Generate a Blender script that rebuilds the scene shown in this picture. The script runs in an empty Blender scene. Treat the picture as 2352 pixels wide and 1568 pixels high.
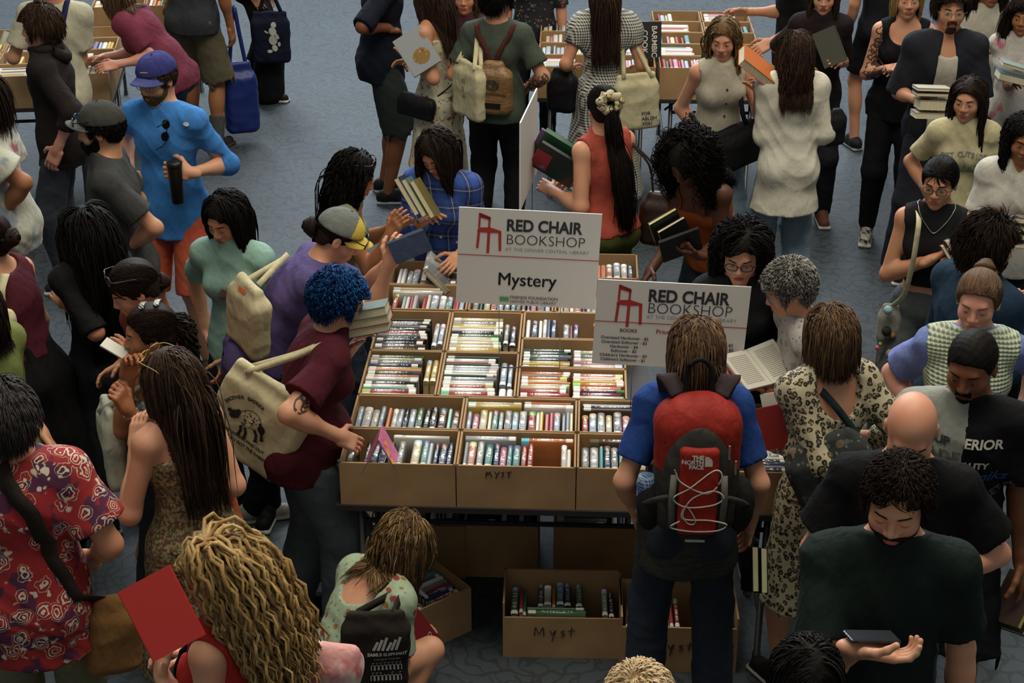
import bpy, math, random
import numpy as np
from mathutils import Vector, Matrix
from mathutils.bvhtree import BVHTree
# ---------------------------------------------------------------- camera, world, lights, exposure
SC = bpy.context.scene
COL = SC.collection
FPX = 3750.0; PIT = math.radians(26.5); CH = 4.2
cd = bpy.data.cameras.new('camera'); cam = bpy.data.objects.new('camera', cd); COL.objects.link(cam)
cam.location = (0, 0, CH); cam.rotation_euler = (math.pi/2-PIT, 0, 0)
cd.sensor_width = 36; cd.lens = 36*FPX/2352; cd.clip_end = 200
SC.camera = cam
w = bpy.data.worlds.new('world'); SC.world = w; w.use_nodes = True
w.node_tree.nodes['Background'].inputs[0].default_value = (0.70, 0.74, 0.70, 1)
w.node_tree.nodes['Background'].inputs[1].default_value = 0.36
def area(name, loc, tgt, sx, sy, power, col):
    l = bpy.data.lights.new(name, 'AREA'); l.shape = 'RECTANGLE'; l.size = sx; l.size_y = sy; l.energy = power; l.color = col
    o = bpy.data.objects.new(name, l); COL.objects.link(o); o.location = loc
    o.rotation_euler = (Vector(tgt)-Vector(loc)).to_track_quat('-Z', 'Y').to_euler(); return o
area('hall_window_light', (-1.5, 25, 12.0), (0.5, 9, 0.5), 16, 7, 4200, (0.78, 0.89, 1.0))
area('ceiling_light_back', (1.5, 11.5, 9.0), (0.5, 10, 0), 9, 4, 420, (1.0, 0.93, 0.80))
area('ceiling_light_front', (0.6, 5.0, 9.0), (0.3, 6.2, 0), 8, 3, 560, (1.0, 0.90, 0.74))
vs = SC.view_settings; vs.view_transform = 'Standard'; vs.look = 'None'; vs.gamma = 1; vs.exposure = 0.0; vs.use_curve_mapping = False
# ---------------------------------------------------------------- camera maths (used to read positions off the photo's ground plane)
FW = np.array([0, math.cos(PIT), -math.sin(PIT)]); UPV = np.array([0, math.sin(PIT), math.cos(PIT)]); RTV = np.array([1., 0, 0])
CAMP = np.array([0, 0, CH])
def ray(x, y): return FW*FPX+RTV*(x-1176)-UPV*(y-784)
def at(x, y, z=0.):
    r = ray(x, y); return CAMP+r*((z-CH)/r[2])
def aty(x, y, Y):
    r = ray(x, y); return CAMP+r*(Y/r[1])
def cvec(v):
    v = np.asarray(v, float); return RTV*v[0]-UPV*v[1]+FW*v[2]      # camera axes: right, down, away
def nrm(v):
    v = np.asarray(v, float); return v/(np.linalg.norm(v)+1e-9)
def frame(a, b):
    a = nrm(a); b = np.asarray(b, float); b = nrm(b-a*(a@b)); return np.array([a, b, np.cross(a, b)])
Z = np.array([0, 0, 1.])
TA = math.radians(2.65)
TW = np.array([math.cos(TA), -math.sin(TA), 0]); TD = np.array([math.sin(TA), math.cos(TA), 0])
TO = at(778, 1062, .93); TO[2] = 0
def tb(w_, d_, z_=0.): return TO+TW*w_+TD*d_+Z*z_
# ---------------------------------------------------------------- materials
def lin(c):
    if isinstance(c, str): c = tuple(int(c[i:i+2], 16)/255 for i in (0, 2, 4))
    return tuple(((x/12.92) if x <= .04045 else ((x+.055)/1.055)**2.4) for x in c[:3])+(1,)
MATS = {}
class NT:
    def __init__(s, name):
        m = bpy.data.materials.new(name); m.use_nodes = True; s.m = m; s.t = m.node_tree; s.b = s.t.nodes['Principled BSDF']
    def n(s, typ, **kw):
        nd = s.t.nodes.new(typ)
        for k, v in kw.items():
            if k.startswith('i_'):
                key = k[2:]; key = int(key) if key.isdigit() else key.replace('_', ' ')
                if hasattr(v, 'is_linked'): s.t.links.new(v, nd.inputs[key])
                else: nd.inputs[key].default_value = v
            else: setattr(nd, k, v)
        return nd
    def l(s, a, b): s.t.links.new(a, b)
    def math(s, op, a, b=0., c=0.):
        nd = s.t.nodes.new('ShaderNodeMath'); nd.operation = op
        for i, v in enumerate((a, b, c)):
            if hasattr(v, 'is_linked'): s.t.links.new(v, nd.inputs[i])
            else: nd.inputs[i].default_value = v
        return nd.outputs[0]
    def mix(s, f, a, b):
        nd = s.t.nodes.new('ShaderNodeMix'); nd.data_type = 'RGBA'
        for k, v in ((0, f), (6, a), (7, b)):
            if hasattr(v, 'is_linked'): s.t.links.new(v, nd.inputs[k])
            else: nd.inputs[k].default_value = v
        return nd.outputs[2]
    def co(s, scale=(1, 1, 1), rot=(0, 0, 0)):
        tc = s.t.nodes.new('ShaderNodeTexCoord'); mp = s.t.nodes.new('ShaderNodeMapping'); s.l(tc.outputs['Object'], mp.inputs[0])
        mp.inputs['Scale'].default_value = scale; mp.inputs['Rotation'].default_value = rot; return mp.outputs[0]
    def noise(s, co, sc, det=2., out=0):
        return s.n('ShaderNodeTexNoise', i_Vector=co, i_Scale=sc, i_Detail=det).outputs[out]
    def vor(s, co, sc, out='Distance', feature='F1', rnd=1.):
        nd = s.t.nodes.new('ShaderNodeTexVoronoi'); nd.feature = feature; s.l(co, nd.inputs['Vector']); nd.inputs['Scale'].default_value = sc
        nd.inputs['Randomness'].default_value = rnd
        return nd.outputs[out]
    def step(s, v, a, b):
        nd = s.n('ShaderNodeMapRange', i_Value=v); nd.inputs[1].default_value = a; nd.inputs[2].default_value = b; return nd.outputs[0]
    def bump(s, h, st=.3, dist=.002, fold=False):
        if fold:
            f1 = s.noise(s.co((1, 1, .45)), 13., 3.); f1 = s.math('ABSOLUTE', s.math('SUBTRACT', f1, .5)); h = s.math('ADD', s.math('MULTIPLY', h, .10), s.math('MULTIPLY', f1, 2.2)); st, dist = .55, .014
        nd = s.n('ShaderNodeBump', i_Height=h); nd.inputs['Strength'].default_value = st; nd.inputs['Distance'].default_value = dist
        s.l(nd.outputs[0], s.b.inputs['Normal'])
def mat(kind, c='808080', c2=None, c3=None, c4=None, rough=.85, sc=1.):
    key = (kind, c, c2, c3, c4, rough, sc)
    if key in MATS: return MATS[key]
    t = NT(kind); b = t.b; C1 = lin(c); C2 = lin(c2) if c2 else C1; C3 = lin(c3) if c3 else C1; C4 = lin(c4) if c4 else C1
    b.inputs['Roughness'].default_value = rough; col = C1
    if kind in ('cloth', 'knit'):
        co = t.co(); n = t.noise(co, 9., 3.); col = t.mix(t.step(n, .3, .7), tuple(x*.86 for x in C1[:3])+(1,), tuple(min(1, x*1.12) for x in C1[:3])+(1,))
        t.bump(t.noise(co, 60. if kind == 'knit' else 28., 4.), .5, .004, True); b.inputs['Specular IOR Level'].default_value = .15
    elif kind == 'denim':
        co = t.co(); n = t.noise(co, 5., 5.); col = t.mix(t.step(n, .35, .7), C1, C2); t.bump(t.noise(co, 22., 4.), .6, .006, True)
    elif kind == 'skin':
        co = t.co(); n = t.noise(co, 14., 3.); col = t.mix(t.step(n, .35, .7), C1, tuple(x*y for x, y in zip(C1[:3], (1.02, .86, .82)))+(1,))
        b.inputs['Subsurface Weight'].default_value = .0; b.inputs['Specular IOR Level'].default_value = .35
    elif kind == 'hair':
        co = t.co(); n = t.noise(co, 45., 3.); col = t.mix(t.step(n, .3, .7), tuple(x*.8 for x in C1[:3])+(1,), tuple(x*1.15 for x in C1[:3])+(1,))
        t.bump(t.noise(t.co((1, 1, .15)), 160., 2.), .5, .003); b.inputs['Specular IOR Level'].default_value = .10
    elif kind == 'floral':      # base c, petals c2, leaves c3, small c4
        co = t.co(); wn = t.n('ShaderNodeTexNoise', i_Vector=co, i_Scale=30.*sc, i_Detail=1.).outputs[1]
        va = t.t.nodes.new('ShaderNodeVectorMath'); va.operation = 'MULTIPLY_ADD'; t.l(wn, va.inputs[0]); va.inputs[1].default_value = (.02/sc,)*3; t.l(co, va.inputs[2]); cw = va.outputs[0]
        col = C1
        for cc, s_, r_ in ((C3, 21., .26), (C2, 16., .27), (C4, 34., .22)):
            col = t.mix(t.step(t.vor(cw, s_*sc), r_, r_-.06), col, cc)
        t.bump(t.noise(co, 30., 3.), .4, .004, True)
    elif kind == 'dense':       # close set small flowers
        co = t.co(); n = t.noise(co, 30*sc, 3.); n2 = t.noise(t.co((1.3, 1.2, 1)), 42*sc, 2.)
        col = t.mix(t.step(n, .46, .54), C1, C2); col = t.mix(t.step(n2, .56, .6), col, C3); col = t.mix(t.step(n2, .4, .36), col, C4)
    elif kind == 'hawaii':
        co = t.co(); wn = t.n('ShaderNodeTexNoise', i_Vector=co, i_Scale=22., i_Detail=2.).outputs[1]
        va = t.t.nodes.new('ShaderNodeVectorMath'); va.operation = 'MULTIPLY_ADD'; t.l(wn, va.inputs[0]); va.inputs[1].default_value = (.05,)*3; t.l(co, va.inputs[2]); cw = va.outputs[0]
        col = t.mix(t.step(t.noise(co, 13., 2.), .52, .56), C1, C3)
        d = t.vor(cw, 15.); ring = t.math('MULTIPLY', t.step(t.math('SINE', t.math('MULTIPLY', d, 42.)), .25, .5), t.step(d, .50, .46))
        col = t.mix(ring, col, C2); d2 = t.vor(cw, 26.); col = t.mix(t.math('MULTIPLY', t.step(d2, .3, .27), t.step(t.noise(co, 11., 1.), .52, .56)), col, C2)
    elif kind == 'leopard':
        co = t.co(); wn = t.n('ShaderNodeTexNoise', i_Vector=co, i_Scale=40., i_Detail=1.).outputs[1]
        va = t.t.nodes.new('ShaderNodeVectorMath'); va.operation = 'MULTIPLY_ADD'; t.l(wn, va.inputs[0]); va.inputs[1].default_value = (.012,)*3; t.l(co, va.inputs[2])
        d = t.vor(va.outputs[0], 44., rnd=.85); ring = t.math('MULTIPLY', t.step(d, .24, .28), t.step(d, .52, .47))
        gap = t.step(t.noise(co, 75., 1.), .36, .42); col = t.mix(t.step(d, .30, .24), C1, C3); col = t.mix(t.math('MULTIPLY', ring, gap), col, C2)
    elif kind == 'gingham':
        co = t.co(); sp = t.n('ShaderNodeSeparateXYZ', i_0=co); f = 2*math.pi/(.018*sc)
        xx = t.step(t.math('SINE', t.math('MULTIPLY', t.math('ADD', sp.outputs[0], sp.outputs[1]), f)), -.25, .25)
        zz = t.step(t.math('SINE', t.math('MULTIPLY', sp.outputs[2], f)), -.25, .25)
        col = t.mix(t.math('MULTIPLY', t.math('ADD', xx, zz), .5), C1, C2); t.bump(t.noise(co, 30., 3.), .5, .006, True)
    elif kind == 'plaid':
        co = t.co(); sp = t.n('ShaderNodeSeparateXYZ', i_0=co); f = 2*math.pi/(.085*sc)
        sx = t.math('SINE', t.math('MULTIPLY', t.math('ADD', sp.outputs[0], t.math('MULTIPLY', sp.outputs[1], .6)), f)); sz = t.math('SINE', t.math('MULTIPLY', sp.outputs[2], f))
        col = t.mix(t.math('MULTIPLY', t.math('ADD', t.step(sx, -.1, .3), t.step(sz, -.1, .3)), .5), C1, C2)
        col = t.mix(t.math('MULTIPLY', t.math('MAXIMUM', t.step(sx, .985, .995), t.step(sz, .985, .995)), .6), col, C3); t.bump(t.noise(co, 22., 3.), .5, .005, True)
    elif kind == 'tiedye':
        co = t.co(); col = t.mix(t.step(t.noise(co, 9., 4.), .55, .66), C1, C2); col = t.mix(t.step(t.noise(t.co((1, 1.3, .8)), 8., 3.), .57, .68), col, C3)
        t.bump(t.noise(co, 20., 3.), .5, .005, True)
    elif kind == 'crochet':
        co = t.co(); sp = t.n('ShaderNodeSeparateXYZ', i_0=co); f = 2*math.pi/.03
        k = t.math('MULTIPLY', t.math('SINE', t.math('MULTIPLY', t.math('ADD', sp.outputs[0], sp.outputs[2]), f)), t.math('SINE', t.math('MULTIPLY', t.math('SUBTRACT', sp.outputs[0], sp.outputs[2]), f)))
        col = t.mix(t.step(k, .1, .3), C1, C2); t.bump(k, .8, .006)
    elif kind == 'marl':
        co = t.co(); col = t.mix(t.step(t.noise(t.co((1, 1, 5)), 24., 4.), .4, .6), C1, C2); t.bump(t.noise(co, 40., 3.), .5, .004, True)
    elif kind == 'cardboard':
        co = t.co(); col = t.mix(t.step(t.noise(co, 6., 5.), .3, .75), C1, C2); t.bump(t.noise(t.co((1, 1, .2)), 90., 2.), .25, .001)
    elif kind == 'carpet':
        co = t.co(); n1 = t.noise(co, 240., 2.); n2 = t.noise(co, 1.3, 3.)
        w1 = t.t.nodes.new('ShaderNodeTexWave'); t.l(co, w1.inputs[0]); w1.inputs['Scale'].default_value = 3.; w1.inputs['Distortion'].default_value = 20.; w1.inputs['Detail'].default_value = 2.; w1.inputs['Detail Scale'].default_value = 1.5
        w2 = t.t.nodes.new('ShaderNodeTexWave'); t.l(t.co((1, 1, 1), (0, 0, 1.9)), w2.inputs[0]); w2.inputs['Scale'].default_value = 2.6; w2.inputs['Distortion'].default_value = 18.; w2.inputs['Detail'].default_value = 2.; w2.inputs['Detail Scale'].default_value = 1.4
        ln = t.math('MAXIMUM', t.step(w1.outputs[1], .86, .96), t.step(w2.outputs[1], .88, .97))
        col = t.mix(t.step(n1, .25, .8), C1, C2); b.inputs['Specular IOR Level'].default_value = .55; col = t.mix(t.step(n2, .5, .75), col, tuple(x*.85 for x in C2[:3])+(1,))
        col = t.mix(t.math('MULTIPLY', ln, .55), col, C3); t.bump(n1, .6, .004)
    elif kind == 'book':        # colour comes from the object; marks along the spine
        oi = t.n('ShaderNodeObjectInfo'); co = t.co(); sp = t.n('ShaderNodeSeparateXYZ', i_0=co)
        rnd = oi.outputs['Random']; base = oi.outputs['Color']
        hs = t.n('ShaderNodeHueSaturation', i_Color=base, i_Hue=t.math('ADD', .5, t.math('MULTIPLY', rnd, .5)), i_Value=1.8, i_Saturation=.8)
        y = t.math('ADD', sp.outputs[1], .12)
        blk = t.math('MULTIPLY', t.step(y, .055, .056), t.step(y, .185, .184))
        let = t.noise(t.n('ShaderNodeCombineXYZ', i_X=t.math('MULTIPLY', sp.outputs[0], 30.), i_Y=t.math('MULTIPLY', y, 170.), i_Z=t.math('MULTIPLY', rnd, 50.)).outputs[0], 1., 0.)
        lm = t.math('MULTIPLY', blk, t.math('MULTIPLY', t.step(let, .52, .56), t.step(t.math('ABSOLUTE', sp.outputs[0]), .0085, .0075)))
        inv = t.n('ShaderNodeMix', data_type='RGBA'); inv.inputs[0].default_value = .85; t.l(hs.outputs[0], inv.inputs[6]); inv.inputs[7].default_value = (.8, .78, .7, 1)
        band = t.math('MULTIPLY', t.step(y, .2, .201), t.step(t.math('FRACT', t.math('MULTIPLY', rnd, 7.)), .5, .51))
        col = t.mix(band, base, hs.outputs[0]); col = t.mix(lm, col, inv.outputs[2])
        b.inputs['Coat Weight'].default_value = 1.; b.inputs['Coat Roughness'].default_value = .13; b.inputs['Coat IOR'].default_value = 1.6; b.inputs['Roughness'].default_value = .38
    elif kind == 'plastic': b.inputs['Coat Weight'].default_value = .2; b.inputs['Coat Roughness'].default_value = .25; b.inputs['Specular IOR Level'].default_value = .3
    elif kind == 'metal': b.inputs['Metallic'].default_value = .9
    elif kind == 'glass':
        b.inputs['Base Color'].default_value = C1; b.inputs['Alpha'].default_value = .10; b.inputs['Roughness'].default_value = .05
    elif kind == 'pages':
        co = t.co(); col = t.mix(t.step(t.noise(t.co((1, .02, .02)), 900., 0.), .4, .6), C1, tuple(x*.82 for x in C1[:3])+(1,))
    if hasattr(col, 'is_linked'): t.l(col, b.inputs['Base Color'])
    else: b.inputs['Base Color'].default_value = col
    MATS[key] = t.m; return t.m
# ---------------------------------------------------------------- object helpers
def tag(o, label=None, cat=None, group=None, kind=None):
    if label: o['label'] = label
    if cat: o['category'] = cat
    if group: o['group'] = group
    if kind: o['kind'] = kind
    return o
def empty(name, loc, label, cat, group=None):
    o = bpy.data.objects.new(name, None); o.location = tuple(loc); o.empty_display_size = .1; COL.objects.link(o); return tag(o, label, cat, group)
def mesh(name, V, Q, mats, parent=None, smooth=True, loc=None, mi=None):
    """V (n,3) world coordinates (or relative to loc), Q (m,4) quads, (m,3) triangles, or list of polygons"""
    me = bpy.data.meshes.new(name); V = np.asarray(V, np.float32)
    org = np.array(loc if loc is not None else ((0, 0, 0) if parent is None else WL.get(parent.name, (0, 0, 0))), float)
    V = V-org.astype(np.float32)
    if isinstance(Q, list): me.from_pydata(V.tolist(), [], Q)
    else:
        Q = np.asarray(Q, np.int32); k = Q.shape[1]; me.vertices.add(len(V)); me.vertices.foreach_set('co', V.ravel())
        me.loops.add(Q.size); me.loops.foreach_set('vertex_index', Q.ravel()); me.polygons.add(len(Q))
        me.polygons.foreach_set('loop_start', np.arange(0, Q.size, k, dtype=np.int32))
        try: me.polygons.foreach_set('loop_total', np.full(len(Q), k, np.int32))
        except Exception: pass
        me.update(calc_edges=True)
    for m in (mats if isinstance(mats, (list, tuple)) else [mats]): me.materials.append(m)
    if smooth: me.polygons.foreach_set('use_smooth', np.ones(len(me.polygons), bool))
    if mi is not None: me.polygons.foreach_set('material_index', np.asarray(mi, np.int32))
    o = bpy.data.objects.new(name, me); COL.objects.link(o)
    if parent is not None:
        o.parent = parent; o.location = tuple(org-np.array(WL.get(parent.name, (0, 0, 0)), float))
        WL[o.name] = tuple(org)
    else:
        o.location = tuple(org); WL[o.name] = tuple(org)
    return o
WL = {}   # world location of roots, so that meshes can be given in world coordinates
def root(name, loc, label, cat, group=None):
    o = empty(name, loc, label, cat, group); WL[o.name] = tuple(float(x) for x in loc); return o
class MB:
    def __init__(s): s.V = []; s.F = []; s.M = []; s.n = 0
    def add(s, V, F, m=0):
        V = np.asarray(V, float); s.V.append(V); s.F += [[i+s.n for i in f] for f in (F.tolist() if hasattr(F, 'tolist') else F)]; s.M += [m]*len(F); s.n += len(V); return s
    def box(s, c, R, h, m=0):
        """c centre, R rows = axes, h half sizes"""
        c = np.asarray(c, float); R = np.asarray(R, float); V = [c+R[0]*h[0]*i+R[1]*h[1]*j+R[2]*h[2]*k for i in (-1, 1) for j in (-1, 1) for k in (-1, 1)]
        return s.add(V, [[0, 1, 3, 2], [4, 6, 7, 5], [0, 4, 5, 1], [2, 3, 7, 6], [0, 2, 6, 4], [1, 5, 7, 3]], m)
    def tube(s, P, r, m=0, sides=8, closed=False):
        P = np.asarray(P, float); r = np.broadcast_to(np.asarray(r, float), (len(P),)); V, Q = tubes(P[None], r[None], sides, closed=closed); return s.add(V, Q, m)
    def ribbon(s, P, N, wd, th, m=0):
        P = np.asarray(P, float); N = np.asarray(N, float); N = np.broadcast_to(N, P.shape); T = np.gradient(P, axis=0); T /= np.linalg.norm(T, axis=1)[:, None]+1e-9
        B = np.cross(T, N); B /= np.linalg.norm(B, axis=1)[:, None]+1e-9; N2 = np.cross(B, T); wd = np.broadcast_to(np.asarray(wd, float), (len(P),))[:, None]
        V = np.stack([P+B*wd/2+N2*th/2, P-B*wd/2+N2*th/2, P-B*wd/2-N2*th/2, P+B*wd/2-N2*th/2], 1).reshape(-1, 3)
        F = [[4*i+j, 4*i+(j+1) % 4, 4*i+4+(j+1) % 4, 4*i+4+j] for i in range(len(P)-1) for j in range(4)]+[[3, 2, 1, 0], [4*len(P)-4+j for j in range(4)]]
        return s.add(V, F, m)
    def build(s, name, mats, parent=None, smooth=False, loc=None):
        return mesh(name, np.concatenate(s.V), s.F, mats, parent, smooth, loc, s.M)
def crv(P, n=8):
    """Catmull-Rom through points"""
    P = np.asarray(P, float); Q = np.concatenate([[2*P[0]-P[1]], P, [2*P[-1]-P[-2]]]); out = []
    for i in range(1, len(Q)-2):
        for t in np.linspace(0, 1, n, endpoint=False):
            a, b, c, d = Q[i-1:i+3]; out.append(.5*((2*b)+(-a+c)*t+(2*a-5*b+4*c-d)*t*t+(-a+3*b-3*c+d)*t**3))
    out.append(Q[-2]); return np.array(out)
def tubes(P, R, sides=5, closed=False):
    """P (N,K,3), R (N,K) -> many capped tubes"""
    N, K, _ = P.shape; T = np.gradient(P, axis=1); T /= np.linalg.norm(T, axis=2, keepdims=True)+1e-9
    ref = np.broadcast_to(np.array([.31, .17, .93]), T.shape); A = np.cross(T, ref); l = np.linalg.norm(A, axis=2, keepdims=True)
    A = np.where(l < .25, np.cross(T, np.broadcast_to(np.array([1., .1, 0]), T.shape)), A); A /= np.linalg.norm(A, axis=2, keepdims=True)+1e-9; B = np.cross(T, A)
    th = np.arange(sides)*2*math.pi/sides
    V = P[:, :, None, :]+R[:, :, None, None]*(np.cos(th)[:, None]*A[:, :, None, :]+np.sin(th)[:, None]*B[:, :, None, :])
    base = np.arange(N)[:, None, None]*K*sides+np.arange(K-1)[None, :, None]*sides; j = np.arange(sides)[None, None, :]; j2 = (j+1) % sides
    Q = np.stack([base+j, base+j2, base+sides+j2, base+sides+j], -1).reshape(-1, 4)
    V = V.reshape(-1, 3)
    if not closed and sides == 4:
        pass
    caps = []
    if sides >= 4 and not closed:
        for e in (0, K-1):
            b0 = (np.arange(N)*K+e)*sides
            for i in range(1, sides-2, 2): caps.append(np.stack([b0, b0+i, b0+i+1, b0+i+2], -1))
            if sides % 2: caps.append(np.stack([b0, b0+sides-2, b0+sides-1, b0+sides-1], -1))
        if sides % 2: caps = [c for c in caps if (c[0, 2] != c[0, 3])]
        Q = np.concatenate([Q]+caps)
    return V, Q
# ---------------------------------------------------------------- signed distance modelling (bodies, clothes, bags)
def _bb(pts, m):
    pts = np.array(pts); return pts.min(0)-m, pts.max(0)+m
def cone(a, b, ra, rb=None, n=None, f=1.):
    a = np.asarray(a, float); b = np.asarray(b, float); rb = ra if rb is None else rb
    if n is not None: n = nrm(n); g = 1/f-1; b2 = b+n*((b-a)@n)*g
    else: b2 = b
    ab = b2-a; L = max(ab@ab, 1e-9)
    def fn(x, y, z):
        x = x-a[0]; y = y-a[1]; z = z-a[2]
        if n is not None:
            q = (x*n[0]+y*n[1]+z*n[2])*g; x = x+q*n[0]; y = y+q*n[1]; z = z+q*n[2]
        t = np.clip((x*ab[0]+y*ab[1]+z*ab[2])/L, 0, 1)
        d = np.sqrt((x-t*ab[0])**2+(y-t*ab[1])**2+(z-t*ab[2])**2)-(ra+(rb-ra)*t)
        return d*((f+1)/2) if n is not None else d
    return _bb([a, b], max(ra, rb)*max(1, f)), fn
def ell(c, R, r):
    c = np.asarray(c, float); R = np.asarray(R, float); r = np.asarray(r, float)
    def fn(x, y, z):
        x = x-c[0]; y = y-c[1]; z = z-c[2]; k0 = 0; k1 = 0
        for i in range(3):
            q = (x*R[i, 0]+y*R[i, 1]+z*R[i, 2])/r[i]; k0 = k0+q*q; k1 = k1+(q/r[i])**2
        k0 = np.sqrt(k0); return k0*(k0-1)/(np.sqrt(k1)+1e-9)
    return (c-r.max(), c+r.max()), fn
def rbox(c, R, h, rd=.01):
    c = np.asarray(c, float); R = np.asarray(R, float)
    def fn(x, y, z):
        x = x-c[0]; y = y-c[1]; z = z-c[2]; s_ = 0; mx = -9.
        for i in range(3):
            q = np.abs(x*R[i, 0]+y*R[i, 1]+z*R[i, 2])-(h[i]-rd); s_ = s_+np.maximum(q, 0)**2; mx = np.maximum(mx, q)
        return np.sqrt(s_)+np.minimum(mx, 0)-rd
    m = float(np.linalg.norm(h)); return (c-m, c+m), fn
def half(c, n):
    c = np.asarray(c, float); n = nrm(n); return None, (lambda x, y, z: (x-c[0])*n[0]+(y-c[1])*n[1]+(z-c[2])*n[2])
def field(ops, h, lo=None, hi=None, warp=None):
    if lo is None:
        bs = [p[0] for m, p, k in ops if m == 'u']; lo = np.min([b[0] for b in bs], 0)-3*h; hi = np.max([b[1] for b in bs], 0)+3*h
    lo = np.asarray(lo, float); n = np.maximum(np.ceil((np.asarray(hi)-lo)/h).astype(int)+1, 4)
    ax = [(lo[i]+h*np.arange(n[i])).astype(np.float32) for i in range(3)]
    v = np.full(n, .5, np.float32)
    for m, (bb, fn), k in ops:
        if bb is None: sl = (slice(None),)*3
        else:
            mg = k+3*h+.004; i0 = np.clip(np.floor((bb[0]-mg-lo)/h).astype(int), 0, n); i1 = np.clip(np.ceil((bb[1]+mg-lo)/h).astype(int)+1, 0, n)
            if np.any(i1 <= i0): continue
            sl = tuple(slice(a, b) for a, b in zip(i0, i1))
        d = fn(ax[0][sl[0]][:, None, None], ax[1][sl[1]][None, :, None], ax[2][sl[2]][None, None, :]).astype(np.float32)
        a = v[sl]
        if m == 'u': q = np.maximum(k-np.abs(a-d), 0)/max(k, 1e-6); v[sl] = np.minimum(a, d)-q*q*k*.25
        else:
            if m == 's': d = -d
            q = np.maximum(k-np.abs(a-d), 0)/max(k, 1e-6); v[sl] = np.maximum(a, d)+q*q*k*.25
    if warp is not None:
        I = np.nonzero(np.abs(v) < .04); v[I] += warp(ax[0][I[0]], ax[1][I[1]], ax[2][I[2]]).astype(np.float32)
    return v, lo, h
def nets(v, lo, h):
    s = v < 0; n = s.shape; cnt = np.zeros((n[0]-1, n[1]-1, n[2]-1), np.int8)
    C = [(i, j, k) for i in (0, 1) for j in (0, 1) for k in (0, 1)]
    for i, j, k in C: cnt += s[i:n[0]-1+i, j:n[1]-1+j, k:n[2]-1+k]
    mk = (cnt > 0) & (cnt < 8); ci = np.argwhere(mk); idx = np.full(mk.shape, -1, np.int32); idx[mk] = np.arange(len(ci))
    acc = np.zeros((len(ci), 3)); num = np.zeros(len(ci)); val = {c: v[ci[:, 0]+c[0], ci[:, 1]+c[1], ci[:, 2]+c[2]] for c in C}
    for a in C:
        for ax in range(3):
            if a[ax] == 0:
                b = list(a); b[ax] = 1; b = tuple(b); va, vb = val[a], val[b]; cr = (va < 0) != (vb < 0); t = np.where(cr, va/np.where(cr, va-vb, 1), 0)
                acc += cr[:, None]*np.array(a); acc[:, ax] += t; num += cr
    V = lo+h*(ci+acc/num[:, None]); Qs = []
    for ax in range(3):
        o1, o2 = [(1, 2), (2, 0), (0, 1)][ax]
        sa = [slice(None)]*3; sb = [slice(None)]*3; sa[ax] = slice(0, -1); sb[ax] = slice(1, None)
        A = s[tuple(sa)]; B = s[tuple(sb)]; ch = A != B
        g = np.argwhere(ch); g = g[(g[:, o1] > 0) & (g[:, o2] > 0) & (g[:, o1] < n[o1]-1) & (g[:, o2] < n[o2]-1)]
        inside = A[g[:, 0], g[:, 1], g[:, 2]]
        def cell(d1, d2):
            q = g.copy(); q[:, o1] -= d1; q[:, o2] -= d2; return idx[q[:, 0], q[:, 1], q[:, 2]]
        q = np.stack([cell(1, 1), cell(0, 1), cell(0, 0), cell(1, 0)], -1); q[~inside] = q[~inside][:, ::-1]; Qs.append(q)
    return V, np.concatenate(Qs)
def relax(V, Q, it=1):
    for _ in range(it):
        s = np.zeros_like(V); c = np.zeros(len(V)); cen = V[Q].mean(1)
        for k in range(4): np.add.at(s, Q[:, k], cen); np.add.at(c, Q[:, k], 1)
        V = V*.4+.6*s/np.maximum(c, 1)[:, None]
    return V
def sdf(ops, h, warp=None, lo=None, hi=None):
    v, lo, h = field(ops, h, lo, hi, warp); V, Q = nets(v, lo, h); return V, Q
def folds(seed, amp, O=(0, 0, 0), fx=17., fz=9.):
    r = np.random.RandomState(seed); p = r.rand(12)*6.28; k = fz/9.
    def w_(x, y, z):
        x = (x-O[0])*1.5; y = (y-O[1])*1.5; z = (z-O[2])*1.5
        w1 = 2.4*np.sin(z*7.*k+x*4+p[0])+1.6*np.sin(y*9+z*5.*k+p[1]); w2 = 2.2*np.sin(x*9+p[2])+1.5*np.sin(y*8-z*6.*k+p[3])
        a = .8-1.6*np.abs(np.sin(x*fx*.7+y*fx*.5+z*fz*.9+w1+p[4]))**.6
        b = .8-1.6*np.abs(np.sin(z*fz*1.9+x*fx*.45-y*fx*.3+w2+p[5]))**.6
        m = .5+.5*np.sin(x*6+z*5.*k+p[6]+np.sin(y*7+p[7])); c = np.sin(x*fx+p[8]+2*np.sin(z*fz+p[9]))*np.sin(y*fx*.9+p[10])
        return -.8*amp*(.75*a*m+.75*b*(1-m)-.6*c)
    return w_
def keep(V, Q, msk):
    Q = Q[msk]; u, inv = np.unique(Q, return_inverse=True); return V[u], inv.reshape(Q.shape)
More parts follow.
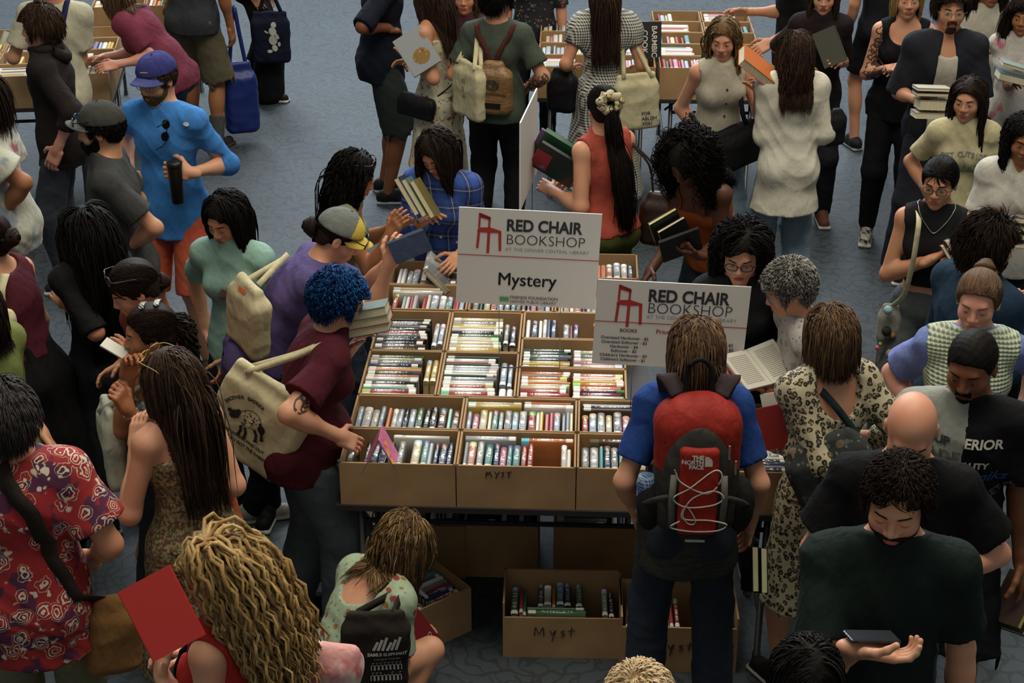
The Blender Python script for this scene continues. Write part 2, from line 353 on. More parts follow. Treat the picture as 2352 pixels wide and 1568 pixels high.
# text and drawings laid on surfaces
def text_geo(txt, size=1., off=0., align='CENTER', shear=0.):
    cu = bpy.data.curves.new('t', 'FONT'); cu.body = txt; cu.size = size; cu.offset = off; cu.align_x = align; cu.align_y = 'CENTER'; cu.resolution_u = 4; cu.shear = shear
    ob = bpy.data.objects.new('t', cu); COL.objects.link(ob); me = ob.to_mesh(); V = np.array([tuple(v.co)[:2] for v in me.vertices]).reshape(-1, 2); F = [list(p.vertices) for p in me.polygons]
    ob.to_mesh_clear(); bpy.data.objects.remove(ob); bpy.data.curves.remove(cu); return V, F
def disk_geo(cx, cy, rx, ry, n=10, rot=0.):
    t = np.arange(n)*2*math.pi/n; x = np.cos(t)*rx; y = np.sin(t)*ry; c, s = math.cos(rot), math.sin(rot); return np.stack([cx+x*c-y*s, cy+x*s+y*c], 1), [list(range(n))]
def line_geo(P, wd):
    P = np.asarray(P, float); T = np.gradient(P, axis=0); T /= np.linalg.norm(T, axis=1)[:, None]+1e-9; N = np.stack([-T[:, 1], T[:, 0]], 1)*wd/2
    V = np.stack([P+N, P-N], 1).reshape(-1, 2); return V, [[2*i, 2*i+1, 2*i+3, 2*i+2] for i in range(len(P)-1)]
def join(gs):
    V = []; F = []; n = 0
    for v, f in gs: V.append(np.asarray(v)); F += [[i+n for i in q] for q in f]; n += len(v)
    return np.concatenate(V), F
def xf(g, dx=0, dy=0, s=1., rot=0.):
    c, q = math.cos(rot), math.sin(rot); v = g[0]*s; return np.stack([dx+v[:, 0]*c-v[:, 1]*q, dy+v[:, 0]*q+v[:, 1]*c], 1), g[1]
def arc_text(txt, size, R, a0, a1, off=0.):
    gs = []
    for i, ch in enumerate(txt):
        if ch == ' ': continue
        a = a0+(a1-a0)*i/max(1, len(txt)-1); gs.append(xf(text_geo(ch, size, off), R*math.sin(a), R*math.cos(a), 1, -a))
    return join(gs)
def flat(g, name, m, c, X, Y, parent, th=.0012):
    """raised flat artwork on a plane: c origin, X right, Y up"""
    c = np.asarray(c, float); X = np.asarray(X, float); Y = np.asarray(Y, float); N = nrm(np.cross(X, Y)); V = c+g[0][:, :1]*X+g[0][:, 1:]*Y+N*th
    return mesh(name, V, g[1], m, parent, False)
def decal(g, name, m, c, X, Y, target, parent, off=.005):
    """artwork projected onto a curved object along -N"""
    me = target.data; T = np.array(WL[target.name]); n = len(me.vertices); vc = np.empty(n*3, np.float32); me.vertices.foreach_get('co', vc); vc = vc.reshape(-1, 3)+T
    c = np.asarray(c, float); X = np.asarray(X, float); Y = np.asarray(Y, float); N = nrm(np.cross(X, Y))
    rad = np.abs(g[0]).max()*1.5+.1; fc = [list(p.vertices) for p in me.polygons]; nr = np.linalg.norm(vc-c, axis=1) < rad+.25; fc = [f for f in fc if nr[f[0]]]
    bv = BVHTree.FromPolygons(vc.tolist(), fc); W = c+g[0][:, :1]*X+g[0][:, 1:]*Y; out = []; last = None
    for p in W:
        h = bv.ray_cast(Vector(p+N*.25), Vector(-N))
        if h[0] is None: q = p if last is None else p+N*last
        else: q = np.array(h[0])+N*off; last = (q-p)@N
        out.append(q)
    return mesh(name, np.array(out), g[1], m, parent, False)
# ---------------------------------------------------------------- people
SK = dict(fair='c89678', light='bd8a6a', warm='b27c58', tan='9c6a48', brown='7a4e34', dark='573626', pink='cb9480')
LIP = dict(fair='a8665a', light='a05f50', warm='96543f', tan='85503c', brown='6b3d33', dark='4f2c28', pink='b06a5e')
HC = dict(black=('0d0b0b', '15110f', '1c1714'), dark=('1b1310', '241913', '2e2119'), brown=('2a1e17', '38291f', '48372a'), light=('46352a', '594533', '735a42'),
          blond=('7d6440', '98794c', 'b0915e'), grey=('5a5752', '77746e', '8f8c86'), blue=('0c2246', '14386b', '1d5288'), red=('4f2d1c', '63391f', '7a4a2c'), honey=('4b3a28', '665034', '927650'))
def head_ops(O, R, s=1., male=False, k=.02):
    """O head centre, R rows = right, forward, up"""
    P = lambda x, y, z: O+s*(R[0]*x+R[1]*y+R[2]*z)
    e = lambda c, r: ell(P(*c), R, np.array(r)*s)
    j = 1.0 if male else .88
    ops = [('u', e((0, -.012, .030), (.075, .093, .086)), .02), ('u', e((0, .024, -.030), (.060*(1.03 if male else 1), .064, .082)), .03),
           ('u', e((0, .036, -.078), (.043*j, .040, .032)), .03), ('u', e((0, .066, -.098), (.021*j, .019, .016)), .025),
           ('u', cone(P(-.030, .074, .020), P(.030, .074, .020), .012*s), .022)]
    for q in (-1, 1):
        ops += [('u', e((q*.040, .058, -.030), (.022, .022, .024)), .03), ('s', e((q*.031, .104, .000), (.020, .016, .014)), .014)]
    for q in (-1, 1):
        ops += [('u', e((q*.031, .0740, -.001), (.0155, .0145, .0135)), .006),
                ('u', e((q*.077, -.006, -.006), (.009, .018, .031)), .008), ('s', e((q*.086, .000, -.004), (.005, .010, .018)), .004)]
    ops += [('u', cone(P(0, .083, .012), P(0, .102, -.030), .0075*s, .0115*s), .012), ('u', e((-.0125, .094, -.036), (.009, .010, .008)), .008), ('u', e((.0125, .094, -.036), (.009, .010, .008)), .008),
            ('u', e((0, .080, -.066), (.026, .016, .018)), .015),
            ('u', e((0, .0925, -.0595), (.020, .0075, .0055)), .005), ('u', e((0, .0925, -.0715), (.016, .0075, .0065)), .005), ('s', cone(P(-.019, .100, -.0655), P(.019, .100, -.0655), .0022*s), .004),
            ('s', e((0, .101, -.084), (.020, .010, .005)), .010)]
    return ops
def hand_ops(W, h, n, side, g=1., curl=.35, spread=1.):
    h = nrm(h); n = nrm(n-h*(n@h)); t = np.cross(h, n)*side; R = np.array([t, h, n]); ops = [('u', rbox(W+h*.052*g+n*.002, R, (.040*g, .048*g, .0135*g), .013*g), .012), ('u', cone(W-h*.03, W+h*.02, .024*g, .024*g, n, .8), .02)]
    for i, (b, L, r) in enumerate(((.030, .072, .0088), (.0105, .080, .0092), (-.0095, .074, .0088), (-.028, .058, .0078))):
        p = W+h*.094*g+t*b*g; d0 = nrm(h+t*(b*3.5*spread)); c_ = curl*(1+.13*i)
        for k, (fr, dc) in enumerate(((.45, .6), (.30, 1.1), (.25, .9))):
            a = c_*sum((.6, 1.1, .9)[:k+1]); d = d0*math.cos(a)+n*math.sin(a); q = p+d*L*fr*g; ops.append(('u', cone(p, q, r*g*(1-.08*k), r*g*(.92-.08*k)), .004)); p = q
    p = W+h*.022*g+t*.032*g+n*.006
    for L, d, r in ((.042, t*.72+h*.62+n*.30, .0125), (.032, t*.38+h*.85+n*(.30+curl*.5), .0105), (.025, t*.12+h*.85+n*(.35+curl*.8), .0095)):
        q = p+nrm(d)*L*g; ops.append(('u', cone(p, q, r*g, r*g*.92), .007)); p = q
    return ops
def ik(A, T, l1, l2, hint):
    d = T-A; L = np.linalg.norm(d); L2 = min(max(L, abs(l1-l2)+.02), (l1+l2)*.995); d = d/(L+1e-9); T = A+d*L2
    a = (l1*l1-l2*l2+L2*L2)/(2*L2); h = math.sqrt(max(l1*l1-a*a, 0)); hv = nrm(hint-d*(hint@d)); return A+d*a+hv*h, T
def zlim(y, s): return np.interp(y, [-.12, -.07, -.045, -.02, .008, .022, .034, .050, .070, .10], [-.075, -.07, -.05, .012, .016, -.012, -.006, .040, .058, .078])
COUNT = [0]
def person(label, px, py, face, S=1.70, lean=4., side=0., hd=(0, 0, 0), R=None, L=None, RE=None, LE=None, sex='f', g=1., skin='light', hair=None, top=None, bot=None, shoe='202020',
           hz=None, ph=None, feet=(0, 0, .11), gaze=.75, brow=None, Rn=None, Ln=None, Rh=None, Lh=None, curl=(.35, .35), beard=None, glasses=None, cap=None, tw=0., facevis=True, h=.0075, sw=None, fp=None, inner=None, socks=None, lips=None, shade=None, legs=True):
    COUNT[0] += 1; seed = COUNT[0]*7+3; male = sex == 'm'; s = S/1.70; rng = np.random.RandomState(seed)
    a = math.radians(face); F = np.array([math.sin(a), math.cos(a), 0]); Rt = np.array([math.cos(a), -math.sin(a), 0])
    la, sa = math.radians(lean), math.radians(side)
    def U(fr): return nrm(Z*math.cos(la*fr)+F*math.sin(la*fr)+Rt*math.sin(sa*fr))
    ph_ = (ph if ph is not None else .94*s); J = {}
    pel = np.array([0, 0, ph_]); U0, U1 = U(.55), U(1.1); wai = pel+.12*s*U0; che = wai+.18*s*U(.9); nb = che+.18*s*U1
    ta = a+math.radians(tw); Fc = np.array([math.sin(ta), math.cos(ta), 0]); Rc = np.array([math.cos(ta), -math.sin(ta), 0]); Rc = nrm(Rc-U1*(Rc@U1)); Fc = nrm(np.cross(U1, Rc))
    hy, hp_, hr = a+math.radians(tw*.5+hd[0]), math.radians(hd[1]), math.radians(hd[2])
    Hh = np.array([math.sin(hy), math.cos(hy), 0]); Hf = Hh*math.cos(hp_)-Z*math.sin(hp_); Hu = Z*math.cos(hp_)+Hh*math.sin(hp_); Hr = np.cross(Hf, Hu)
    Hr, Hu = Hr*math.cos(hr)-Hu*math.sin(hr), Hu*math.cos(hr)+Hr*math.sin(hr); HR = np.array([Hr, Hf, Hu])
    hc = nb+s*(.045*U1+.105*nrm(U1*.75+Hu*.45+Z*.15)); hs = .97*s**.5*(1.02 if male else .98)
    w_ = at(px, py, hc[2]) if fp is None else at(fp[0], fp[1], 0.)+np.array([hc[0], hc[1], 0]); base = np.array([w_[0]-hc[0], w_[1]-hc[1], 0.]); mv = lambda p: p+base
    pel, wai, che, nb, hc = map(mv, (pel, wai, che, nb, hc))
    swd = (sw or (.160 if male else .138))*s*(.75+.25*g); J.update(pel=pel, wai=wai, che=che, nb=nb, hc=hc, HR=HR, F=F, Rt=Rt, Fc=Fc, Rc=Rc, U0=U0, U1=U1, s=s, base=base, hs=hs, g=g)
    l1, l2 = .285*s, .25*s; JA = {}
    for sd, nm, T, E_, hn, hdir in ((1, 'R', R, RE, Rn, Rh), (-1, 'L', L, LE, Ln, Lh)):
        sh = nb-.052*s*U1+Rc*swd*sd; J['sh'+nm] = sh
        def pt(v): return aty(v[0], v[1], che[1]+v[2])
        if T is None: T_ = sh-Z*(l1+l2)*.97+Rc*sd*.07+F*.06; hint = -F+Rc*sd*.6; hang = True
        else: T_ = pt(T); hint = (pt(E_)-sh) if E_ is not None else (-Z+Rc*sd*.5-Fc*.5); hang = False
        fd0 = nrm(T_-sh) if T is None else None
        if T is not None:
            e0, w0 = ik(sh, T_, l1, l2+.03, hint); T_ = T_-nrm(w0-e0)*.07*s
        el, wr = ik(sh, T_, l1, l2, hint); fd = nrm(wr-el); hv = cvec(hdir) if hdir is not None else (fd*.8-Z*.25 if hang else fd)
        nn = cvec(hn) if hn is not None else (-Rc*sd if hang else (-Rc*sd*.6-Z*.6+Fc*.1)); hv = nrm(hv)
        if abs(nrm(nn)@hv) > .9: nn = nn+Z*.5+Fc*.3
        J['el'+nm], J['wr'+nm] = el, wr; J['hd'+nm] = wr+hv*.075*s; J['hv'+nm] = hv; J['hn'+nm] = nrm(nn-hv*(nn@hv))
    for i, (sd, nm) in enumerate(((1, 'R'), (-1, 'L'))):
        hip = pel+Rt*sd*.078*s-U0*.03*s; st = feet[i]; an = np.array([pel[0], pel[1], 0])+Rt*sd*feet[2]*s+F*st+Z*.085; kn, an = ik(hip, an, .43*s, .425*s, F*1.+Rt*sd*.12)
        J['hip'+nm], J['kn'+nm], J['an'+nm] = hip, kn, an
    rt = root('person', base, label, 'person'); J['root'] = rt; WLr = rt
    gb = g*s; RP = np.array([Rt, F, U0]); RC = np.array([Rc, Fc, U1])
    # ---- body surface
    def torso(o=0., bust=True):
        wm, wp_, wc_ = (.112, .146, .128) if male else (.098, .143, .114); q = [('u', ell(pel-U0*.01, RP, (wp_*gb+o, .108*gb+o, .125*s+o)), .05), ('u', cone(pel, wai, wp_*.85*gb+o, wm*gb+o, F, .80), .05), ('u', cone(wai, che, wm*gb+o, wc_*gb+o, Fc, .76), .05),
             ('u', ell(che+U1*.04*s, RC, ((.146 if male else .123)*gb+o, (.106 if male else .094)*gb+o, .15*s+o)), .05), ('u', cone(J['shR']-Rc*.01, J['shL']+Rc*.01, .041*gb+o, .041*gb+o), .06)]
        if g > 1.12: q.append(('u', ell((pel+wai)/2+F*.04, RP, (.14*gb+o, .12*gb*g**.5+o, .13*s+o)), .05))
        if not male and bust: q += [('u', ell(che+Rc*i*.066*gb+Fc*.068*gb+U1*.01, RC, (.054*gb+o*.6,)*3), .05) for i in (-1, 1)]
        q += [('u', ell(pel+Rt*i*.07*s-F*.055*s-U0*.05*s, RP, (.085*gb+o,)*3), .05) for i in (-1, 1)]
        for sd, nm in ((1, 'R'), (-1, 'L')): q.append(('u', cone(nb+U1*.035*s, J['sh'+nm]+U1*.005, .040*s+o*.4, .040*s+o), .05))
        return q
    arm = lambda nm, o=0.: [('u', cone(J['sh'+nm], J['el'+nm], (.046 if male else .040)*gb+o, .035*gb+o), .03), ('u', cone(J['el'+nm], J['wr'+nm], .038*gb**.8+o, .024*s+o), .02), ('u', ell(J['el'+nm]+(J['wr'+nm]-J['el'+nm])*.28, frame(J['wr'+nm]-J['el'+nm], Z+F*.3), (.08, .040*gb+o, .036*gb+o)), .02)]
    ops = torso(-.004, True)
    nk = cone(nb-U1*.03*s, hc+hs*(-HR[1]*.018-HR[2]*.065), (.060 if male else .050)*s**.5, (.058 if male else .048)*s**.5); ops.append(('u', nk, .035))
    for nm in 'RL': ops += arm(nm)
    bare = bot is None or bot.get('kind') in ('shorts', 'skirt', 'dress', 'capri') ; bare = bare and legs
    if bare:
        for sd, nm in ((1, 'R'), (-1, 'L')):
            kn, an = J['kn'+nm], J['an'+nm]; ops += [('u', cone(J['hip'+nm], kn, .078*gb, .052*gb), .04), ('u', cone(kn, an, .050*gb, .034*s), .02), ('u', ell(kn+(an-kn)*.32-F*.018, frame(an-kn, F), (.12*s, .048*gb, .050*gb)), .02)]
            ops += [('u', cone(an-Z*.02, an-Z*.055+F*.14*s, .035, .022, Z, .8), .02)]
    hops = head_ops(hc, HR, hs, male); hand = {}
    for i, (sd, nm) in enumerate(((1, 'R'), (-1, 'L'))): hand[nm] = hand_ops(J['wr'+nm], J['hv'+nm], J['hn'+nm], sd, (1.06 if male else .93)*s**.5, curl[i])
    allo = ops+hops+hand['R']+hand['L']; V, Q = sdf(allo, h*1.15); reg = [(hc-HR[2]*.01, .150*hs, hops)]
    for nm in 'RL': reg.append((J['wr'+nm]+J['hv'+nm]*.085*s, .115, hand[nm]))
    qc = V[Q].mean(1); msk = np.ones(len(Q), bool)
    for c, r, _ in reg: msk &= np.linalg.norm(qc-c, axis=1) > r
    V, Q = keep(V, Q, msk); VV = [V]; QQ = [Q]; MI = [np.zeros(len(Q), int)]; n = len(V)
    for i, (c, r, _) in enumerate(reg):
        hh = min(.0045, h*.6) if i == 0 else .0042; v, q = sdf(allo, hh, None, c-r-.012, c+r+.012); m2 = np.linalg.norm(v[q].mean(1)-c, axis=1) < r+h*.8; v, q = keep(v, q, m2)
        mi = np.zeros(len(q), int)
        if i == 0:
            lc = ((v[q].mean(1)-hc)@HR.T)/hs; mi[(np.abs(lc[:, 0])/.0215)**2+((lc[:, 2]+.0655)/.0125)**2 < 1] = 1; mi[lc[:, 1] < .08] = 0
        VV.append(v); QQ.append(q+n); MI.append(mi); n += len(v)
    skm = mat('skin', SK.get(skin, skin), rough=.5); lc_ = lin(SK.get(skin, skin)); lipm = mat('skin', lips or LIP.get(skin, '9a5a4c'), rough=.45)
    J['body'] = mesh('body', np.concatenate(VV), np.concatenate(QQ), [skm, lipm], rt, True, None, np.concatenate(MI))
    Hp = lambda x, y, z: hc+hs*(HR[0]*x+HR[1]*y+HR[2]*z); J['Hp'] = Hp
    # ---- face details
    if facevis:
        whites = mat('plain', 'b5aca2', rough=.3); iris = mat('plain', '3b2a1e' if hair is None or hair.get('c') not in ('blond', 'light', 'red') else '56666a', rough=.2); lash = mat('plain', '1a1412', rough=.7)
        for q in (-1, 1):
            c = np.array([q*.031, .0745, -.001]); nu, nv = 13, 7; us = np.linspace(-1, 1, nu); V = []; F_ = []; M = []
            for vv in np.linspace(-1, 1, nv):
                for u in us: V.append(c+np.array([u*.0135, math.sqrt(max(0, .0168**2-(u*.0135)**2)), (vv*.0050*gaze-.004*(1-gaze))*math.sqrt(max(0, 1-u*u))+.0006*u*q]))
            for j in range(nv-1):
                for i in range(nu-1):
                    F_.append([j*nu+i, j*nu+i+1, (j+1)*nu+i+1, (j+1)*nu+i]); uc = (us[i]+us[i+1])/2; vc = -1+2*(j+.5)/(nv-1); M.append(2 if j == nv-2 or (gaze < .3) else (1 if (uc*.0135)**2+(vc*.0050*gaze)**2 < .0060**2 else 0))
            V = np.array(V); mesh('eye', hc+hs*(V@HR), F_, [whites, iris, lash], rt, True, None, M)
            bc = HC[hair['c']][1] if hair else '3a2a20'; bc = brow or bc
            xs = np.linspace(.012, .050, 7); P = [Hp(q*x, .0895-.0065*((x-.012)/.02)**1.4*.5-.0035*(x > .04), .0165+.007*math.sin((x-.012)/.038*2.2)) for x in xs]
            b = MB(); b.tube(P, [.0022, .0036, .0036, .0033, .003, .0024, .0012], 0, 6); b.build('eyebrow', mat('hair', bc), rt, True)
    if beard:
        hl = [(m, p, k) for m, p, k in head_ops(hc, HR, hs*1.0, male)]; t = beard.get('t', .007)
        v, lo, h_ = field([(m, p, k) for m, p, k in hops], .004, hc-.13, hc+.13); v -= t*hs
        X = [lo[i]+h_*np.arange(v.shape[i]) for i in range(3)]; D = [X[0][:, None, None]-hc[0], X[1][None, :, None]-hc[1], X[2][None, None, :]-hc[2]]
        lx, ly, lz = [sum(D[i]*HR[k, i] for i in range(3))/hs for k in range(3)]
        kind = beard.get('kind', 'full'); up = np.interp(ly, [-.01, .02, .05, .07, .1], [-.01, -.02, -.048, -.052, -.050]) if kind == 'full' else np.full_like(ly, -.046)
        rg = np.maximum(lz-up, -ly+.008); rg = np.maximum(rg, -(np.sqrt((lx/.024)**2+((lz+.0655)/.0105)**2)-1)*.01)
        if kind == 'goatee': rg = np.maximum(rg, np.maximum(np.abs(lx)-.028, -(ly-.04)))
        if kind == 'goatee': rg = np.maximum(rg, -(np.maximum(np.abs(lz+.075)-.007, .019-np.abs(lx)+.0)))
        v = np.maximum(v, rg.astype(np.float32)*.9); v += .0015*np.sin(D[0]*700)*np.sin(D[2]*650)*np.sin(D[1]*620); V, Q = nets(v, lo, h_)
        if len(Q): mesh('beard', V, Q, mat('hair', HC[beard.get('c', 'dark')][1]), rt)
    if hair: make_hair(J, hair, rng, cap, male)
    if cap: make_cap(J, cap)
    if glasses: make_glasses(J, glasses)
    # ---- clothing
    fO = base; hair_k = None
    for top_ in ([inner] if inner else [])+([top] if top else []):
        top = top_
        o = top.get('o', .011); sl = top.get('sl', 'short'); nkk = top.get('neck', 'crew'); hem = top.get('hem', .06); tp = torso(o, True); nm_ = top.get('name', 't_shirt')
        if nkk in ('crew', 'collar', 'v', 'hood'): tp.append(('u', cone(nb-U1*.02*s, nb+U1*.05*s+Fc*.010, .080*s, (.066 if male else .058)*s if nkk != 'hood' else .085), .03))
        if hem > .03: tp.append(('u', cone(wai, pel-U0*(hem+.12)*s, (.122 if male else .108)*gb+o, .166*gb+o+top.get('flare', .004), F, .84), .05))
        sv = []
        def trim(A, e, d, r): sv.extend([('s', rbox(e+d*.06, frame(d, Z+Fc*.3), (.06, r+.02, r+.02), .004), .003)])
        fr = {'short': .72, 'cap': .42, 'elbow': 1.0}.get(sl, top.get('fr', .6))
        for sd, nm in ((1, 'R'), (-1, 'L')):
            A, E_, W_ = J['sh'+nm], J['el'+nm], J['wr'+nm]; d = nrm(E_-A)
            if sl in ('short', 'cap', 'elbow', 'puff'):
                if sl == 'elbow': fr = 1.0
                e = A+(E_-A)*fr; wd = top.get('wide', 1.) ; r1 = ((.046 if male else .040)*gb+o+.002); r2 = ((.046 if male else .041)*gb+o+.011)*wd
                sv.append(('u', cone(A, e, r1, r2), .035))
                if sl == 'puff': sv.append(('u', ell(A+d*.06, frame(d, Z), (.10, .085*gb, .085*gb)), .03))
                trim(A, e, d, r2)
            elif sl == 'long':
                q = top.get('fl', 1.); e = E_+(W_-E_)*q; sv += [('u', cone(A, E_, .043*gb+o+.002, .038*gb+o+.003), .035), ('u', cone(E_, e, .040*gb+o+.004, .030*gb+o+.006), .025)]; trim(E_, e, nrm(e-E_), .030*gb+o+.006)
        fin = [('i', half(pel-U0*hem*s, -U0), .004)]
        if top.get('open'):   # unbuttoned front: a wedge widening to the collar or hem
            w0, w1 = top['open']; fin.append(('s', cone(nb+Fc*.14*gb+U1*.03, pel+F*.15*gb-U0*.25*s, w0, w1, Fc, 2.2), .006))
        fc, uc = nb+Fc*.05*s, nb
        if nkk == 'crew': fin.append(('s', half_in(nb+U1*.047*s+Fc*.0, U1*.9+Z*.25-Fc*.45, .13), .003))
        if nkk == 'hood': fin.append(('s', half_in(nb+U1*.034*s, U1*.9+Z*.3-Fc*.1, .14), .003))
        if nkk in ('v', 'collar', 'open'):
            dp = top.get('depth', .10); fin.append(('s', half_in(nb+U1*.045*s, U1*.9+Z*.25-Fc*.3, .13), .003)); fin.append(('s', cone(nb+Fc*.12*gb-U1*dp*s, nb+Fc*.09*gb+U1*.06*s, .008, .055), .004))
        if nkk == 'scoop': fin.append(('s', ell(nb+Fc*.07-U1*top.get('depth', .03), RC, (.098*s, .12, .085*s)), .006)); fin.append(('s', ell(nb-Fc*.03+U1*.03, RC, (.088*s, .09, .055)), .006))
        if nkk == 'backscoop': fin.append(('s', ell(nb-Fc*.09-U1*top.get('depth', .06), RC, (.095*s, .10, .12)), .006)); fin.append(('s', ell(nb+Fc*.07-U1*.02, RC, (.09*s, .12, .07)), .006))
        if nkk == 'strap':       # straight neckline with thin straps
            zt = top.get('top', .10); fin.append(('s', half_in(nb-U1*zt*s, U1, .36), .004))
        if sl == 'none' and nkk != 'strap':
            for sd, nm in ((1, 'R'), (-1, 'L')): fin.append(('s', ell(J['sh'+nm]+Rc*sd*(.045+top.get('ah', 0))*s-U1*.02, RC, (.062*s, .10, .105*s)), .006))
        am = top.get('fold', .0055); V, Q = sdf(sv+tp+fin, h*1.25, folds(seed, am, fO)); mats_ = top['m'] if isinstance(top['m'], (list, tuple)) else [top['m']]; mi = None
        if top.get('split'): lc = (V[Q].mean(1)-che); mi = top['split'](lc@Rc, lc@Fc, lc@U1)
        J['top'] = mesh(nm_, V, Q, mats_, rt, True, None, mi)
        if nkk == 'strap':
            b = MB()
            for sd in (-1, 1):
                P = crv([nb-U1*.10*s+Rc*sd*.075*s+Fc*.118*gb, nb-U1*.03*s+Rc*sd*.078*s+Fc*.075*gb, nb+U1*.03*s+Rc*sd*.078*s, nb-U1*.02*s+Rc*sd*.07*s-Fc*.078*gb, nb-U1*.10*s+Rc*sd*.06*s-Fc*.108*gb], 6)
                b.tube(surf(P, J['body'], nb-U1*.06, .004), .0055 if not top.get('sw') else .0055, 0, 6) if not top.get('sw') else b.ribbon(surf(P, J['body'], nb-U1*.06, .007), P-(nb-U1*.08), top['sw'], .004)
            b.build('shoulder_strap', mats_[0], rt, True)
        if nkk == 'hood':
            P = crv([nb+Fc*.085+U1*.03, nb+Rc*.09+U1*.045, nb-Fc*.075+U1*.03, nb-Rc*.09+U1*.045, nb+Fc*.085+U1*.03], 8); b = MB(); b.tube(P, .030+.012*np.sin(np.linspace(0, 6.28, len(P))-1.57), 0, 8)
            b.tube(crv([nb-Fc*.05-Rc*.08+U1*.03, nb-Fc*.11-U1*.03, nb-Fc*.05+Rc*.08+U1*.03], 8), .040, 0, 10); b.build('hood', mats_[0], rt, True)
    if bot:
        k = bot.get('kind', 'trousers'); o = bot.get('o', .012); tp = [('u', ell(pel-U0*.01, RP, ((.146 if male else .143)*gb+o*.5, .106*gb+o*.5, .12*s)), .04)]+[('u', ell(pel+Rt*i*.070*s-F*.056*s-U0*.05*s, RP, (.086*gb+o*.5,)*3), .05) for i in (-1, 1)]
        fin = []
        if k in ('skirt', 'dress'):
            ln = bot.get('len', .5)*s; fl = bot.get('flare', .24)*gb; b_ = np.array([pel[0], pel[1], pel[2]-ln])+F*bot.get('sway', 0.); tp += [('u', cone(wai-U0*.03, pel-Z*.10*s, .108*gb+o, .156*gb+o, F, .85), .04), ('u', cone(pel-Z*.06*s, b_, .154*gb+o, fl, F, .85), .05)]
            if k == 'dress' : tp.append(('u', cone(wai, che, .12*gb+o*.6, .125*gb+o*.6, Fc, .76), .03))
            fin = [('i', half(b_+Z*.0, -Z), .004)]; wp = folds(seed+1, bot.get('fold', .010), fO, 24., 2.)
        else:
            en = {'trousers': 1., 'leggings': .93, 'shorts': None, 'capri': .8}[k]; hm = bot.get('len', .92)
            for sd, nm in ((1, 'R'), (-1, 'L')):
                hp_, kn, an = J['hip'+nm], J['kn'+nm], J['an'+nm]; w2 = bot.get('w', .062)*gb
                if k == 'shorts': e = hp_+(kn-hp_)*hm; d = nrm(e-hp_); tp = [('u', cone(hp_, e, .076*gb+o*.6, w2+.022+o), .03), ('s', rbox(e+d*.08, frame(d, F), (.08, .115, .115), .003), .003)]+tp
                else: e = kn+(an-kn)*en; tp += [('u', cone(hp_, kn, .076*gb+o*.6, w2+o), .03), ('u', cone(kn, e, w2+o, bot.get('cuff', .055)*s+(0 if k == 'leggings' else .006)), .03)]
            tp.append(('u', cone(pel, wai-U0*.045*s, .130*gb+o*.3, (.115 if male else .102)*gb+o*.5, F, .80), .04)); wp = folds(seed+2, bot.get('fold', .004), fO, 15., 16.)
            fin.append(('i', half(wai-U0*.03*s if not (top and top.get('hem', .1) > .05) else pel+U0*.02*s, U0), .003)) 
        V, Q = sdf(tp+fin, h*1.35, wp); mm = bot['m'] if isinstance(bot['m'], (list, tuple)) else [bot['m']]; J['bot'] = mesh(bot.get('name', {'dress': 'skirt'}.get(k, k)), V, Q, mm, rt)
    if socks:
        for nm in 'RL': V, Q = sdf([('u', cone(J['an'+nm]-Z*.03, J['an'+nm]+(J['kn'+nm]-J['an'+nm])*.42, .042*s, .056*s), .02), ('i', half(J['an'+nm]+(J['kn'+nm]-J['an'+nm])*.40, J['kn'+nm]-J['an'+nm]), .002)], .007); mesh('sock', V, Q, mat('cloth', socks), rt)
    if shoe and legs:
        sc_, so_ = (shoe, 'b8b4aa') if isinstance(shoe, str) else shoe[:2]
        for sd, nm in ((1, 'R'), (-1, 'L')):
            an = J['an'+nm]; f2 = nrm(F+Rt*sd*.15); g0 = np.array([an[0], an[1], 0]); L_ = .135*s*(1.08 if male else 1)
            op = [('u', cone(g0-f2*.045+Z*.045, g0+f2*L_+Z*.032, .040, .036), .02), ('u', cone(g0-f2*.02+Z*.06, g0+f2*.05+Z*.075, .040, .034), .03), ('u', rbox(g0+f2*(L_-.05)/2*1.1+Z*.012, frame(f2, Z), (L_/2+.062, .012, .043), .012), .008), ('s', cone(an+Z*.035, an+Z*.09, .033, .036), .004), ('i', half(g0+Z*.001, -Z), .001)]
            V, Q = sdf(op, .006); mesh('shoe', V, Q, [mat('cloth', sc_, rough=.6) if isinstance(sc_, str) else sc_, mat('plain', so_, rough=.6)], rt, True, None, (V[Q].mean(1)[:, 2] < .024).astype(int))
    return J
def half_in(c, n, r):
    """a half space above c along n, limited to radius r: used to cut necklines"""
    n = nrm(n); return rbox(c+n*r*.75, frame(n, np.array([.13, .2, .91]) if abs(n[2]) < .9 else np.array([1., .1, 0])), (r*.75, r, r), .002)
def surf(P, target, c, off=.004):
    me = target.data; T = np.array(WL[target.name]); n = len(me.vertices); vc = np.empty(n*3, np.float32); me.vertices.foreach_get('co', vc); vc = vc.reshape(-1, 3)+T; fs = []
    nr = np.linalg.norm(vc-np.mean(P, 0), axis=1) < .45
    fs = [list(p.vertices) for p in me.polygons if nr[p.vertices[0]]]
    bv = BVHTree.FromPolygons(vc.tolist(), fs); out = []
    for p in P:
        q, no, i, d = bv.find_nearest(Vector(p)); q = np.array(q); no = np.array(no); out.append(q+no*off if (p-q)@no < off or True else p)
    return np.array(out)
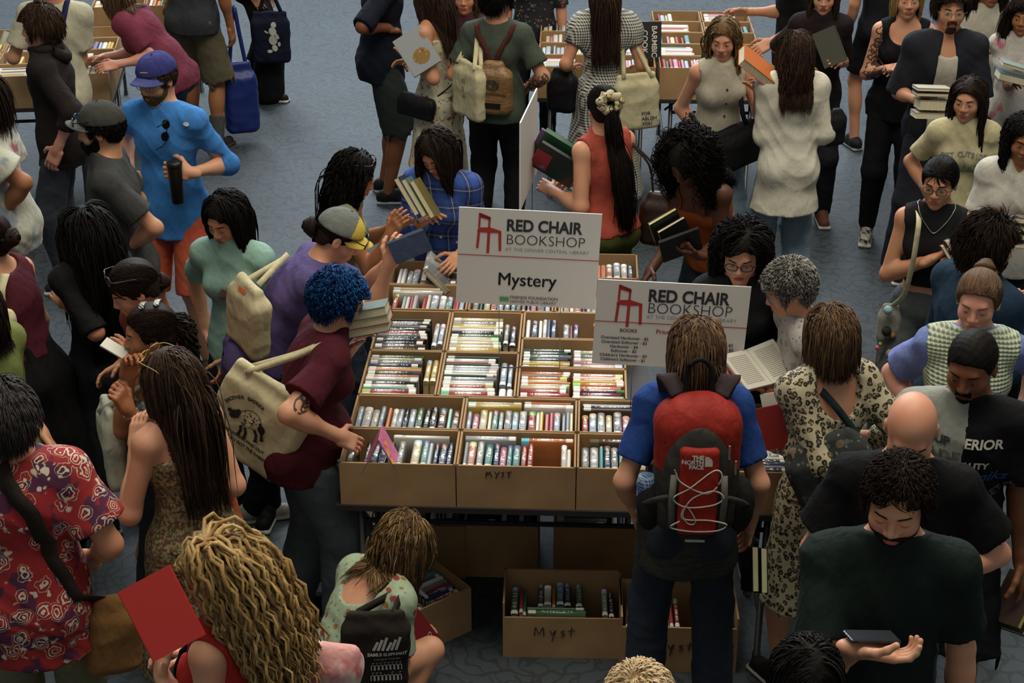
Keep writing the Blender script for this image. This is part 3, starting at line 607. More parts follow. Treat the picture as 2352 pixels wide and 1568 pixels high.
def make_hair(J, H, rng, cap, male):
    hc, HR, hs, s = J['hc'], J['HR'], J['hs'], J['s']; st = H.get('st', 'long'); c = H.get('c', 'brown'); cols = HC[c] if c in HC else (c, c, c); t = .004 if cap else H.get('t', .012); rt = J['root']
    ms = [mat('hair', q, rough=H.get('rough', .6)) for q in cols]; P = lambda x, y, z: hc+hs*(HR[0]*x+HR[1]*y+HR[2]*z)
    VV, QQ, MM, n = [], [], [], 0
    def add(V, Q, m):
        nonlocal n; VV.append(V); QQ.append(Q+n); MM.append(np.full(len(Q), m) if np.isscalar(m) else m); n += len(V)
    if st == 'bald': return
    # scalp layer that follows the hairline
    h_ = .0055; v, lo, _ = field([('u', ell(P(0, -.012, .030), HR, np.array((.075+t, .093+t, .086+t))*hs), .02), ('u', ell(P(0, -.045, -.03), HR, np.array((.058+t, .045+t, .05+t))*hs), .03)], h_, hc-.16, hc+.17)
    D = [(lo[i]+h_*np.arange(v.shape[i]))-hc[i] for i in range(3)]; D = [D[0][:, None, None], D[1][None, :, None], D[2][None, None, :]]
    lx, ly, lz = [sum(D[i]*HR[k, i] for i in range(3))/hs for k in range(3)]
    zl = zlim(ly, s)+H.get('hl', 0.)*(ly > .04)
    if H.get('peak'): zl = zl+.02*np.clip(np.abs(np.abs(lx)-.04)*-40+1, 0, 1)*(ly > .04)
    rg = (zl-lz)*.7; v = np.maximum(v, rg.astype(np.float32)); am = H.get('rgh', .0015)
    v += (am*np.sin(D[0]*190+2*np.sin(D[2]*60))*np.sin(D[1]*180+D[2]*90)).astype(np.float32); V, Q = nets(v, lo, h_); V = relax(V, Q, 1); add(V, Q, 1)
    N = int(H.get('n', 420)*(1 if H.get('sides') else 4.4)); Ln = H.get('len', .35); K = H.get('k', 15)
    if st in ('buzz',): N = 0
    capz = cap.get('z', .034) if cap else 9.
    # colliders
    nb, U1, Rc, Fc, che, g = J['nb'], J['U1'], J['Rc'], J['Fc'], J['che'], J['g']; RC = np.array([Rc, Fc, U1]); o = .014
    col = [(P(0, -.012, .030), HR, np.array((.078, .096, .089))*hs+t*.35), (P(0, .030, -.035), HR, np.array((.066, .078, .092))*hs), (nb+U1*.05, RC, np.array((.06, .06, .10))*s),
           (nb-U1*.060*s, RC, np.array((.17*g, .072*g, .075))*s+o), (che+U1*.0, RC, np.array((.15*g, .112*g, .20))*s+o)]
    def sim(pos, d, Ln, K, stiff=.55, grav=1., bias=np.zeros(3), lay=None, cols_=col, face=None, wid=None):
        pts = [pos]; dl = Ln/K if np.isscalar(Ln) else (Ln/K)[:, None]; tg = nrm(-Z*grav+bias)
        for k in range(K-1):
            d = d*stiff+tg*(1-stiff)+rng.randn(*d.shape)*H.get('jit', .035); d /= np.linalg.norm(d, axis=1)[:, None]; p = pts[-1]+d*dl
            for c_, R_, r_ in cols_:
                q = ((p-c_)@R_.T)/(r_+(0 if lay is None else lay[:, None])); m = np.linalg.norm(q, axis=1); ins = m < 1
                if ins.any(): q2 = q/np.maximum(m, 1e-6)[:, None]; p2 = c_+(q2*(r_+(0 if lay is None else lay[:, None])))@R_; p = np.where(ins[:, None], p2, p)
            if wid is not None:
                x_ = (p-hc)@Rc; zz = np.clip((hc[2]-.02-p[:, 2])/.12, 0, 1); lim = wid*(1-.10*zz)+.02*rng.rand(len(p))*0; ex = np.sign(x_)*np.maximum(np.abs(x_)-lim, 0); p = p-ex[:, None]*Rc
            if face is not None:
                q = ((p-hc)@HR.T)/hs; lim = np.interp(q[:, 2], [-.16, -.10, -.02, .05, .075], [.030, .058, .068, .060, 0.])*np.clip((q[:, 1]-.02)/.03, 0, 1)*H.get('face', 1.); m = (np.abs(q[:, 0]) < lim) & (q[:, 1] < .24) & (q[:, 2] > -.2)
                q[:, 0] = np.where(m, face*lim, q[:, 0]); fm = H.get('fwd', .058); q[:, 1] = np.where((q[:, 2] < .055) & (np.abs(q[:, 0]) < H.get('fx', .13)), np.minimum(q[:, 1], fm+.012*np.sin(q[:, 0]*300)), q[:, 1]); p = hc+hs*(q@HR)
            d = p-pts[-1]; d /= np.linalg.norm(d, axis=1)[:, None]+1e-9; pts.append(p)
        return np.stack(pts, 1)
    def roots(N, f=None):
        out = []
        while len(out) < N:
            q = nrm(rng.randn(3)); r = np.array((.075, .093, .086))+t*.5; p = q*r+np.array([0, -.012, .03]); z0 = zlim(p[1], s)+H.get('hl', 0.)*(p[1] > .04)
            if p[2] > z0+.002 and p[2] < capz+.012 and (f is None or f(p)): out.append(p)
        return np.array(out)
    def locks(pts, r0, sides=4, wave=0., freq=3., curl=False, tap=.8, mcol=None):
        N, K, _ = pts.shape; u = np.linspace(0, 1, K)
        if wave:
            T = np.gradient(pts, axis=1); T /= np.linalg.norm(T, axis=2)[..., None]+1e-9; A = np.cross(T, HR[1][None, None]+.01); A /= np.linalg.norm(A, axis=2)[..., None]+1e-6; B = np.cross(T, A); ph = rng.rand(N, 1)*6.28; amp = wave*np.minimum(1, u*3+.25)[None, :, None]
            an = (ph+u[None]*freq*6.28)[..., None]; pts = pts+amp*(np.sin(an)*A+(np.cos(an) if curl else np.sin(an*.7+1))*B*(1 if curl else .5))
        rr = r0*(rng.rand(N, 1)*.5+.75)*(1-tap*u[None]**3); V, Q = tubes(pts, rr, sides); mc = rng.randint(0, 3, N) if mcol is None else mcol
        per = len(Q); idx = np.zeros(per, int); idx = mc[np.minimum(Q[:, 0]//(K*sides), N-1)]; add(V, Q, idx)
    lw = H.get('r', .0062)*(1 if H.get('sides') else .40); lay0 = H.get('vol', .0)
    for under in (() if st not in ('long', 'bob', 'curly') else ((False,) if H.get('sides') else (True, False))):
        if under: N_, lw_, L_ = 300, .0065, Ln*.95
        else: N_, lw_, L_ = N, lw, Ln
        rp = roots(N_); part = H.get('part', 0.); sg = np.where(rp[:, :1] > part, 1., -1.); bkr = rp[:, 1:2] < -.01; d = np.concatenate([np.where(bkr, rng.uniform(-.45, .45, (N_, 1)), sg*.9), np.where(rp[:, 1:2] > .02, -.45, -.25)+0*sg, -.15+0*sg], 1)
        lay = (rng.rand(N_)*(.010+lay0)*(.7 if under else 1)+(.0 if under else .003))*np.where(rp[:, 1] > .02, .4, 1.); W = P(0, 0, 0)+hs*(rp@HR); d = d@HR; dn = (rp-np.array([0, -.012, .03]))/np.array((.075, .093, .086))**2; dn = dn@HR; dn /= np.linalg.norm(dn, axis=1)[:, None]; d = d-dn*np.sum(d*dn, 1)[:, None]; d /= np.linalg.norm(d, axis=1)[:, None]+1e-9
        bias = np.array(H.get('bias', (0, 0, 0)), float); bw = Rc*bias[0]+Fc*bias[1]+Z*bias[2]; Lr = L_*(.82+.25*rng.rand(N_))
        pts = sim(W, d, Lr, K, H.get('stiff', .62), 1., bw, lay, face=sg[:, 0], wid=H.get('wid', .098+lay0)*(.8+.25*rng.rand(N_))); locks(pts, lw_, H.get('sides', 3), H.get('wave', .0), H.get('freq', 3.), H.get('curl', False), H.get('tap', .8), mcol=np.zeros(N_, int) if under else None)
    if st == 'short':
        rp = roots(N); W = P(0, 0, 0)+hs*(rp@HR); cm = np.array(H.get('comb', (.5, .3, -.2)), float); dn = (rp-np.array([0, -.012, .03]))/np.array((.075, .093, .086))**2; dn /= np.linalg.norm(dn, axis=1)[:, None]
        d = cm[None]*np.array([1, 1, 1])+np.stack([rp[:, 0]*6, rp[:, 1]*0, -np.abs(rp[:, 0])*8-(rp[:, 1] < -.04)*.8], 1); d = d-dn*np.sum(d*dn, 1)[:, None]*.9+dn*H.get('lift', .12); d = d@HR; d /= np.linalg.norm(d, axis=1)[:, None]+1e-9
        pts = sim(W, d, Ln*(.6+.5*rng.rand(N)), 8, H.get('stiff', .62), .6, np.zeros(3), np.full(N, t*.6)+rng.rand(N)*.008, col[:2], face=np.sign(rp[:, 0]+1e-6)); locks(pts, lw, 3, H.get('wave', 0.), H.get('freq', 1.5), H.get('curl', False), .9)
    elif st in ('pony', 'bun', 'tied'):
        tie = np.array(H.get('tie', (0, -.115, .02))); rp = roots(N, lambda p: True); W = P(0, 0, 0)+hs*(rp@HR); u = np.linspace(0, 1, 10)[None, :, None]
        c0 = np.array([0, -.012, .03]); Rr = np.array((.075, .093, .086))+t; A = (rp-c0)/Rr; A /= np.linalg.norm(A, axis=1)[:, None]; B = (tie-c0)/Rr; B = B/np.linalg.norm(B); X = A[:, None]*(1-u)+B[None, None]*u; X /= np.linalg.norm(X, axis=2)[..., None]+1e-6; X = X*Rr+c0
        locks(hc+hs*(X@HR), lw*.9, 3, 0, tap=.3)
        tw_ = P(*tie)
        if st == 'bun':
            b_ = H.get('br', .035); q = np.linspace(0, 1, 60); th = q*6.28*3.2; R3 = HR; ax = nrm(tie-c0)@HR; X1 = nrm(np.cross(ax, Z+.1)); X2 = np.cross(ax, X1)
            pts = tw_+ax*(.2+q[:, None])*b_+(X1*np.cos(th)[:, None]+X2*np.sin(th)[:, None])*(b_*(1.05-q[:, None]*.75)); V, Q = tubes(pts[None], np.full((1, 60), b_*.42), 8); add(V, Q, 1)
            V, Q = sdf([('u', ell(tw_+ax*b_*.5, np.eye(3), (b_*.9,)*3), .01)], .007); add(V, Q, 0)
        elif st == 'pony':
            M = int(H.get('m', 90)*3); W = np.repeat(tw_[None], M, 0)+rng.randn(M, 3)*.010; d0 = nrm((tie-c0)@HR*.9+Z*.1); lay = rng.rand(M)*H.get('pw', .035)+.003; bias = np.array(H.get('bias', (0, 0, 0)), float); bw = Rc*bias[0]+Fc*bias[1]
            pts = sim(W, np.repeat(d0[None], M, 0)*.5-Z*.8+rng.randn(M, 3)*.10, Ln*(.8+.25*rng.rand(M)), K, .5, 1., bw, lay, wid=None if H.get('curl') else H.get('pwid', .05)*(.3+.7*rng.rand(M))); locks(pts, lw*1.3, 3, H.get('wave', 0.), H.get('freq', 3.), H.get('curl', False))
            b = MB(); b.tube(crv([tw_+.018*(HR[0]*math.cos(a)+HR[2]*math.sin(a)) for a in np.linspace(0, 6.28, 7)], 4), .006, 0, 6); b.build('hair_tie', mat('cloth', '202020'), rt, True)
    J['hair'] = mesh('hair', np.concatenate(VV), np.concatenate(QQ), ms, rt, True, None, np.concatenate(MM))
def make_cap(J, c):
    hc, HR, hs = J['hc'], J['HR'], J['hs']; P = lambda x, y, z: hc+hs*(HR[0]*x+HR[1]*y+HR[2]*z); bk = -1 if c.get('back') else 1; t = c.get('t', .016); HT = c.get('h', .0)
    tilt = c.get('tilt', 0.); n = nrm(HR[2]*math.cos(tilt)-HR[1]*math.sin(tilt)*-1)
    op = [('u', ell(P(0, -.010, .034+HT), HR, np.array((.078+t, .096+t, .086+t))*hs), .01)]
    if c.get('flat'): op += [('i', half(P(0, 0, .128+HT), HR[2]), .02)]
    op += [('i', half(P(0, -.05, c.get('z', .034)), -(HR[2]*.98-HR[1]*.12)), .006), ('s', ell(P(0, -.012, .030), HR, np.array((.076, .094, .086))*hs), .003)]
    V, Q = sdf(op, .0055); lc = ((V[Q].mean(1)-hc)@HR.T)/hs; mi = None; cm = c['m']
    if len(cm) > 1: mi = (lc[:, 1]*bk > c.get('panel', .03)).astype(int)
    o = mesh('cap', V, Q, cm, J['root'], True, None, mi); J['cap'] = o
    b = MB(); nu, nv = 17, 8; Vt = []; Vb = []
    for j in range(nv):
        for i in range(nu):
            a = math.radians(-72+144*i/(nu-1)); r0 = .082+.0; e = j/(nv-1); L = c.get('brim', .068)*max(.0, math.cos(a))**.55*e
            x = math.sin(a)*(r0+.006)*1.0; y = bk*(math.cos(a)*(.098)+L)-.010; z = c.get('z', .034)+.020-.030*(x/.08)**2-.012*e+c.get('brimup', 0.)*e; Vt.append(P(x, y, z)); Vb.append(P(x, y, z-.0035))
    F = []; nn = nu*nv
    for j in range(nv-1):
        for i in range(nu-1): q = [j*nu+i, j*nu+i+1, (j+1)*nu+i+1, (j+1)*nu+i]; F += [q, [k+nn for k in q[::-1]]]
    for i in range(nu-1): q = (nv-1)*nu+i; F.append([q, q+1, q+1+nn, q+nn])
    b.add(Vt+Vb, F); b.build('brim', c.get('bm', cm[-1]), o, True)
    MB().add(*ico(P(0, -.010, .034+HT+(.086+t) if not c.get('flat') else .127+HT), .006)).build('button', cm[0], o, True)
def ico(c, r, n=8, m=5):
    V = []; F = []
    for j in range(m+1):
        for i in range(n): a = 6.283*i/n; b = math.pi*j/m; V.append(np.array(c)+r*np.array([math.cos(a)*math.sin(b), math.sin(a)*math.sin(b), math.cos(b)]))
    for j in range(m):
        for i in range(n): F.append([j*n+i, (j+1)*n+i, (j+1)*n+(i+1) % n, j*n+(i+1) % n])
    return V, F
def make_glasses(J, G):
    hc, HR, hs = J['hc'], J['HR'], J['hs']; up, fw = G.get('up', 0.), G.get('fw', 0.); tl = G.get('tilt', 0.)   # up/forward shift for glasses worn on the head
    def P(x, y, z):
        y2 = y*math.cos(tl)-z*math.sin(tl); z2 = y*math.sin(tl)+z*math.cos(tl); return hc+hs*(HR[0]*x+HR[1]*(y2+fw)+HR[2]*(z2+up))
    r = G.get('r', .0020); m = mat('plastic', G.get('c', '151312'), rough=.3); b = MB(); w2, h2 = G.get('w', .025), G.get('hh', .018); wd = G.get('wd', 1.)
    ln = MB()
    for q in (-1, 1):
        th = np.linspace(0, 2*math.pi, 21); X = np.sign(np.cos(th))*np.abs(np.cos(th))**.75*w2; Zz = np.sign(np.sin(th))*np.abs(np.sin(th))**.75*h2
        pts = np.array([P((q*.033+x)*wd, .101-abs(q*.033+x)*.16, z-.004) for x, z in zip(X, Zz)]); b.tube(pts, r, 0, 6); ln.add(np.concatenate([pts[:-1], [pts[:-1].mean(0)]]), [[i, (i+1) % 20, 20] for i in range(20)])
        b.tube(crv([P(q*.060*wd, .094, .004), P(q*.078*wd, .075, .004), P(q*.083*wd, .0, .004), P(q*.080*wd, -.02, -.012)], 6), r*.9, 0, 6)
    b.tube(crv([P(-.010, .100, .000), P(0, .102, .004), P(.010, .100, .000)], 4), r, 0, 6)
    o = b.build(G.get('name', 'glasses'), m, J['root'], True)
    ln.build('lens', mat('plastic', '0c0c0e', rough=.08) if G.get('dark') else mat('glass', '8a9092'), o)
    return o
# ---------------------------------------------------------------- carpet, tables, cartons, books, signs
mesh('floor', [(-14, -2, 0), (14, -2, 0), (14, 40, 0), (-14, 40, 0)], [[0, 1, 2, 3]], mat('carpet', '242a2f', '3f4b53', '0c0e10', rough=.62), None, False)['kind'] = 'structure'
WM = mat('plain', '8a8880')
for nm_, v_ in (('wall_left', [(-14, -2, 0), (-14, 40, 0), (-14, 40, 14), (-14, -2, 14)]), ('wall_right', [(14, 40, 0), (14, -2, 0), (14, -2, 14), (14, 40, 14)]), ('wall_back', [(-14, 40, 0), (14, 40, 0), (14, 40, 14), (-14, 40, 14)])):
    mesh(nm_, v_, [[0, 1, 2, 3]], WM, None, False)['kind'] = 'structure'
CB = mat('cardboard', '9c7c56', 'b59268', rough=.9); INK = mat('plain', '2a2420', rough=.8)
def carton(c, W, D, w_, d_, h_, label, group, drop=0., name='cardboard_box'):
    """open carton; c = front left bottom corner, W width axis, D depth axis"""
    c = np.asarray(c, float); R = np.array([W, D, Z]); t = .004; b = MB(); P = lambda x, y, z: c+W*x+D*y+Z*z
    b.box(P(w_/2, d_/2, t), R, (w_/2-.001, d_/2-.001, t)); b.box(P(w_/2, t, h_/2-drop/2), R, (w_/2-.001, t, h_/2-drop/2)); b.box(P(w_/2, d_-t, h_/2), R, (w_/2-.001, t, h_/2))
    b.box(P(t, d_/2, h_/2), R, (t, d_/2-.001, h_/2)); b.box(P(w_-t, d_/2, h_/2), R, (t, d_/2-.001, h_/2))
    o = b.build(name, CB, None, False, c); tag(o, label, 'box', group); return o, P
BCOL = dict(paleblue='9fb3c4', navy='2c3a5c', white='d2cfc6', cream='cdbf9c', red='a13a34', pink='c07f96', teal='4d8d8e', green='4d7250', darkgreen='2f4a3a', grey='7c8084', black='1e1e22', yellow='c9ac4e', orange='c5763c', purple='5d4a72', brown='5f4634', lightgrey='a9adb0', salmon='c48876', mint='8fb5a3', maroon='6a2a36')
CN = dict(paleblue='pale blue', darkgreen='dark green', lightgrey='light grey')
BK = mat('book', 'ffffff'); PG = mat('pages', 'cfc4a4'); STK = mat('plain', 'dcdad2', rough=.35); BAR = mat('plain', '3a3038', rough=.4)
def _bookmeshes():
    b = MB(); n = 9; t, L, H = .03, .23, .155; V = []
    for y in (-L/2, L/2):
        for i in range(n): a = math.pi*i/(n-1); V.append((-math.cos(a)*t/2, y, H/2-.005+math.sin(a)*.008))
        V += [(t/2, y, -H/2), (t/2-.0025, y, -H/2), (t/2-.0025, y, H/2-.008), (-t/2+.0025, y, H/2-.008), (-t/2+.0025, y, -H/2), (-t/2, y, -H/2)]
    m = n+6; F = [[i, (i+1) % m, m+(i+1) % m, m+i] for i in range(m)]
    for o in (0, m):
        A = [o+i for i in range(n)]+[o+n+2, o+n+3]; B = [o+n-1, o+n, o+n+1, o+n+2]; C = [o, o+n+3, o+n+4, o+n+5]
        for f in (A, B, C): F.append(f if o == 0 else f[::-1])
    cov = mesh('book', V, F, BK); p = MB(); p.box((0, 0, -.004), np.eye(3), (t/2-.003, L/2-.004, H/2-.006)); pg = p.build('pages', PG)
    V = []; 
    for y in (-L/2+.004, -L/2+.034):
        for i in range(n): a = math.pi*i/(n-1); V.append((-math.cos(a)*(t/2+.0004), y, H/2-.0045+math.sin(a)*.0085))
    st = mesh('spine_label', V, [[i, i+1, n+i+1, n+i] for i in range(n-1)], STK)
    for o in (cov, pg, st): COL.objects.unlink(o)
    return cov, pg, st
BM = _bookmeshes()
ORD = 'first second third fourth fifth sixth seventh eighth ninth tenth eleventh twelfth thirteenth fourteenth fifteenth sixteenth seventeenth eighteenth nineteenth twentieth'.split()
def book(c, X, Y, N3, t, L, H, colr, label, group=None, sticker=True, pages=True):
    """c centre; X thickness axis, Y along the spine, N3 towards the spine"""
    M = np.eye(4); M[:3, 0] = X; M[:3, 1] = Y; M[:3, 2] = N3; M[:3, 3] = c; mw = Matrix(M.tolist()); sc = Matrix.Diagonal((t/.03, L/.23, H/.155, 1))
    o = BM[0].copy(); COL.objects.link(o); o.matrix_world = mw @ sc; hx = BCOL.get(colr, colr); o.color = lin(hx); tag(o, label, 'book', group)
    for k, src in enumerate(BM[1:]):
        if (k == 0 and not pages) or (k == 1 and not sticker): continue
        q = src.copy(); COL.objects.link(q); q.parent = o
    return o
brs = random.Random(5); CNT = {}
def fill(P, W, D, w_, d_, top, spec, box, group, dark=0, bh=.150):
    """spec: runs of books (kind, x0, x1, y0, y1, palette, gap); 'v' = spines along the depth, 'h' = spines along the width; every spine faces up at height top"""
    for kind, x0, x1, y0, y1, *rest in spec:
        pal = rest[0] if rest else list(BCOL); gap = rest[1] if len(rest) > 1 else .08; side = 'left' if (x0+x1)/2 < w_/2 else 'right'
        if kind == 'v':
            L = min(y1-y0, .235); x = x0
            while x < x1-.014:
                t = brs.choice([.018, .022, .026, .03, .034, .038]); t = min(t, x1-x)
                if brs.random() < gap*.7: x += t*.8; continue
                k = (box, 'v'); CNT[k] = CNT.get(k, -1)+1; l = L-brs.choice([0, .0, .01, .02]); hh = bh-brs.random()*.022; lean = brs.choice([0, 0, .04, -.05, .09])*.5; X = nrm(W*math.cos(lean)+Z*math.sin(lean)); N = nrm(Z*math.cos(lean)-W*math.sin(lean))
                c = P(x+t/2, y0+l/2+brs.random()*.004, top-hh/2-brs.random()*.016-.006); cn = brs.choice(pal)
                book(c, X, D, N, t*.86, l, hh, cn, f"{CN.get(cn, cn)} book, {ORD[min(CNT[k], 19)]} from the left in the {box}", group); x += t
        else:
            L = min(x1-x0, .24); y = y0; stack = f"{side} pile" if w_ > .38 else "pile"
            while y < y1-.012:
                t = brs.choice([.016, .02, .024, .028, .034]); t = min(t, y1-y); l = L-brs.choice([0, .005, .015]); hh = bh-brs.random()*.03; cn = brs.choice(pal); k = (box, stack); CNT[k] = CNT.get(k, -1)+1
                c = P(x0+l/2, y+t/2, top-hh/2-brs.random()*.004); book(c, D, W if brs.random() < .6 else -W, Z, t*.9, l, hh, cn, f"{CN.get(cn, cn)} sideways book, {ORD[min(CNT[k], 19)]} from front, {stack} of the {box}", group); y += t
def thin_out(keep_n=292):
    """only the books that show largest stay objects of their own; the others, far behind, become one object"""
    bs = [o for o in COL.objects if o.name.split('.')[0] == 'book' and o.type == 'MESH' and o.parent is None]; bpy.context.view_layer.update()
    hk = sum(1 for o in COL.objects if o.name.split('.')[0] == 'book' and o.type == 'EMPTY'); keep_n -= hk
    def size(o):
        m = o.matrix_world; p = np.array(m.translation); d = p-CAMP; z = d@FW; a = (m.to_3x3() @ Vector((0, .23, 0))).length*(m.to_3x3() @ Vector((.03, 0, 0))).length; x = 1176+FPX*(d@RTV)/z; y = 784-FPX*(d@UPV)/z
        return a*(FPX/z)**2*(1 if -10 < x < 2362 and -10 < y < 1578 else .01)*(.15 if p[2] < .5 and p[1] > 5.72 else 1)
    bs.sort(key=size, reverse=True); rest = bs[keep_n:]; V = []; F = []; M = []; n = 0; ms = []; keyd = {}
    def slot(m):
        if m.name not in keyd: keyd[m.name] = len(ms); ms.append(m)
        return keyd[m.name]
    for o in rest:
        if size(o) < 1: 
            kill = True
        hx = ''.join('%02x' % int(round(255*(c*12.92 if c < .0031308 else 1.055*c**(1/2.4)-.055))) for c in o.color[:3])
        for q in [o]+list(o.children):
            mw = o.matrix_world; me = q.data; k = slot(mat('plastic', hx, rough=.4) if q is o else me.materials[0]); V += [tuple(mw @ v.co) for v in me.vertices]; F += [[i+n for i in p.vertices] for p in me.polygons]; M += [k]*len(me.polygons); n += len(me.vertices)
    for o in rest:
        for q in list(o.children): bpy.data.objects.remove(q)
        bpy.data.objects.remove(o)
    if V: tag(mesh('books', V, F, ms, None, False, None, M), 'mixed books in the cartons at the back and under the tables', 'books', 'books in the cartons on the tables behind', 'stuff')
BLACK = mat('plain', '16161a', rough=.5); STEEL = mat('metal', '55585a', rough=.45)
def table(P, w_, d_, h_, label, legs=True, group='folding tables under the cartons'):
    """P(x,y,z) corner mapping"""
    W = P(1, 0, 0)-P(0, 0, 0); D = P(0, 1, 0)-P(0, 0, 0); t = root('folding_table', P(w_/2, d_/2, 0), label, 'table', group)
    b = MB(); b.box(P(w_/2, d_/2, h_-.0125), np.array([W, D, Z]), (w_/2, d_/2, .0125)); b.build('tabletop', mat('plain', '2a2826', rough=.6), t)
    for x in (.09, w_-.09):
        for y in (.07, d_-.07): b = MB(); b.tube([P(x, y, 0), P(x, y, h_-.025)], .0145, 0, 10); b.tube([P(x, y, 0), P(x, y, .03)], .019, 0, 10); b.build('leg', STEEL, t, True)
        b = MB(); b.tube([P(x, .07, .2), P(x, d_-.07, .2)], .010, 0, 8); b.build('crossbar', STEEL, t, True)
        b = MB(); b.tube([P(x, d_/2, .42), P(x+(.35 if x < w_/2 else -.35), d_/2, h_-.03)], .008, 0, 8); b.build('brace', STEEL, t, True)
    b = MB(); b.tube([P(.09, .07, h_-.11), P(w_-.09, .07, h_-.11)], .011, 0, 8); b.build('front_rail', BLACK, t, True)
    return t
Pm = lambda x, y, z: tb(x, y, z)
table(lambda x, y, z: tb(x-.02, y-.01, z), 1.80, .60, .74, 'front folding table carrying the two long rows of mystery cartons')
table(lambda x, y, z: tb(x-.02, y+.60, z), 1.27, .76, .74, 'middle folding table behind the front one, under cartons of sideways books')
table(lambda x, y, z: tb(x-.02, y+1.37, z), 1.27, .63, .74, 'rear folding table under the Mystery sign, carrying the furthest cartons')
light_ = ['paleblue', 'white', 'lightgrey', 'paleblue', 'red', 'navy', 'teal', 'cream', 'pink', 'grey', 'salmon', 'lightgrey']
dk = ['black', 'grey', 'navy', 'darkgreen', 'brown', 'lightgrey', 'maroon', 'black']
bright = ['yellow', 'orange', 'salmon', 'green', 'cream', 'white', 'red', 'mint', 'teal', 'maroon', 'lightgrey', 'grey']
GB = 'books spine up in the mystery cartons'
def mbox(x, y, w_, d_, where, spec, label=None, drop=.0, h_=.19):
    o, P = carton(tb(x, y, .74), TW, TD, w_, d_, h_, label or ('brown cardboard box of mystery books, the '+where), 'cartons of mystery books on the main tables', drop)
    fill(P, TW, TD, w_, d_, h_-.010, spec, where, GB); return o, P
A1 = mbox(0, 0, .456, .277, 'front left carton', [('v', .02, .20, .012, .22, dk+['green', 'teal'], .1), ('v', .215, .444, .012, .22, light_, .04), ('h', .19, .43, .228, .262, ['lightgrey', 'white'])])
A2 = mbox(.46, 0, .466, .277, 'carton marked MYST', [('v', .02, .31, .012, .215, light_+['teal'], .06), ('h', .02, .24, .225, .262, dk), ('h', .245, .46, .225, .262, ['orange', 'salmon']), ('v', .405, .45, .012, .21, ['pink', 'white'], 0)])
A3 = mbox(.93, 0, .40, .277, 'front carton beside the backpack', [('v', .015, .39, .012, .21, light_, .05), ('h', .05, .29, .23, .262, dk)])
A4 = mbox(1.335, 0, .43, .277, 'front carton at right end', [('h', .02, .22, .012, .26, dk+['purple', 'white']), ('h', .225, .42, .012, .26, dk+['purple', 'white', 'lightgrey'])])
B1 = mbox(0, .283, .456, .277, 'second row left carton', [('v', .015, .13, .012, .21, ['paleblue', 'lightgrey', 'white'], 0), ('v', .14, .445, .012, .22, ['black', 'darkgreen', 'brown', 'orange', 'teal', 'mint', 'green', 'salmon', 'grey', 'paleblue', 'white'], .08)])
B2 = mbox(.46, .283, .466, .277, 'second row middle carton', [('v', .012, .455, .012, .205, light_+['yellow', 'orange'], .04), ('h', .01, .24, .215, .262, ['cream', 'yellow', 'orange']), ('h', .245, .455, .215, .262, ['orange', 'cream', 'white'])])
B3 = mbox(.93, .283, .40, .277, 'second row carton beside the backpack', [('v', .015, .39, .012, .20, light_, .08), ('h', .02, .25, .21, .262, dk+['white'])])
B4 = mbox(1.335, .283, .43, .277, 'second row right end carton', [('h', .02, .22, .012, .26, dk+['white']), ('h', .225, .42, .012, .26, dk)])
C1 = mbox(.0, .567, .33, .41, 'third row left carton', [('h', .012, .245, .015, .39, bright+dk), ('v', .26, .315, .15, .37, ['yellow', 'paleblue'], 0)])
C2 = mbox(.335, .567, .33, .41, 'third row middle carton', [('h', .012, .245, .015, .39, ['lightgrey', 'white', 'grey', 'paleblue', 'teal', 'white', 'red', 'darkgreen']), ('v', .255, .318, .015, .12, ['pink', 'white'], 0), ('v', .255, .318, .135, .34, ['paleblue', 'pink'], 0)])
C3 = mbox(.670, .567, .465, .277, 'third row right carton', [('h', .012, .225, .015, .262, ['orange', 'red', 'lightgrey', 'white', 'green', 'grey', 'cream']), ('h', .235, .455, .015, .262, ['maroon', 'yellow', 'green', 'white', 'orange', 'salmon'])])
D3 = mbox(.670, .848, .465, .277, 'carton beside the price list', [('h', .012, .225, .015, .20, ['grey', 'yellow', 'darkgreen', 'black', 'cream']), ('h', .235, .455, .015, .20, ['grey', 'green', 'white', 'cream', 'pink'])])
D1 = mbox(.0, .981, .33, .41, 'fourth row left carton', [('h', .012, .245, .03, .34, dk+['yellow', 'red', 'purple', 'lightgrey']), ('v', .262, .315, .10, .33, ['paleblue', 'lightgrey'], 0)])
D2 = mbox(.335, .981, .33, .41, 'fourth row middle carton', [('h', .012, .245, .015, .37, ['white', 'cream', 'yellow', 'grey', 'green', 'black', 'cream', 'white']), ('v', .25, .318, .12, .34, ['grey', 'paleblue', 'navy'], 0)])
E3 = mbox(.670, 1.129, .465, .277, 'carton under the Mystery sign', [('v', .015, .17, .012, .24, ['white', 'paleblue', 'lightgrey', 'navy'], 0), ('v', .18, .30, .012, .2, dk, .2), ('v', .32, .45, .012, .23, ['paleblue', 'red', 'white'], .3)])
E1 = mbox(.0, 1.408, .40, .277, 'fifth row left carton', [('v', .015, .385, .012, .20, ['paleblue', 'navy', 'white', 'red', 'teal', 'lightgrey', 'maroon'], .05), ('h', .03, .27, .21, .262, ['lightgrey', 'cream', 'white'])])
E2 = mbox(.405, 1.408, .40, .277, 'fifth row carton behind the Mystery sign', [('v', .015, .385, .012, .21, dk+light_, .05)])
E4 = mbox(.81, 1.408, .40, .277, 'fifth row carton behind both signs', [('v', .015, .385, .012, .21, light_, .05)])
F1 = mbox(.0, 1.690, .40, .277, 'rearmost left carton', [('v', .03, .14, .012, .235, ['paleblue', 'white', 'lightgrey'], 0), ('h', .15, .33, .02, .2, ['darkgreen', 'brown', 'black'])])
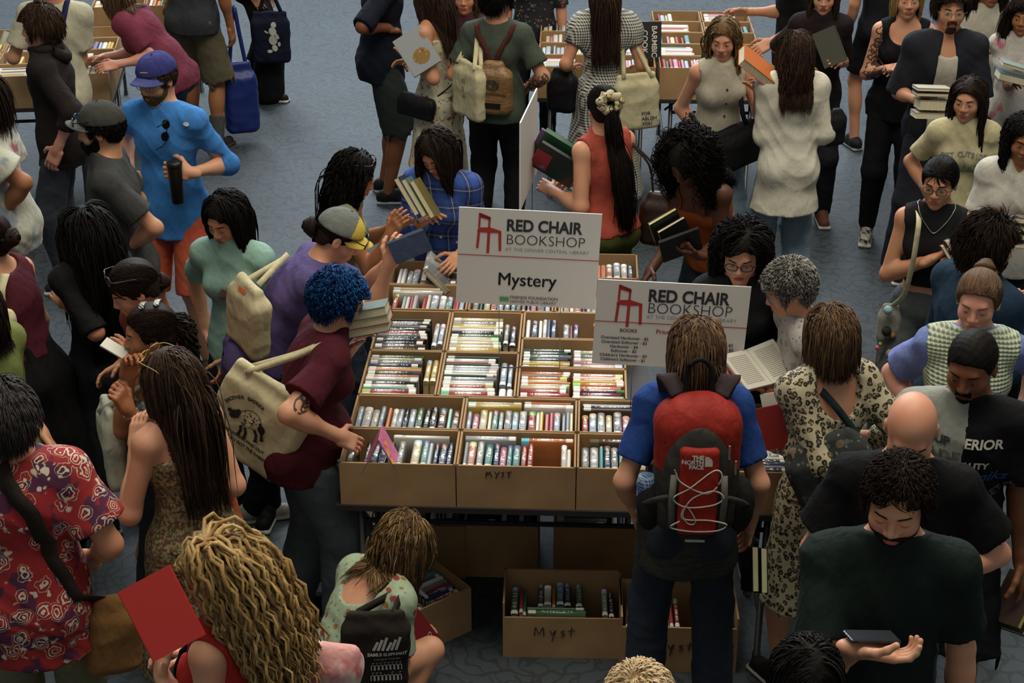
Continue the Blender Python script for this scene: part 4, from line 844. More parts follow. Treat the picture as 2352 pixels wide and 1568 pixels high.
F4 = mbox(.81, 1.80, .40, .30, 'rearmost right carton', [('v', .10, .385, .03, .22, ['paleblue', 'navy', 'salmon', 'white', 'pink', 'orange', 'mint'], 0)])
F2 = mbox(.405, 1.690, .40, .277, 'rearmost middle carton', [('v', .03, .37, .012, .235, light_, .1)])
def ink(P, box, strokes, wd=.007):
    b = MB()
    for s_ in strokes: p = [P(x, -.0015, z) for x, z in s_]; b.tube(crv(p, 4), wd/2, 0, 6)
    b.build('marker_lettering', INK, box)
MY = [[(0, 0), (.005, .03), (.012, .012), (.02, .03), (.03, 0)], [(.045, .03), (.055, .015)], [(.068, .032), (.055, .012), (.05, -.006)], [(.09, .03), (.078, .026), (.088, .014), (.076, .002)], [(.10, .03), (.128, .032)], [(.114, .03), (.112, 0)]]
ink(A2[1], A2[0], [[(x*.8+.115, z*.85+.14) for x, z in s_] for s_ in MY], .004)
# a pink picture book tented over the front left carton
def tent(c, lab):
    r_ = root('book', c, lab, 'book'); m1 = mat('plastic', 'b05a86', rough=.35); m2 = mat('floral', 'c46a9a', 'd8902c', 'c22f3a', 'd8b040', .5)
    for q, m in ((-1, m1), (1, m2)):
        X = nrm(TW*.42*q-Z*.9); b = MB(); b.box(c+X*.085, np.array([X, TD, np.cross(X, TD)]), (.085, .06, .0012)); b.build('cover', m, r_)
        b = MB(); b.box(c+X*.084-np.cross(X, TD)*q*(.004), np.array([X, TD, np.cross(X, TD)]), (.078, .057, .0025)); b.build('pages', PG, r_)
tent(tb(.16, .06, 1.035), 'pink paperback standing open like a tent in the front left carton')
# a clear wrapped book pulled half out of the rear left carton
book(tb(.235, 1.78, .955), nrm(TW*.35+Z*.5), TD, nrm(Z*.8-TW*.5), .03, .22, .16, 'lightgrey', 'clear wrapped grey book pulled half out of the rearmost left carton')
# cartons under and in front of the table
def fbox(c, ang, w_, d_, h_, label, where, spec, drop=0., marks=None, top=.02):
    a = math.radians(ang); W = np.array([math.cos(a), math.sin(a), 0]); D = np.array([-math.sin(a), math.cos(a), 0]); o, P = carton(c, W, D, w_, d_, h_, label, 'cartons on the floor under the main table', drop)
    fill(P, W, D, w_, d_, h_-top, spec, where, 'books in the floor cartons', bh=.15)
    if marks: ink(P, o, marks, .004)
    return o, P
p0 = at(1155, 1508, 0); p1 = at(1425, 1522, 0); wf = np.linalg.norm(p1-p0); MY2 = [[(0, 0), (.004, .04), (.018, .01), (.032, .04), (.036, .0)], [(.06, .025), (.066, .008), (.078, .026)], [(.08, .028), (.066, -.022)], [(.115, .028), (.10, .02), (.114, .008), (.10, 0)], [(.14, .042), (.136, 0)], [(.125, .026), (.152, .028)]]
FB2 = fbox(p0, -1.5, wf, .25, .27, 'brown floor carton with Myst handwritten on its front', 'floor carton marked Myst', [('v', .03, .10, .012, .2, ['green', 'black', 'red'], 0), ('v', .11, .33, .07, .23, ['navy', 'black', 'red', 'orange', 'teal', 'green', 'white'], .05), ('v', .41, .46, .012, .2, ['mint', 'black'], 0), ('h', .10, .34, .012, .05, ['green'])], .07, [[(x*1.1+.13, z*1.1+.11) for x, z in s_] for s_ in MY2], .05)
p0 = at(1422, 1540, 0); p1 = at(1690, 1553, 0)
FB3 = fbox(p0, -2., np.linalg.norm(p1-p0), .27, .27, 'brown floor carton behind the legs of the backpack wearer', 'floor carton behind the jeans', [('v', .02, .10, .012, .2, dk, 0), ('v', .13, .25, .012, .21, ['white', 'red', 'red', 'orange'], 0), ('v', .33, .47, .012, .2, ['navy', 'paleblue', 'black', 'lightgrey'], 0)], .05, [[(x*1.1+.13, z*1.1+.11) for x, z in s_] for s_ in MY2], .05)
FB1 = fbox(at(905, 1530, 0), 38, .40, .30, .22, 'brown floor carton turned at an angle beside the crouching woman', 'angled floor carton', [('v', .03, .22, .03, .26, ['maroon', 'black', 'red', 'teal', 'grey', 'navy'], 0), ('h', .23, .38, .03, .26, ['red', 'navy', 'purple', 'white', 'teal', 'grey'])], 0., None, .035)
for i, (px, w_, dsc) in enumerate(((850, .43, 'leftmost'), (1015, .43, 'second'), (1270, .46, 'rightmost'))):
    c = at(px, 1322, 0); q, P = carton(c+Z*0, TW, TD, w_, .30, .27, ('dark brown carton pushed far under the front table, %s of three' % dsc), 'cartons on the floor under the main table')
    fill(P, TW, TD, w_, .3, .25, [('h', .01, .24, .02, .28, dk+['paleblue']), ('v', .26, w_-.02, .03, .26, ['paleblue', 'white', 'lightgrey', 'navy'], 0)], '%s carton under the table' % dsc, 'books in the floor cartons')
# ---- signs
RED = mat('plain', 'a8302c', rough=.5); BLK = mat('plain', '2b2b30', rough=.5); BRD = mat('plain', 'cfccc6', rough=.6); GRN = mat('plain', '4f9a5f', rough=.5); GRY = mat('plain', '6d6d72', rough=.5)
CHAIR = ([[(0, 0), (.085, -.03), (.085, -.055), (.01, -.035)], [(0, 0), (.015, -.003), (.012, -.115), (-.002, -.115)], [(.015, -.003), (.08, -.028), (.082, -.05), (.014, -.033)], [(.07, -.028), (.085, -.03), (.083, -.118), (.069, -.113)],
          [(-.006, -.128), (.012, -.112), (.083, -.108), (.165, -.132), (.165, -.146), (.08, -.150), (-.006, -.146)], [(-.004, -.14), (.014, -.14), (.006, -.27), (-.012, -.27)], [(.066, -.148), (.086, -.148), (.084, -.305), (.064, -.305)], [(.143, -.144), (.165, -.144), (.170, -.285), (.152, -.285)]])
def chair_geo():
    V = []; F = []
    for q in CHAIR: F.append(list(range(len(V), len(V)+len(q)))); V += q
    return np.array(V), F
def ys(g, k): return g[0]*np.array([1, k]), g[1]
def sign(c, X, Y, w_, h_, label, rows, name='sign'):
    """c = bottom left corner"""
    X = nrm(X); Y = nrm(Y); N = nrm(np.cross(X, Y)); r_ = root('sign', c, label, 'sign', 'bookshop signs on thin metal stands')
    b = MB(); b.box(c+X*w_/2+Y*h_/2-N*.003, np.array([X, Y, N]), (w_/2, h_/2, .003)); b.build('board', BRD, r_); k = w_/.61
    def put(g, nm, m, x, y): flat(xf(g, 0, 0, k), nm, m, c+X*x*w_+Y*y*h_+N*.0004, X, Y, r_)
    put(xf(chair_geo(), 0, 0, .60), 'chair_logo', RED, .140, .955)
    T = lambda s_, sz, off=0., al='LEFT': text_geo(s_, sz, off, al)
    put(ys(T('RED CHAIR', .0635, .0020), 1.16), 'lettering', BLK, .335, .835); put(ys(T('BOOKSHOP', .0635, -.0010), 1.05), 'lettering', BLK, .335, .690); put(T('AT THE DENVER CENTRAL LIBRARY', .0225, -.0003), 'lettering', GRY, .335, .590)
    put(line_geo([(0, 0), (.61, 0)], .0035), 'red_line', RED, 0, .515)
    if rows:
        for s_, sz, x, y, m, of in rows: put(T(s_, sz, of, 'CENTER'), 'lettering', m, x, y)
    else:
        put(join([xf(ys(T('Mystery', .079, 0., 'CENTER'), 1.08), k_*.0011) for k_ in (-1, 0, 1)]), 'lettering', BLK, .5, .27); put(T('FRIENDS FOUNDATION', .0195, .0005), 'lettering', GRY, .385, .085); put(T('DENVER PUBLIC LIBRARY', .018, .0002), 'lettering', GRY, .385, .04)
        gs = []
        for i in range(3): gs.append((np.array([(i*.0135, .014), (i*.0135+.0065, .006), (i*.0135+.0065, -.016), (i*.0135, -.006)]), [[0, 1, 2, 3]])); gs.append((np.array([(i*.0135+.013, .014), (i*.0135+.0065, .006), (i*.0135+.0065, -.016), (i*.0135+.013, -.006)]), [[3, 2, 1, 0]]))
        put(join(gs), 'book_logo', GRN, .312, .065)
    return r_
Y1 = 6.28; c1 = aty(1047, 694, Y1); e1 = aty(1359, 707, Y1); t1 = aty(1044, 477, Y1); X1 = nrm(e1-c1+np.array([0, -.012, 0]))
s1 = sign(c1, X1, nrm(np.cross(np.array([0, -1., 0.02]), X1))*1, np.linalg.norm(e1-c1)*1.025, np.linalg.norm(t1-c1)*1.0, 'white board sign reading Red Chair Bookshop, Mystery, on thin rods', None)
Y2 = 5.92; c2 = aty(1359, 834, Y2); e2 = aty(1699, 848, Y2); t2 = aty(1357, 643, Y2); X2 = nrm(e2-c2+np.array([0, -.012, 0])); w2 = np.linalg.norm(e2-c2)*1.01
rows = [('BOOKS', .021, .225, .415, BLK, .0003), ('Price List', .027, .49, .42, RED, .0004)]+[(a, .0180, .205, .325-.0525*i, BLK, .0003) for i, a in enumerate(('Oversized Hardcover - $5', 'Oversized Softcover - $3', 'Hardcover - $4', 'Softcover - $2', "Children's Hardcover - $3", "Children's Softcover - $1"))]+[('- $2', .018, .90, .30, BLK, .0003), ('- $2', .018, .905, .245, BLK, .0003)]
s2 = sign(c2, X2, nrm(np.cross(np.array([0, -1., 0.02]), X2)), w2, np.linalg.norm(t2-c2), 'white board sign with the Red Chair Bookshop price list, behind the backpack wearer', rows)
ROD = mat('metal', '8f9090', rough=.3)
def rods(s_, c, X, w_, zb, xs, par):
    for x in xs: b = MB(); p = c+X*x*w_+np.array([0, .008, 0]); b.tube([p+Z*.05, np.array([p[0], p[1], zb])], .0018, 0, 6); b.build('rod', ROD, par, True)
    for z in (zb, c[2]-.012):
        a = c+X*xs[0]*w_; d = c+X*xs[1]*w_; b = MB(); b.tube([np.array([a[0], a[1]+.01, z]), np.array([d[0], d[1]+.01, z])], .003, 0, 6); b.build('rod', ROD, par, True)
rods(None, c1, X1, .61, .94, (.30, .73), s1); rods(None, c2, X2, w2, .94, (.27, .62), s2)
# edge on sign behind, facing left
Y3 = 7.6; c3 = aty(1194, 484, Y3-.0); X3 = nrm(np.array([.10, .62, 0])); 
t3 = root('sign', c3, 'white board sign seen nearly edge on behind the Mystery sign', 'sign', 'bookshop signs on thin metal stands')
Y_ = np.array([0, 0, 1.]); N3 = np.array([-X3[1], X3[0], 0]); b = MB(); b.box(c3+X3*.28+Y_*.23, np.array([X3, Y_, N3]), (.28, .23, .0035)); b.build('board', BRD, t3)
for g_, m_, x, y, nm_ in ((xf(chair_geo(), 0, 0, .47), RED, .47, .43, 'chair_logo'), (text_geo('RED CHAIR', .07, .002, 'LEFT'), RED, .36, .35, 'lettering'), (text_geo('BOOKSHOP', .066, 0, 'LEFT'), GRY, .36, .28, 'lettering')): flat(g_, nm_, m_, c3+X3*x+Y_*y+N3*.0045, -X3, Y_, t3)
b = MB()
for x in (.15, .42): b.tube([c3+X3*x, np.array([*(c3+X3*x)[:2], .93])], .002, 0, 6)
b.build('rod', ROD, t3, True)
# ---- tables behind
def bgt(c, W, w_, d_, label, cols, rws, seed, names, pal, dd=.29):
    W = nrm(W); D = np.cross(Z, W); P0 = lambda x, y, z: c+W*x+D*y+Z*z; table(P0, w_, d_, .74, label); n = cols; cw = w_/n
    for j in range(rws):
        for i in range(n):
            if names[j] is None: continue
            c_ = P0(i*cw+.004, .01+j*dd, .74); lab = f'brown carton, {ORD[i]} from left in row {ORD[j]} of {names[0]}'
            o, P = carton(c_, W, D, cw-.008, dd-.006, .22, lab, 'cartons on the tables behind')
            wh = f'{ORD[j]} row {ORD[i]} carton on {names[0]}'; sp = [('v', .02, cw-.04, .02, .24, pal, .18)] if (i+j+seed) % 2 else [('h', .02, .25, .03, .22, pal)]
            if (i+j*2+seed) % 5 == 4: sp = [('v', .04, .16, .02, .24, pal, 0)]
            fill(P, W, D, cw, dd, .215, sp, wh, 'books in the cartons on the tables behind')
nb_ = at(1240, 226, .74)*np.array([1, 1, 0]); W_ = nrm(at(1760, 232, .74)*np.array([1, 1, 0])-nb_)
bgt(nb_-W_*.02, W_, .80, 1.2, 'folding table of cartons behind the gingham dress woman', 2, 4, 0, ['the table behind the gingham dress', 1, 1, 1], ['white', 'cream', 'paleblue', 'pink', 'grey', 'lightgrey'])
bgt(nb_+W_*.80, W_, .72, 1.5, 'folding table of cartons behind the cream vest woman', 2, 5, 1, ['the table behind the cream vest', 1, 1, 1, 1], ['white', 'cream', 'red', 'pink', 'paleblue', 'teal'])
nb_ = at(-10, 252, .74)*np.array([1, 1, 0]); e_ = at(256, 242, .74)*np.array([1, 1, 0]); W_ = nrm(e_-nb_); wl = np.linalg.norm(e_-nb_)
bgt(nb_-W_*.4, W_, wl+.4, 1.22, 'folding table of cartons at the back left', 3, 4, 1, ['the back left table', 1, 1, 1], ['paleblue', 'white', 'yellow', 'purple', 'lightgrey', 'cream'])
nb2 = at(215, 84, .74)*np.array([1, 1, 0])
bgt(nb2, W_, .80, .95, 'second folding table of cartons further back on the left', 2, 3, 0, ['the further left table', 1, 1], ['yellow', 'white', 'paleblue', 'green', 'orange'])
# big cookbook lying against the carton wall
cb = aty(1490, 96, 10.9); X = nrm(np.array([1, .05, 0])); Yb = nrm(np.array([0, .35, .94])); N_ = np.cross(X, Yb); r_ = root('book', cb, 'tall black cookbook with white lettering beside the gingham dress woman', 'book')
b = MB(); b.box(cb, np.array([X, Yb, N_]), (.085, .135, .014)); b.build('cover', mat('plastic', '17161a', rough=.4), r_); b = MB(); b.box(cb+Yb*.001, np.array([X, Yb, N_]), (.083, .1365, .011)); b.build('pages', PG, r_)
for tx, x in (('BARMBIC', .035), ('COOK', -.03)): flat(xf(text_geo(tx, .052, .0005), 0, 0, 1, -math.pi/2), 'lettering', mat('plain', 'c8c4bc'), cb+X*x+N_*.0145, X, Yb, r_)
mesh('paper_scrap', [at(838, 150)+Z*.004, at(852, 149)+Z*.006, at(851, 155)+Z*.004, at(840, 156)+Z*.009], [[0, 3, 2, 1]], mat('plain', 'cfd3d6'), None, False); tag(bpy.data.objects['paper_scrap'], 'tiny white paper scrap lying on the blue carpet', 'paper')
# ---------------------------------------------------------------- the crowd
CL = lambda c, **k: mat('cloth', c, **k)
DK = dict(kind='trousers', m=CL('15161a')); JB = dict(kind='trousers', m=mat('denim', '2b3a4c', '1d2836')); JL = dict(kind='trousers', m=mat('denim', '7c8f9c', '566a7a'), w=.075, cuff=.085); NAVY = dict(kind='trousers', m=mat('denim', '232c3a', '171d28'))
Pn = {}
def T(c, **k):
    d = dict(m=CL(c) if isinstance(c, str) else c, sl='short', hem=.10); d.update(k); return d
P_ = person
# far back
Pn['cream'] = P_('person in a cream t-shirt with dark straps seen from behind at the back left table', 118, -45, 5, S=1.80, sex='m', g=1.04, skin='light', hair=dict(c='dark', st='short', len=.05), top=T('b9b49c', hem=.14, wide=1.15), bot=NAVY, R=(190, 105, .35), RE=(185, 130, .0), L=(30, 120, .3), LE=(22, 160, -.05), facevis=False, h=.010)
Pn['maroonback'] = P_('person in a maroon t-shirt bending over the cartons at the back left', 262, -12, 285, S=1.68, lean=38, g=1.16, skin='pink', hd=(0, 25, 0), hair=dict(c='light', st='bob', len=.22), top=T('6e3040', hem=.12), bot=JB, L=(245, 150, -.25), LE=(305, 150, -.2), R=(215, 135, .1), h=.010)
Pn['shortsman'] = P_('man in a dark grey t-shirt and olive shorts by the blue tote', 0, 0, 15, S=1.86, sex='m', g=1.11, skin='tan', fp=(470, 338), hair=dict(c='dark', st='short', len=.05), top=T('33373a', hem=.12), bot=dict(kind='shorts', m=CL('5c5644'), len=1.0, w=.078), L=(385, 20, .3), LE=(420, 30, .0), shoe=('2c2824', '3a342e'), socks='4a4c48', facevis=False, h=.010, feet=(-.05, .10, .12))
Pn['blackback'] = P_('person in black with a printed dark bag at the top, wearing sandals', 0, 0, 95, S=1.70, fp=(596, 222), hair=dict(c='dark', st='long'), top=T('14161d', sl='long'), bot=dict(kind='trousers', m=CL('101114'), w=.10, cuff=.13), shoe='1a1614', skin='light', facevis=False, h=.010, feet=(.1, -.05, .1), R=(590, 10, -.2))
Pn['navyman'] = P_('tall person in a navy top and dark shorts beside the floral dress', 0, 0, 80, S=1.86, sex='m', g=1.07, fp=(888, 452), skin='brown', hair=dict(c='black', st='short', len=.05), top=T('161a26', hem=.15, sl='elbow'), bot=dict(kind='shorts', m=CL('2b3030'), len=1.02, w=.085), shoe=('191a1d', '9aa4ac'), facevis=False, R=(905, 60, -.1), h=.009)
Pn['behindA'] = P_('person with curly light brown hair behind the green t-shirt, at the top edge', 1070, -8, 190, S=1.56, hair=dict(c='light', st='curly', len=.28, wave=.012, freq=5), top=T('4a2830', sl='elbow'), bot=DK, h=.011, facevis=False)
Pn['behindB'] = P_('person in a dark floral top behind the left end of the background cartons', 1228, -135, 180, S=1.68, hair=dict(c='dark', st='long'), top=T(mat('floral', '1b1a22', '6e2c40', '4a5a44', '8a7f60'), sl='elbow'), bot=DK, h=.011, facevis=False)
Pn['reach'] = P_('person in black reaching into the background cartons beside the cream vest', 1830, -118, 285, S=1.80, sex='m', g=1.09, skin='light', hair=dict(c='dark', st='short'), top=T('18191c', sl='elbow', hem=.12), bot=NAVY, L=(1752, 108, -.2), LE=(1800, 60, -.15), R=(1697, 28, .1), RE=(1760, 0, .1), facevis=False, h=.010)
Pn['bookwoman'] = P_('person with long brown hair in a dark top holding a grey book upright', 1893, -12, 190, S=1.68, hd=(0, 8, 0), hair=dict(c='brown', st='long', len=.42, wave=.006), top=T('241a1d', sl='elbow', hem=.12), bot=dict(kind='trousers', m=CL('1b1c22')), L=(1922, 138, -.22), LE=(1935, 150, .0), R=(1850, 150, -.1), h=.009, lips='a8343a', shoe='5a3a2c', skin='fair')
Pn['darklegs'] = P_('person in black with bare legs standing behind the tattooed woman', 0, 0, 350, S=1.72, fp=(1992, 338), skin='light', hair=dict(c='dark', st='bob', len=.2), top=T('15161a'), bot=dict(kind='shorts', m=CL('17181d'), len=.8), shoe=('202124', '8a8c8c'), facevis=False, h=.011)
Pn['tattoo'] = P_('woman in a black tank top with a tattooed arm and checked slip-on shoes', 2085, -3, 185, S=1.74, skin='fair', g=1.07, hair=dict(c='blond', st='bob', len=.18), hd=(0, 0, 0), top=T('131417', sl='none', neck='scoop', depth=.03, hem=.12), bot=dict(kind='leggings', m=CL('111215')), R=(2052, 152, -.25), RE=(2008, 165, -.05), L=(2060, 162, -.2), LE=(2140, 150, 0), shoe=(mat('gingham', 'c8c4b4', '161616', sc=2.), 'c4c0b4'), h=.0085, feet=(.02, .22, .10))
Pn['redprint'] = P_('person in a white t-shirt with a maroon print behind the goateed man', 2272, -28, 175, S=1.62, sex='m', skin='tan', hair=dict(c='dark', st='short'), top=T('b5b1a2', hem=.12), bot=DK, R=(2290, 108, -.3), L=(2330, 60, .2), h=.009)
Pn['pink'] = P_('person at the right edge in a pink printed t-shirt hugging teal books', 2352, 38, 205, S=1.60, skin='tan', hair=dict(c='dark', st='short'), top=T(mat('tiedye', 'b9b4ac', 'b06a78', 'a8a49c'), hem=.12), bot=DK, R=(2335, 190, -.3), RE=(2315, 160, -.1), h=.009)
Pn['goatee'] = P_('man with goatee and round glasses in an open dark overshirt holding white books', 2183, 22, 183, S=1.84, sex='m', skin='light', hair=dict(c='dark', st='short', len=.07, t=.016), beard=dict(kind='goatee', c='brown'), glasses=dict(c='8a8a86', r=.0013), inner=T('b4b0a2', sl='none', neck='scoop', depth=.0, hem=.16, name='tank_top'), top=T('23252c', sl='elbow', neck='open', depth=.1, hem=.22, open=(.05, .09), o=.016, wide=1.05, name='overshirt'), bot=dict(kind='trousers', m=CL('23252d'), w=.085, cuff=.10), R=(2118, 232, -.30), RE=(2082, 185, -.02), L=(2175, 245, -.30), LE=(2270, 215, 0), Rn=(1, 0, .2), curl=(.5, .5), h=.008)
Pn['gingham'] = P_('woman with long hair in a black and white gingham dress seen from behind', 1390, -22, 358, S=1.70, g=1.09, skin='light', hair=dict(c='brown', st='long', len=.52, n=420), top=T(mat('gingham', 'c2bfb2', '23252c'), sl='puff', fr=.55, neck='backscoop', hem=.02, depth=.07, fold=.004, name='dress_bodice'), bot=dict(kind='skirt', m=mat('gingham', 'c2bfb2', '23252c'), len=.72, flare=.27, name='skirt'), R=(1475, 165, .25), RE=(1485, 180, -.05), L=(1310, 160, .2), LE=(1300, 160, 0), facevis=False, h=.0085)
Pn['greentee'] = P_('person in a dark green t-shirt with a brown mini backpack seen from behind', 1143, 2, 12, S=1.72, sex='f', g=1.14, skin='light', hd=(35, 5, 0), hair=dict(c='black', st='short', len=.06, t=.016), glasses=dict(c='a8a8a8', r=.0014), top=T('434a40', hem=.10, wide=1.1), bot=dict(kind='trousers', m=CL('0f1013')), R=(1190, 215, .12), RE=(1222, 175, -.02), L=(1090, 170, .3), facevis=True, h=.0085, sw=0.150)
Pn['floral'] = P_('woman in a long white floral dress hugging a grey book', 983, -8, 288, S=1.70, skin='light', hd=(0, 15, 0), hair=dict(c='brown', st='long', len=.42), top=T(mat('floral', 'b8b39a', '8a4038', 'a08048', '7a6a48', .7), sl='none', neck='strap', top=.10, sw=.012, hem=.0, name='dress_bodice'), bot=dict(kind='skirt', m=mat('floral', 'b8b39a', '8a4038', 'a08048', '7a6a48', .7), len=.84, flare=.27, fold=.016, name='skirt'), L=(925, 108, -.02), LE=(975, 160, -.16), R=(925, 140, .1), h=.0085, shoe='1c1a18')
Pn['vest'] = P_('woman in a cream sleeveless vest glancing left with an orange book', 1662, 88, 172, S=1.70, skin='fair', g=1.04, hd=(22, 12, 0), hair=dict(c='honey', st='long', len=.42, wave=.005), top=T('aca693', sl='none', neck='v', depth=.0, hem=.08), bot=dict(kind='trousers', m=mat('denim', '6c7c88', '4c5c6a')), R=(1640, 345, -.02), RE=(1598, 215, .0), L=(1738, 195, -.2), LE=(1735, 235, .0), h=.0078)
Pn['white'] = P_('woman with long brown hair in a white blouse seen from behind', 1825, 117, 356, S=1.70, g=1.06, skin='light', hair=dict(c='brown', st='long', len=.36, wave=.008, freq=2), top=T('c9c5b4', sl='long', fl=.5, o=.015, hem=.30, flare=.03, fold=.007, neck='crew', name='blouse'), bot=JL, L=(1745, 260, .3), LE=(1752, 350, -.03), R=(1905, 250, .3), RE=(1890, 300, -.03), facevis=False, h=.0078)
Pn['hoodie'] = P_('young man in a dark brown hoodie in profile at the left', 92, 62, 268, S=1.76, sex='m', skin='pink', hd=(0, 5, 0), hair=dict(c='brown', st='short', len=.10, t=.018, n=420, comb=(.1, .5, -.5)), top=T('241e1c', sl='long', fl=.45, neck='hood', hem=.16, o=.022, fold=.007, name='hoodie'), bot=dict(kind='trousers', m=mat('denim', '252b33', '181c22'), w=.08, cuff=.09), L=(125, 365, -.24), LE=(140, 270, -.24), h=.0075)
Pn['blue'] = P_('bearded man in a bright blue shirt and navy cap holding a thermos', 360, 180, 196, S=1.84, sex='m', skin='fair', hd=(16, 13, 0), hair=dict(c='brown', st='short', len=.03), cap=dict(m=[CL('33356e')], flat=1, bm=CL('4a4f86')), glasses=dict(c='6c7072', r=.0016), beard=dict(c='light', t=.006), top=T('3f7cc0', sl='long', fl=.25, neck='v', depth=.03, hem=.16), bot=dict(kind='shorts', m=CL('b4553c'), len=1.0, w=.052), L=(412, 398, -.26), LE=(478, 340, -.05), R=(300, 420, .0), curl=(.3, 1.1), Lh=(-1, -.1, -.2), Ln=(-.1, 0, 1), h=.007)
Pn['greycap'] = P_('dark bearded man in a grey t-shirt and cap with sunglasses on the brim', 232, 296, 262, S=1.80, sex='m', skin='light', hd=(6, 6, 0), hair=dict(c='black', st='short', len=.03), cap=dict(m=[CL('3b3b36')], bm=CL('5a5e5c'), brimup=.012), beard=dict(c='black', t=.010), top=T('3c3d3c', hem=.14, wide=1.1), bot=JB, L=(262, 590, -.05), LE=(318, 555, -.12), R=(200, 560, .2), h=.007)
Pn['tiedye'] = P_('person in a pale tie-dye t-shirt cut by the left edge', -52, 215, 275, S=1.80, sex='m', g=1.14, skin='tan', hair=dict(c='dark', st='short'), top=T(mat('tiedye', 'b7b7a6', '9a5a64', '7d8a98'), hem=.16, wide=1.3), bot=dict(kind='trousers', m=mat('denim', '2d3840', '1f272e')), L=(-15, 525, -.1), LE=(78, 478, -.12), facevis=False, h=.009)
Pn['teal'] = P_('young woman in a pale teal t-shirt looking down with a smartwatch', 520, 500, 196, S=1.64, skin='light', hd=(14, 23, 0), gaze=.25, hair=dict(c='black', st='long', len=.28, n=420), top=T('86a89c', hem=.22, flare=.02, wide=1.1), bot=DK, L=(520, 850, -.08), LE=(560, 745, 0), R=(478, 790, .1), shoe=('17181a', 'c9c5ba'), h=.007, feet=(.0, .05, .1))
Pn['wavyblack'] = P_('woman with wavy black hair and a sage top reading behind the purple t-shirt', 815, 402, 92, S=1.62, lean=12, skin='tan', hd=(0, 23, 0), hair=dict(c='black', st='long', len=.46, wave=.014, freq=2.5, r=.008, n=420), top=T('7e866a', sl='none', neck='scoop', depth=.03, hem=.1), bot=JB, R=(905, 515, -.2), RE=(860, 590, -.15), L=(930, 505, .1), h=.0075)
Pn['plaid'] = P_('woman in a blue plaid shirt hugging three books, head bowed', 1005, 350, 196, S=1.60, lean=9, g=1.09, skin='light', hd=(14, 32, 8), gaze=.2, hair=dict(c='dark', st='long', len=.34, n=420, fwd=.13), top=T(mat('plaid', '2b4a92', '16275c', 'a9a58c'), sl='long', fl=.75, o=.018, hem=.18, name='plaid_shirt', neck='v', depth=.04), bot=DK, R=(985, 498, -.22), RE=(940, 505, .0), L=(1040, 602, -.30), LE=(1105, 555, 0), h=.0075)
Pn['coral'] = P_('woman in a coral tank top with a long ponytail and floral scrunchie', 1385, 248, 322, S=1.68, g=1.14, skin='fair', hd=(22, 10, 0), hair=dict(c='black', st='pony', len=.74, n=420, m=300, pw=.03, pwid=.10, K=20, r=.0068, bias=(.12, 0, 0), tie=(0, -.105, .035), wave=.004), top=T('9c483a', sl='none', neck='crew', hem=.02, ah=-.005), bot=dict(kind='trousers', m=CL('434a22'), w=.11, cuff=.12), L=(1248, 425, .1), LE=(1320, 480, -.12), R=(1310, 420, .25), facevis=False, curl=(.4, .7), h=.0075, sw=0.144)
Pn['curlyblack'] = P_('dark-skinned woman with big black curls stooping in a rust camisole', 1580, 372, 218, S=1.68, lean=32, g=1.04, skin='dark', hd=(5, 34, 0), gaze=.2, hair=dict(c='black', st='curly', len=.34, wave=.016, freq=5, curl=1, n=420, r=.0075, vol=.04, t=.03), top=T('9a5226', sl='none', neck='strap', top=.12, sw=.008, hem=.08), bot=NAVY, R=(1480, 645, -.2), RE=(1545, 600, .0), L=(1590, 590, -.40), LE=(1660, 560, -.1), Ln=(0, -1, -.2), Lh=(-.9, -.2, -.2), curl=(.4, .45), h=.0075)
Pn['creamtee'] = P_('woman in a cream printed t-shirt with long dark hair glancing left', 2225, 228, 188, S=1.62, skin='light', hd=(22, 5, 0), hair=dict(c='dark', st='long', len=.42, n=420), top=T('b5ac88', hem=.14), bot=DK, h=.0075, R=(2150, 480, -.05))
Pn['blouse'] = P_('woman in a white blouse with black ringlets at the right edge', 2352, 318, 196, S=1.66, skin='tan', hd=(-8, 10, 0), hair=dict(c='black', st='curly', len=.42, wave=.012, freq=4, curl=1, n=420, r=.007), top=T('bdbab0', sl='short', wide=1.3, fr=.9, hem=.1, neck='v', o=.018, name='blouse'), bot=DK, R=(2345, 520, -.25), h=.0075)
Pn['glasses'] = P_('woman with cat-eye glasses in a black crop top with silver necklace', 2158, 418, 196, S=1.66, skin='light', hd=(10, 8, 0), hair=dict(c='black', st='bun', br=.03, tie=(0, -.10, -.02)), glasses=dict(c='15151a', r=.0017), top=T('1b1c1f', sl='none', neck='crew', hem=-.11, ah=.0), bot=dict(kind='trousers', m=mat('denim', '555c5c', '3d4444'), w=.085, cuff=.10), R=(2162, 585, -.18), RE=(2062, 612, -.03), L=(2200, 590, -.15), LE=(2250, 590, 0), Rh=(.8, -.5, -.1), h=.007)
Pn['navyshirt'] = P_('man with swept back dark hair in a navy shirt looking right', 2268, 566, 60, S=1.70, sex='m', g=1.07, skin='light', hd=(25, 8, 0), hair=dict(c='dark', st='short', len=.10, t=.014, n=520, comb=(.0, -1., -.25), lift=.02, stiff=.75), beard=dict(c='dark', t=.005), top=T('1f3244', sl='long', hem=.15, o=.018), bot=NAVY, R=(2345, 700, .1), L=(2320, 680, .2), h=.007)
Pn['crochet'] = P_('woman with pulled back fair hair in a lavender t-shirt and crochet vest', 2247, 690, 192, S=1.73, g=1.09, skin='pink', hd=(12, 10, 0), hair=dict(c='light', st='bun', br=.032, tie=(0, -.085, .085), hl=.012, n=420), inner=T('6f7cb4', hem=.14, wide=1.15, name='t_shirt'), top=T(mat('crochet', 'b9bfa4', '7f8f7c'), sl='none', neck='v', depth=.02, hem=.05, o=.026, open=(.035, .05), ah=.02, name='crochet_vest'), bot=NAVY, R=(2130, 1000, -.1), L=(2330, 980, -.1), h=.0065, gaze=.6)
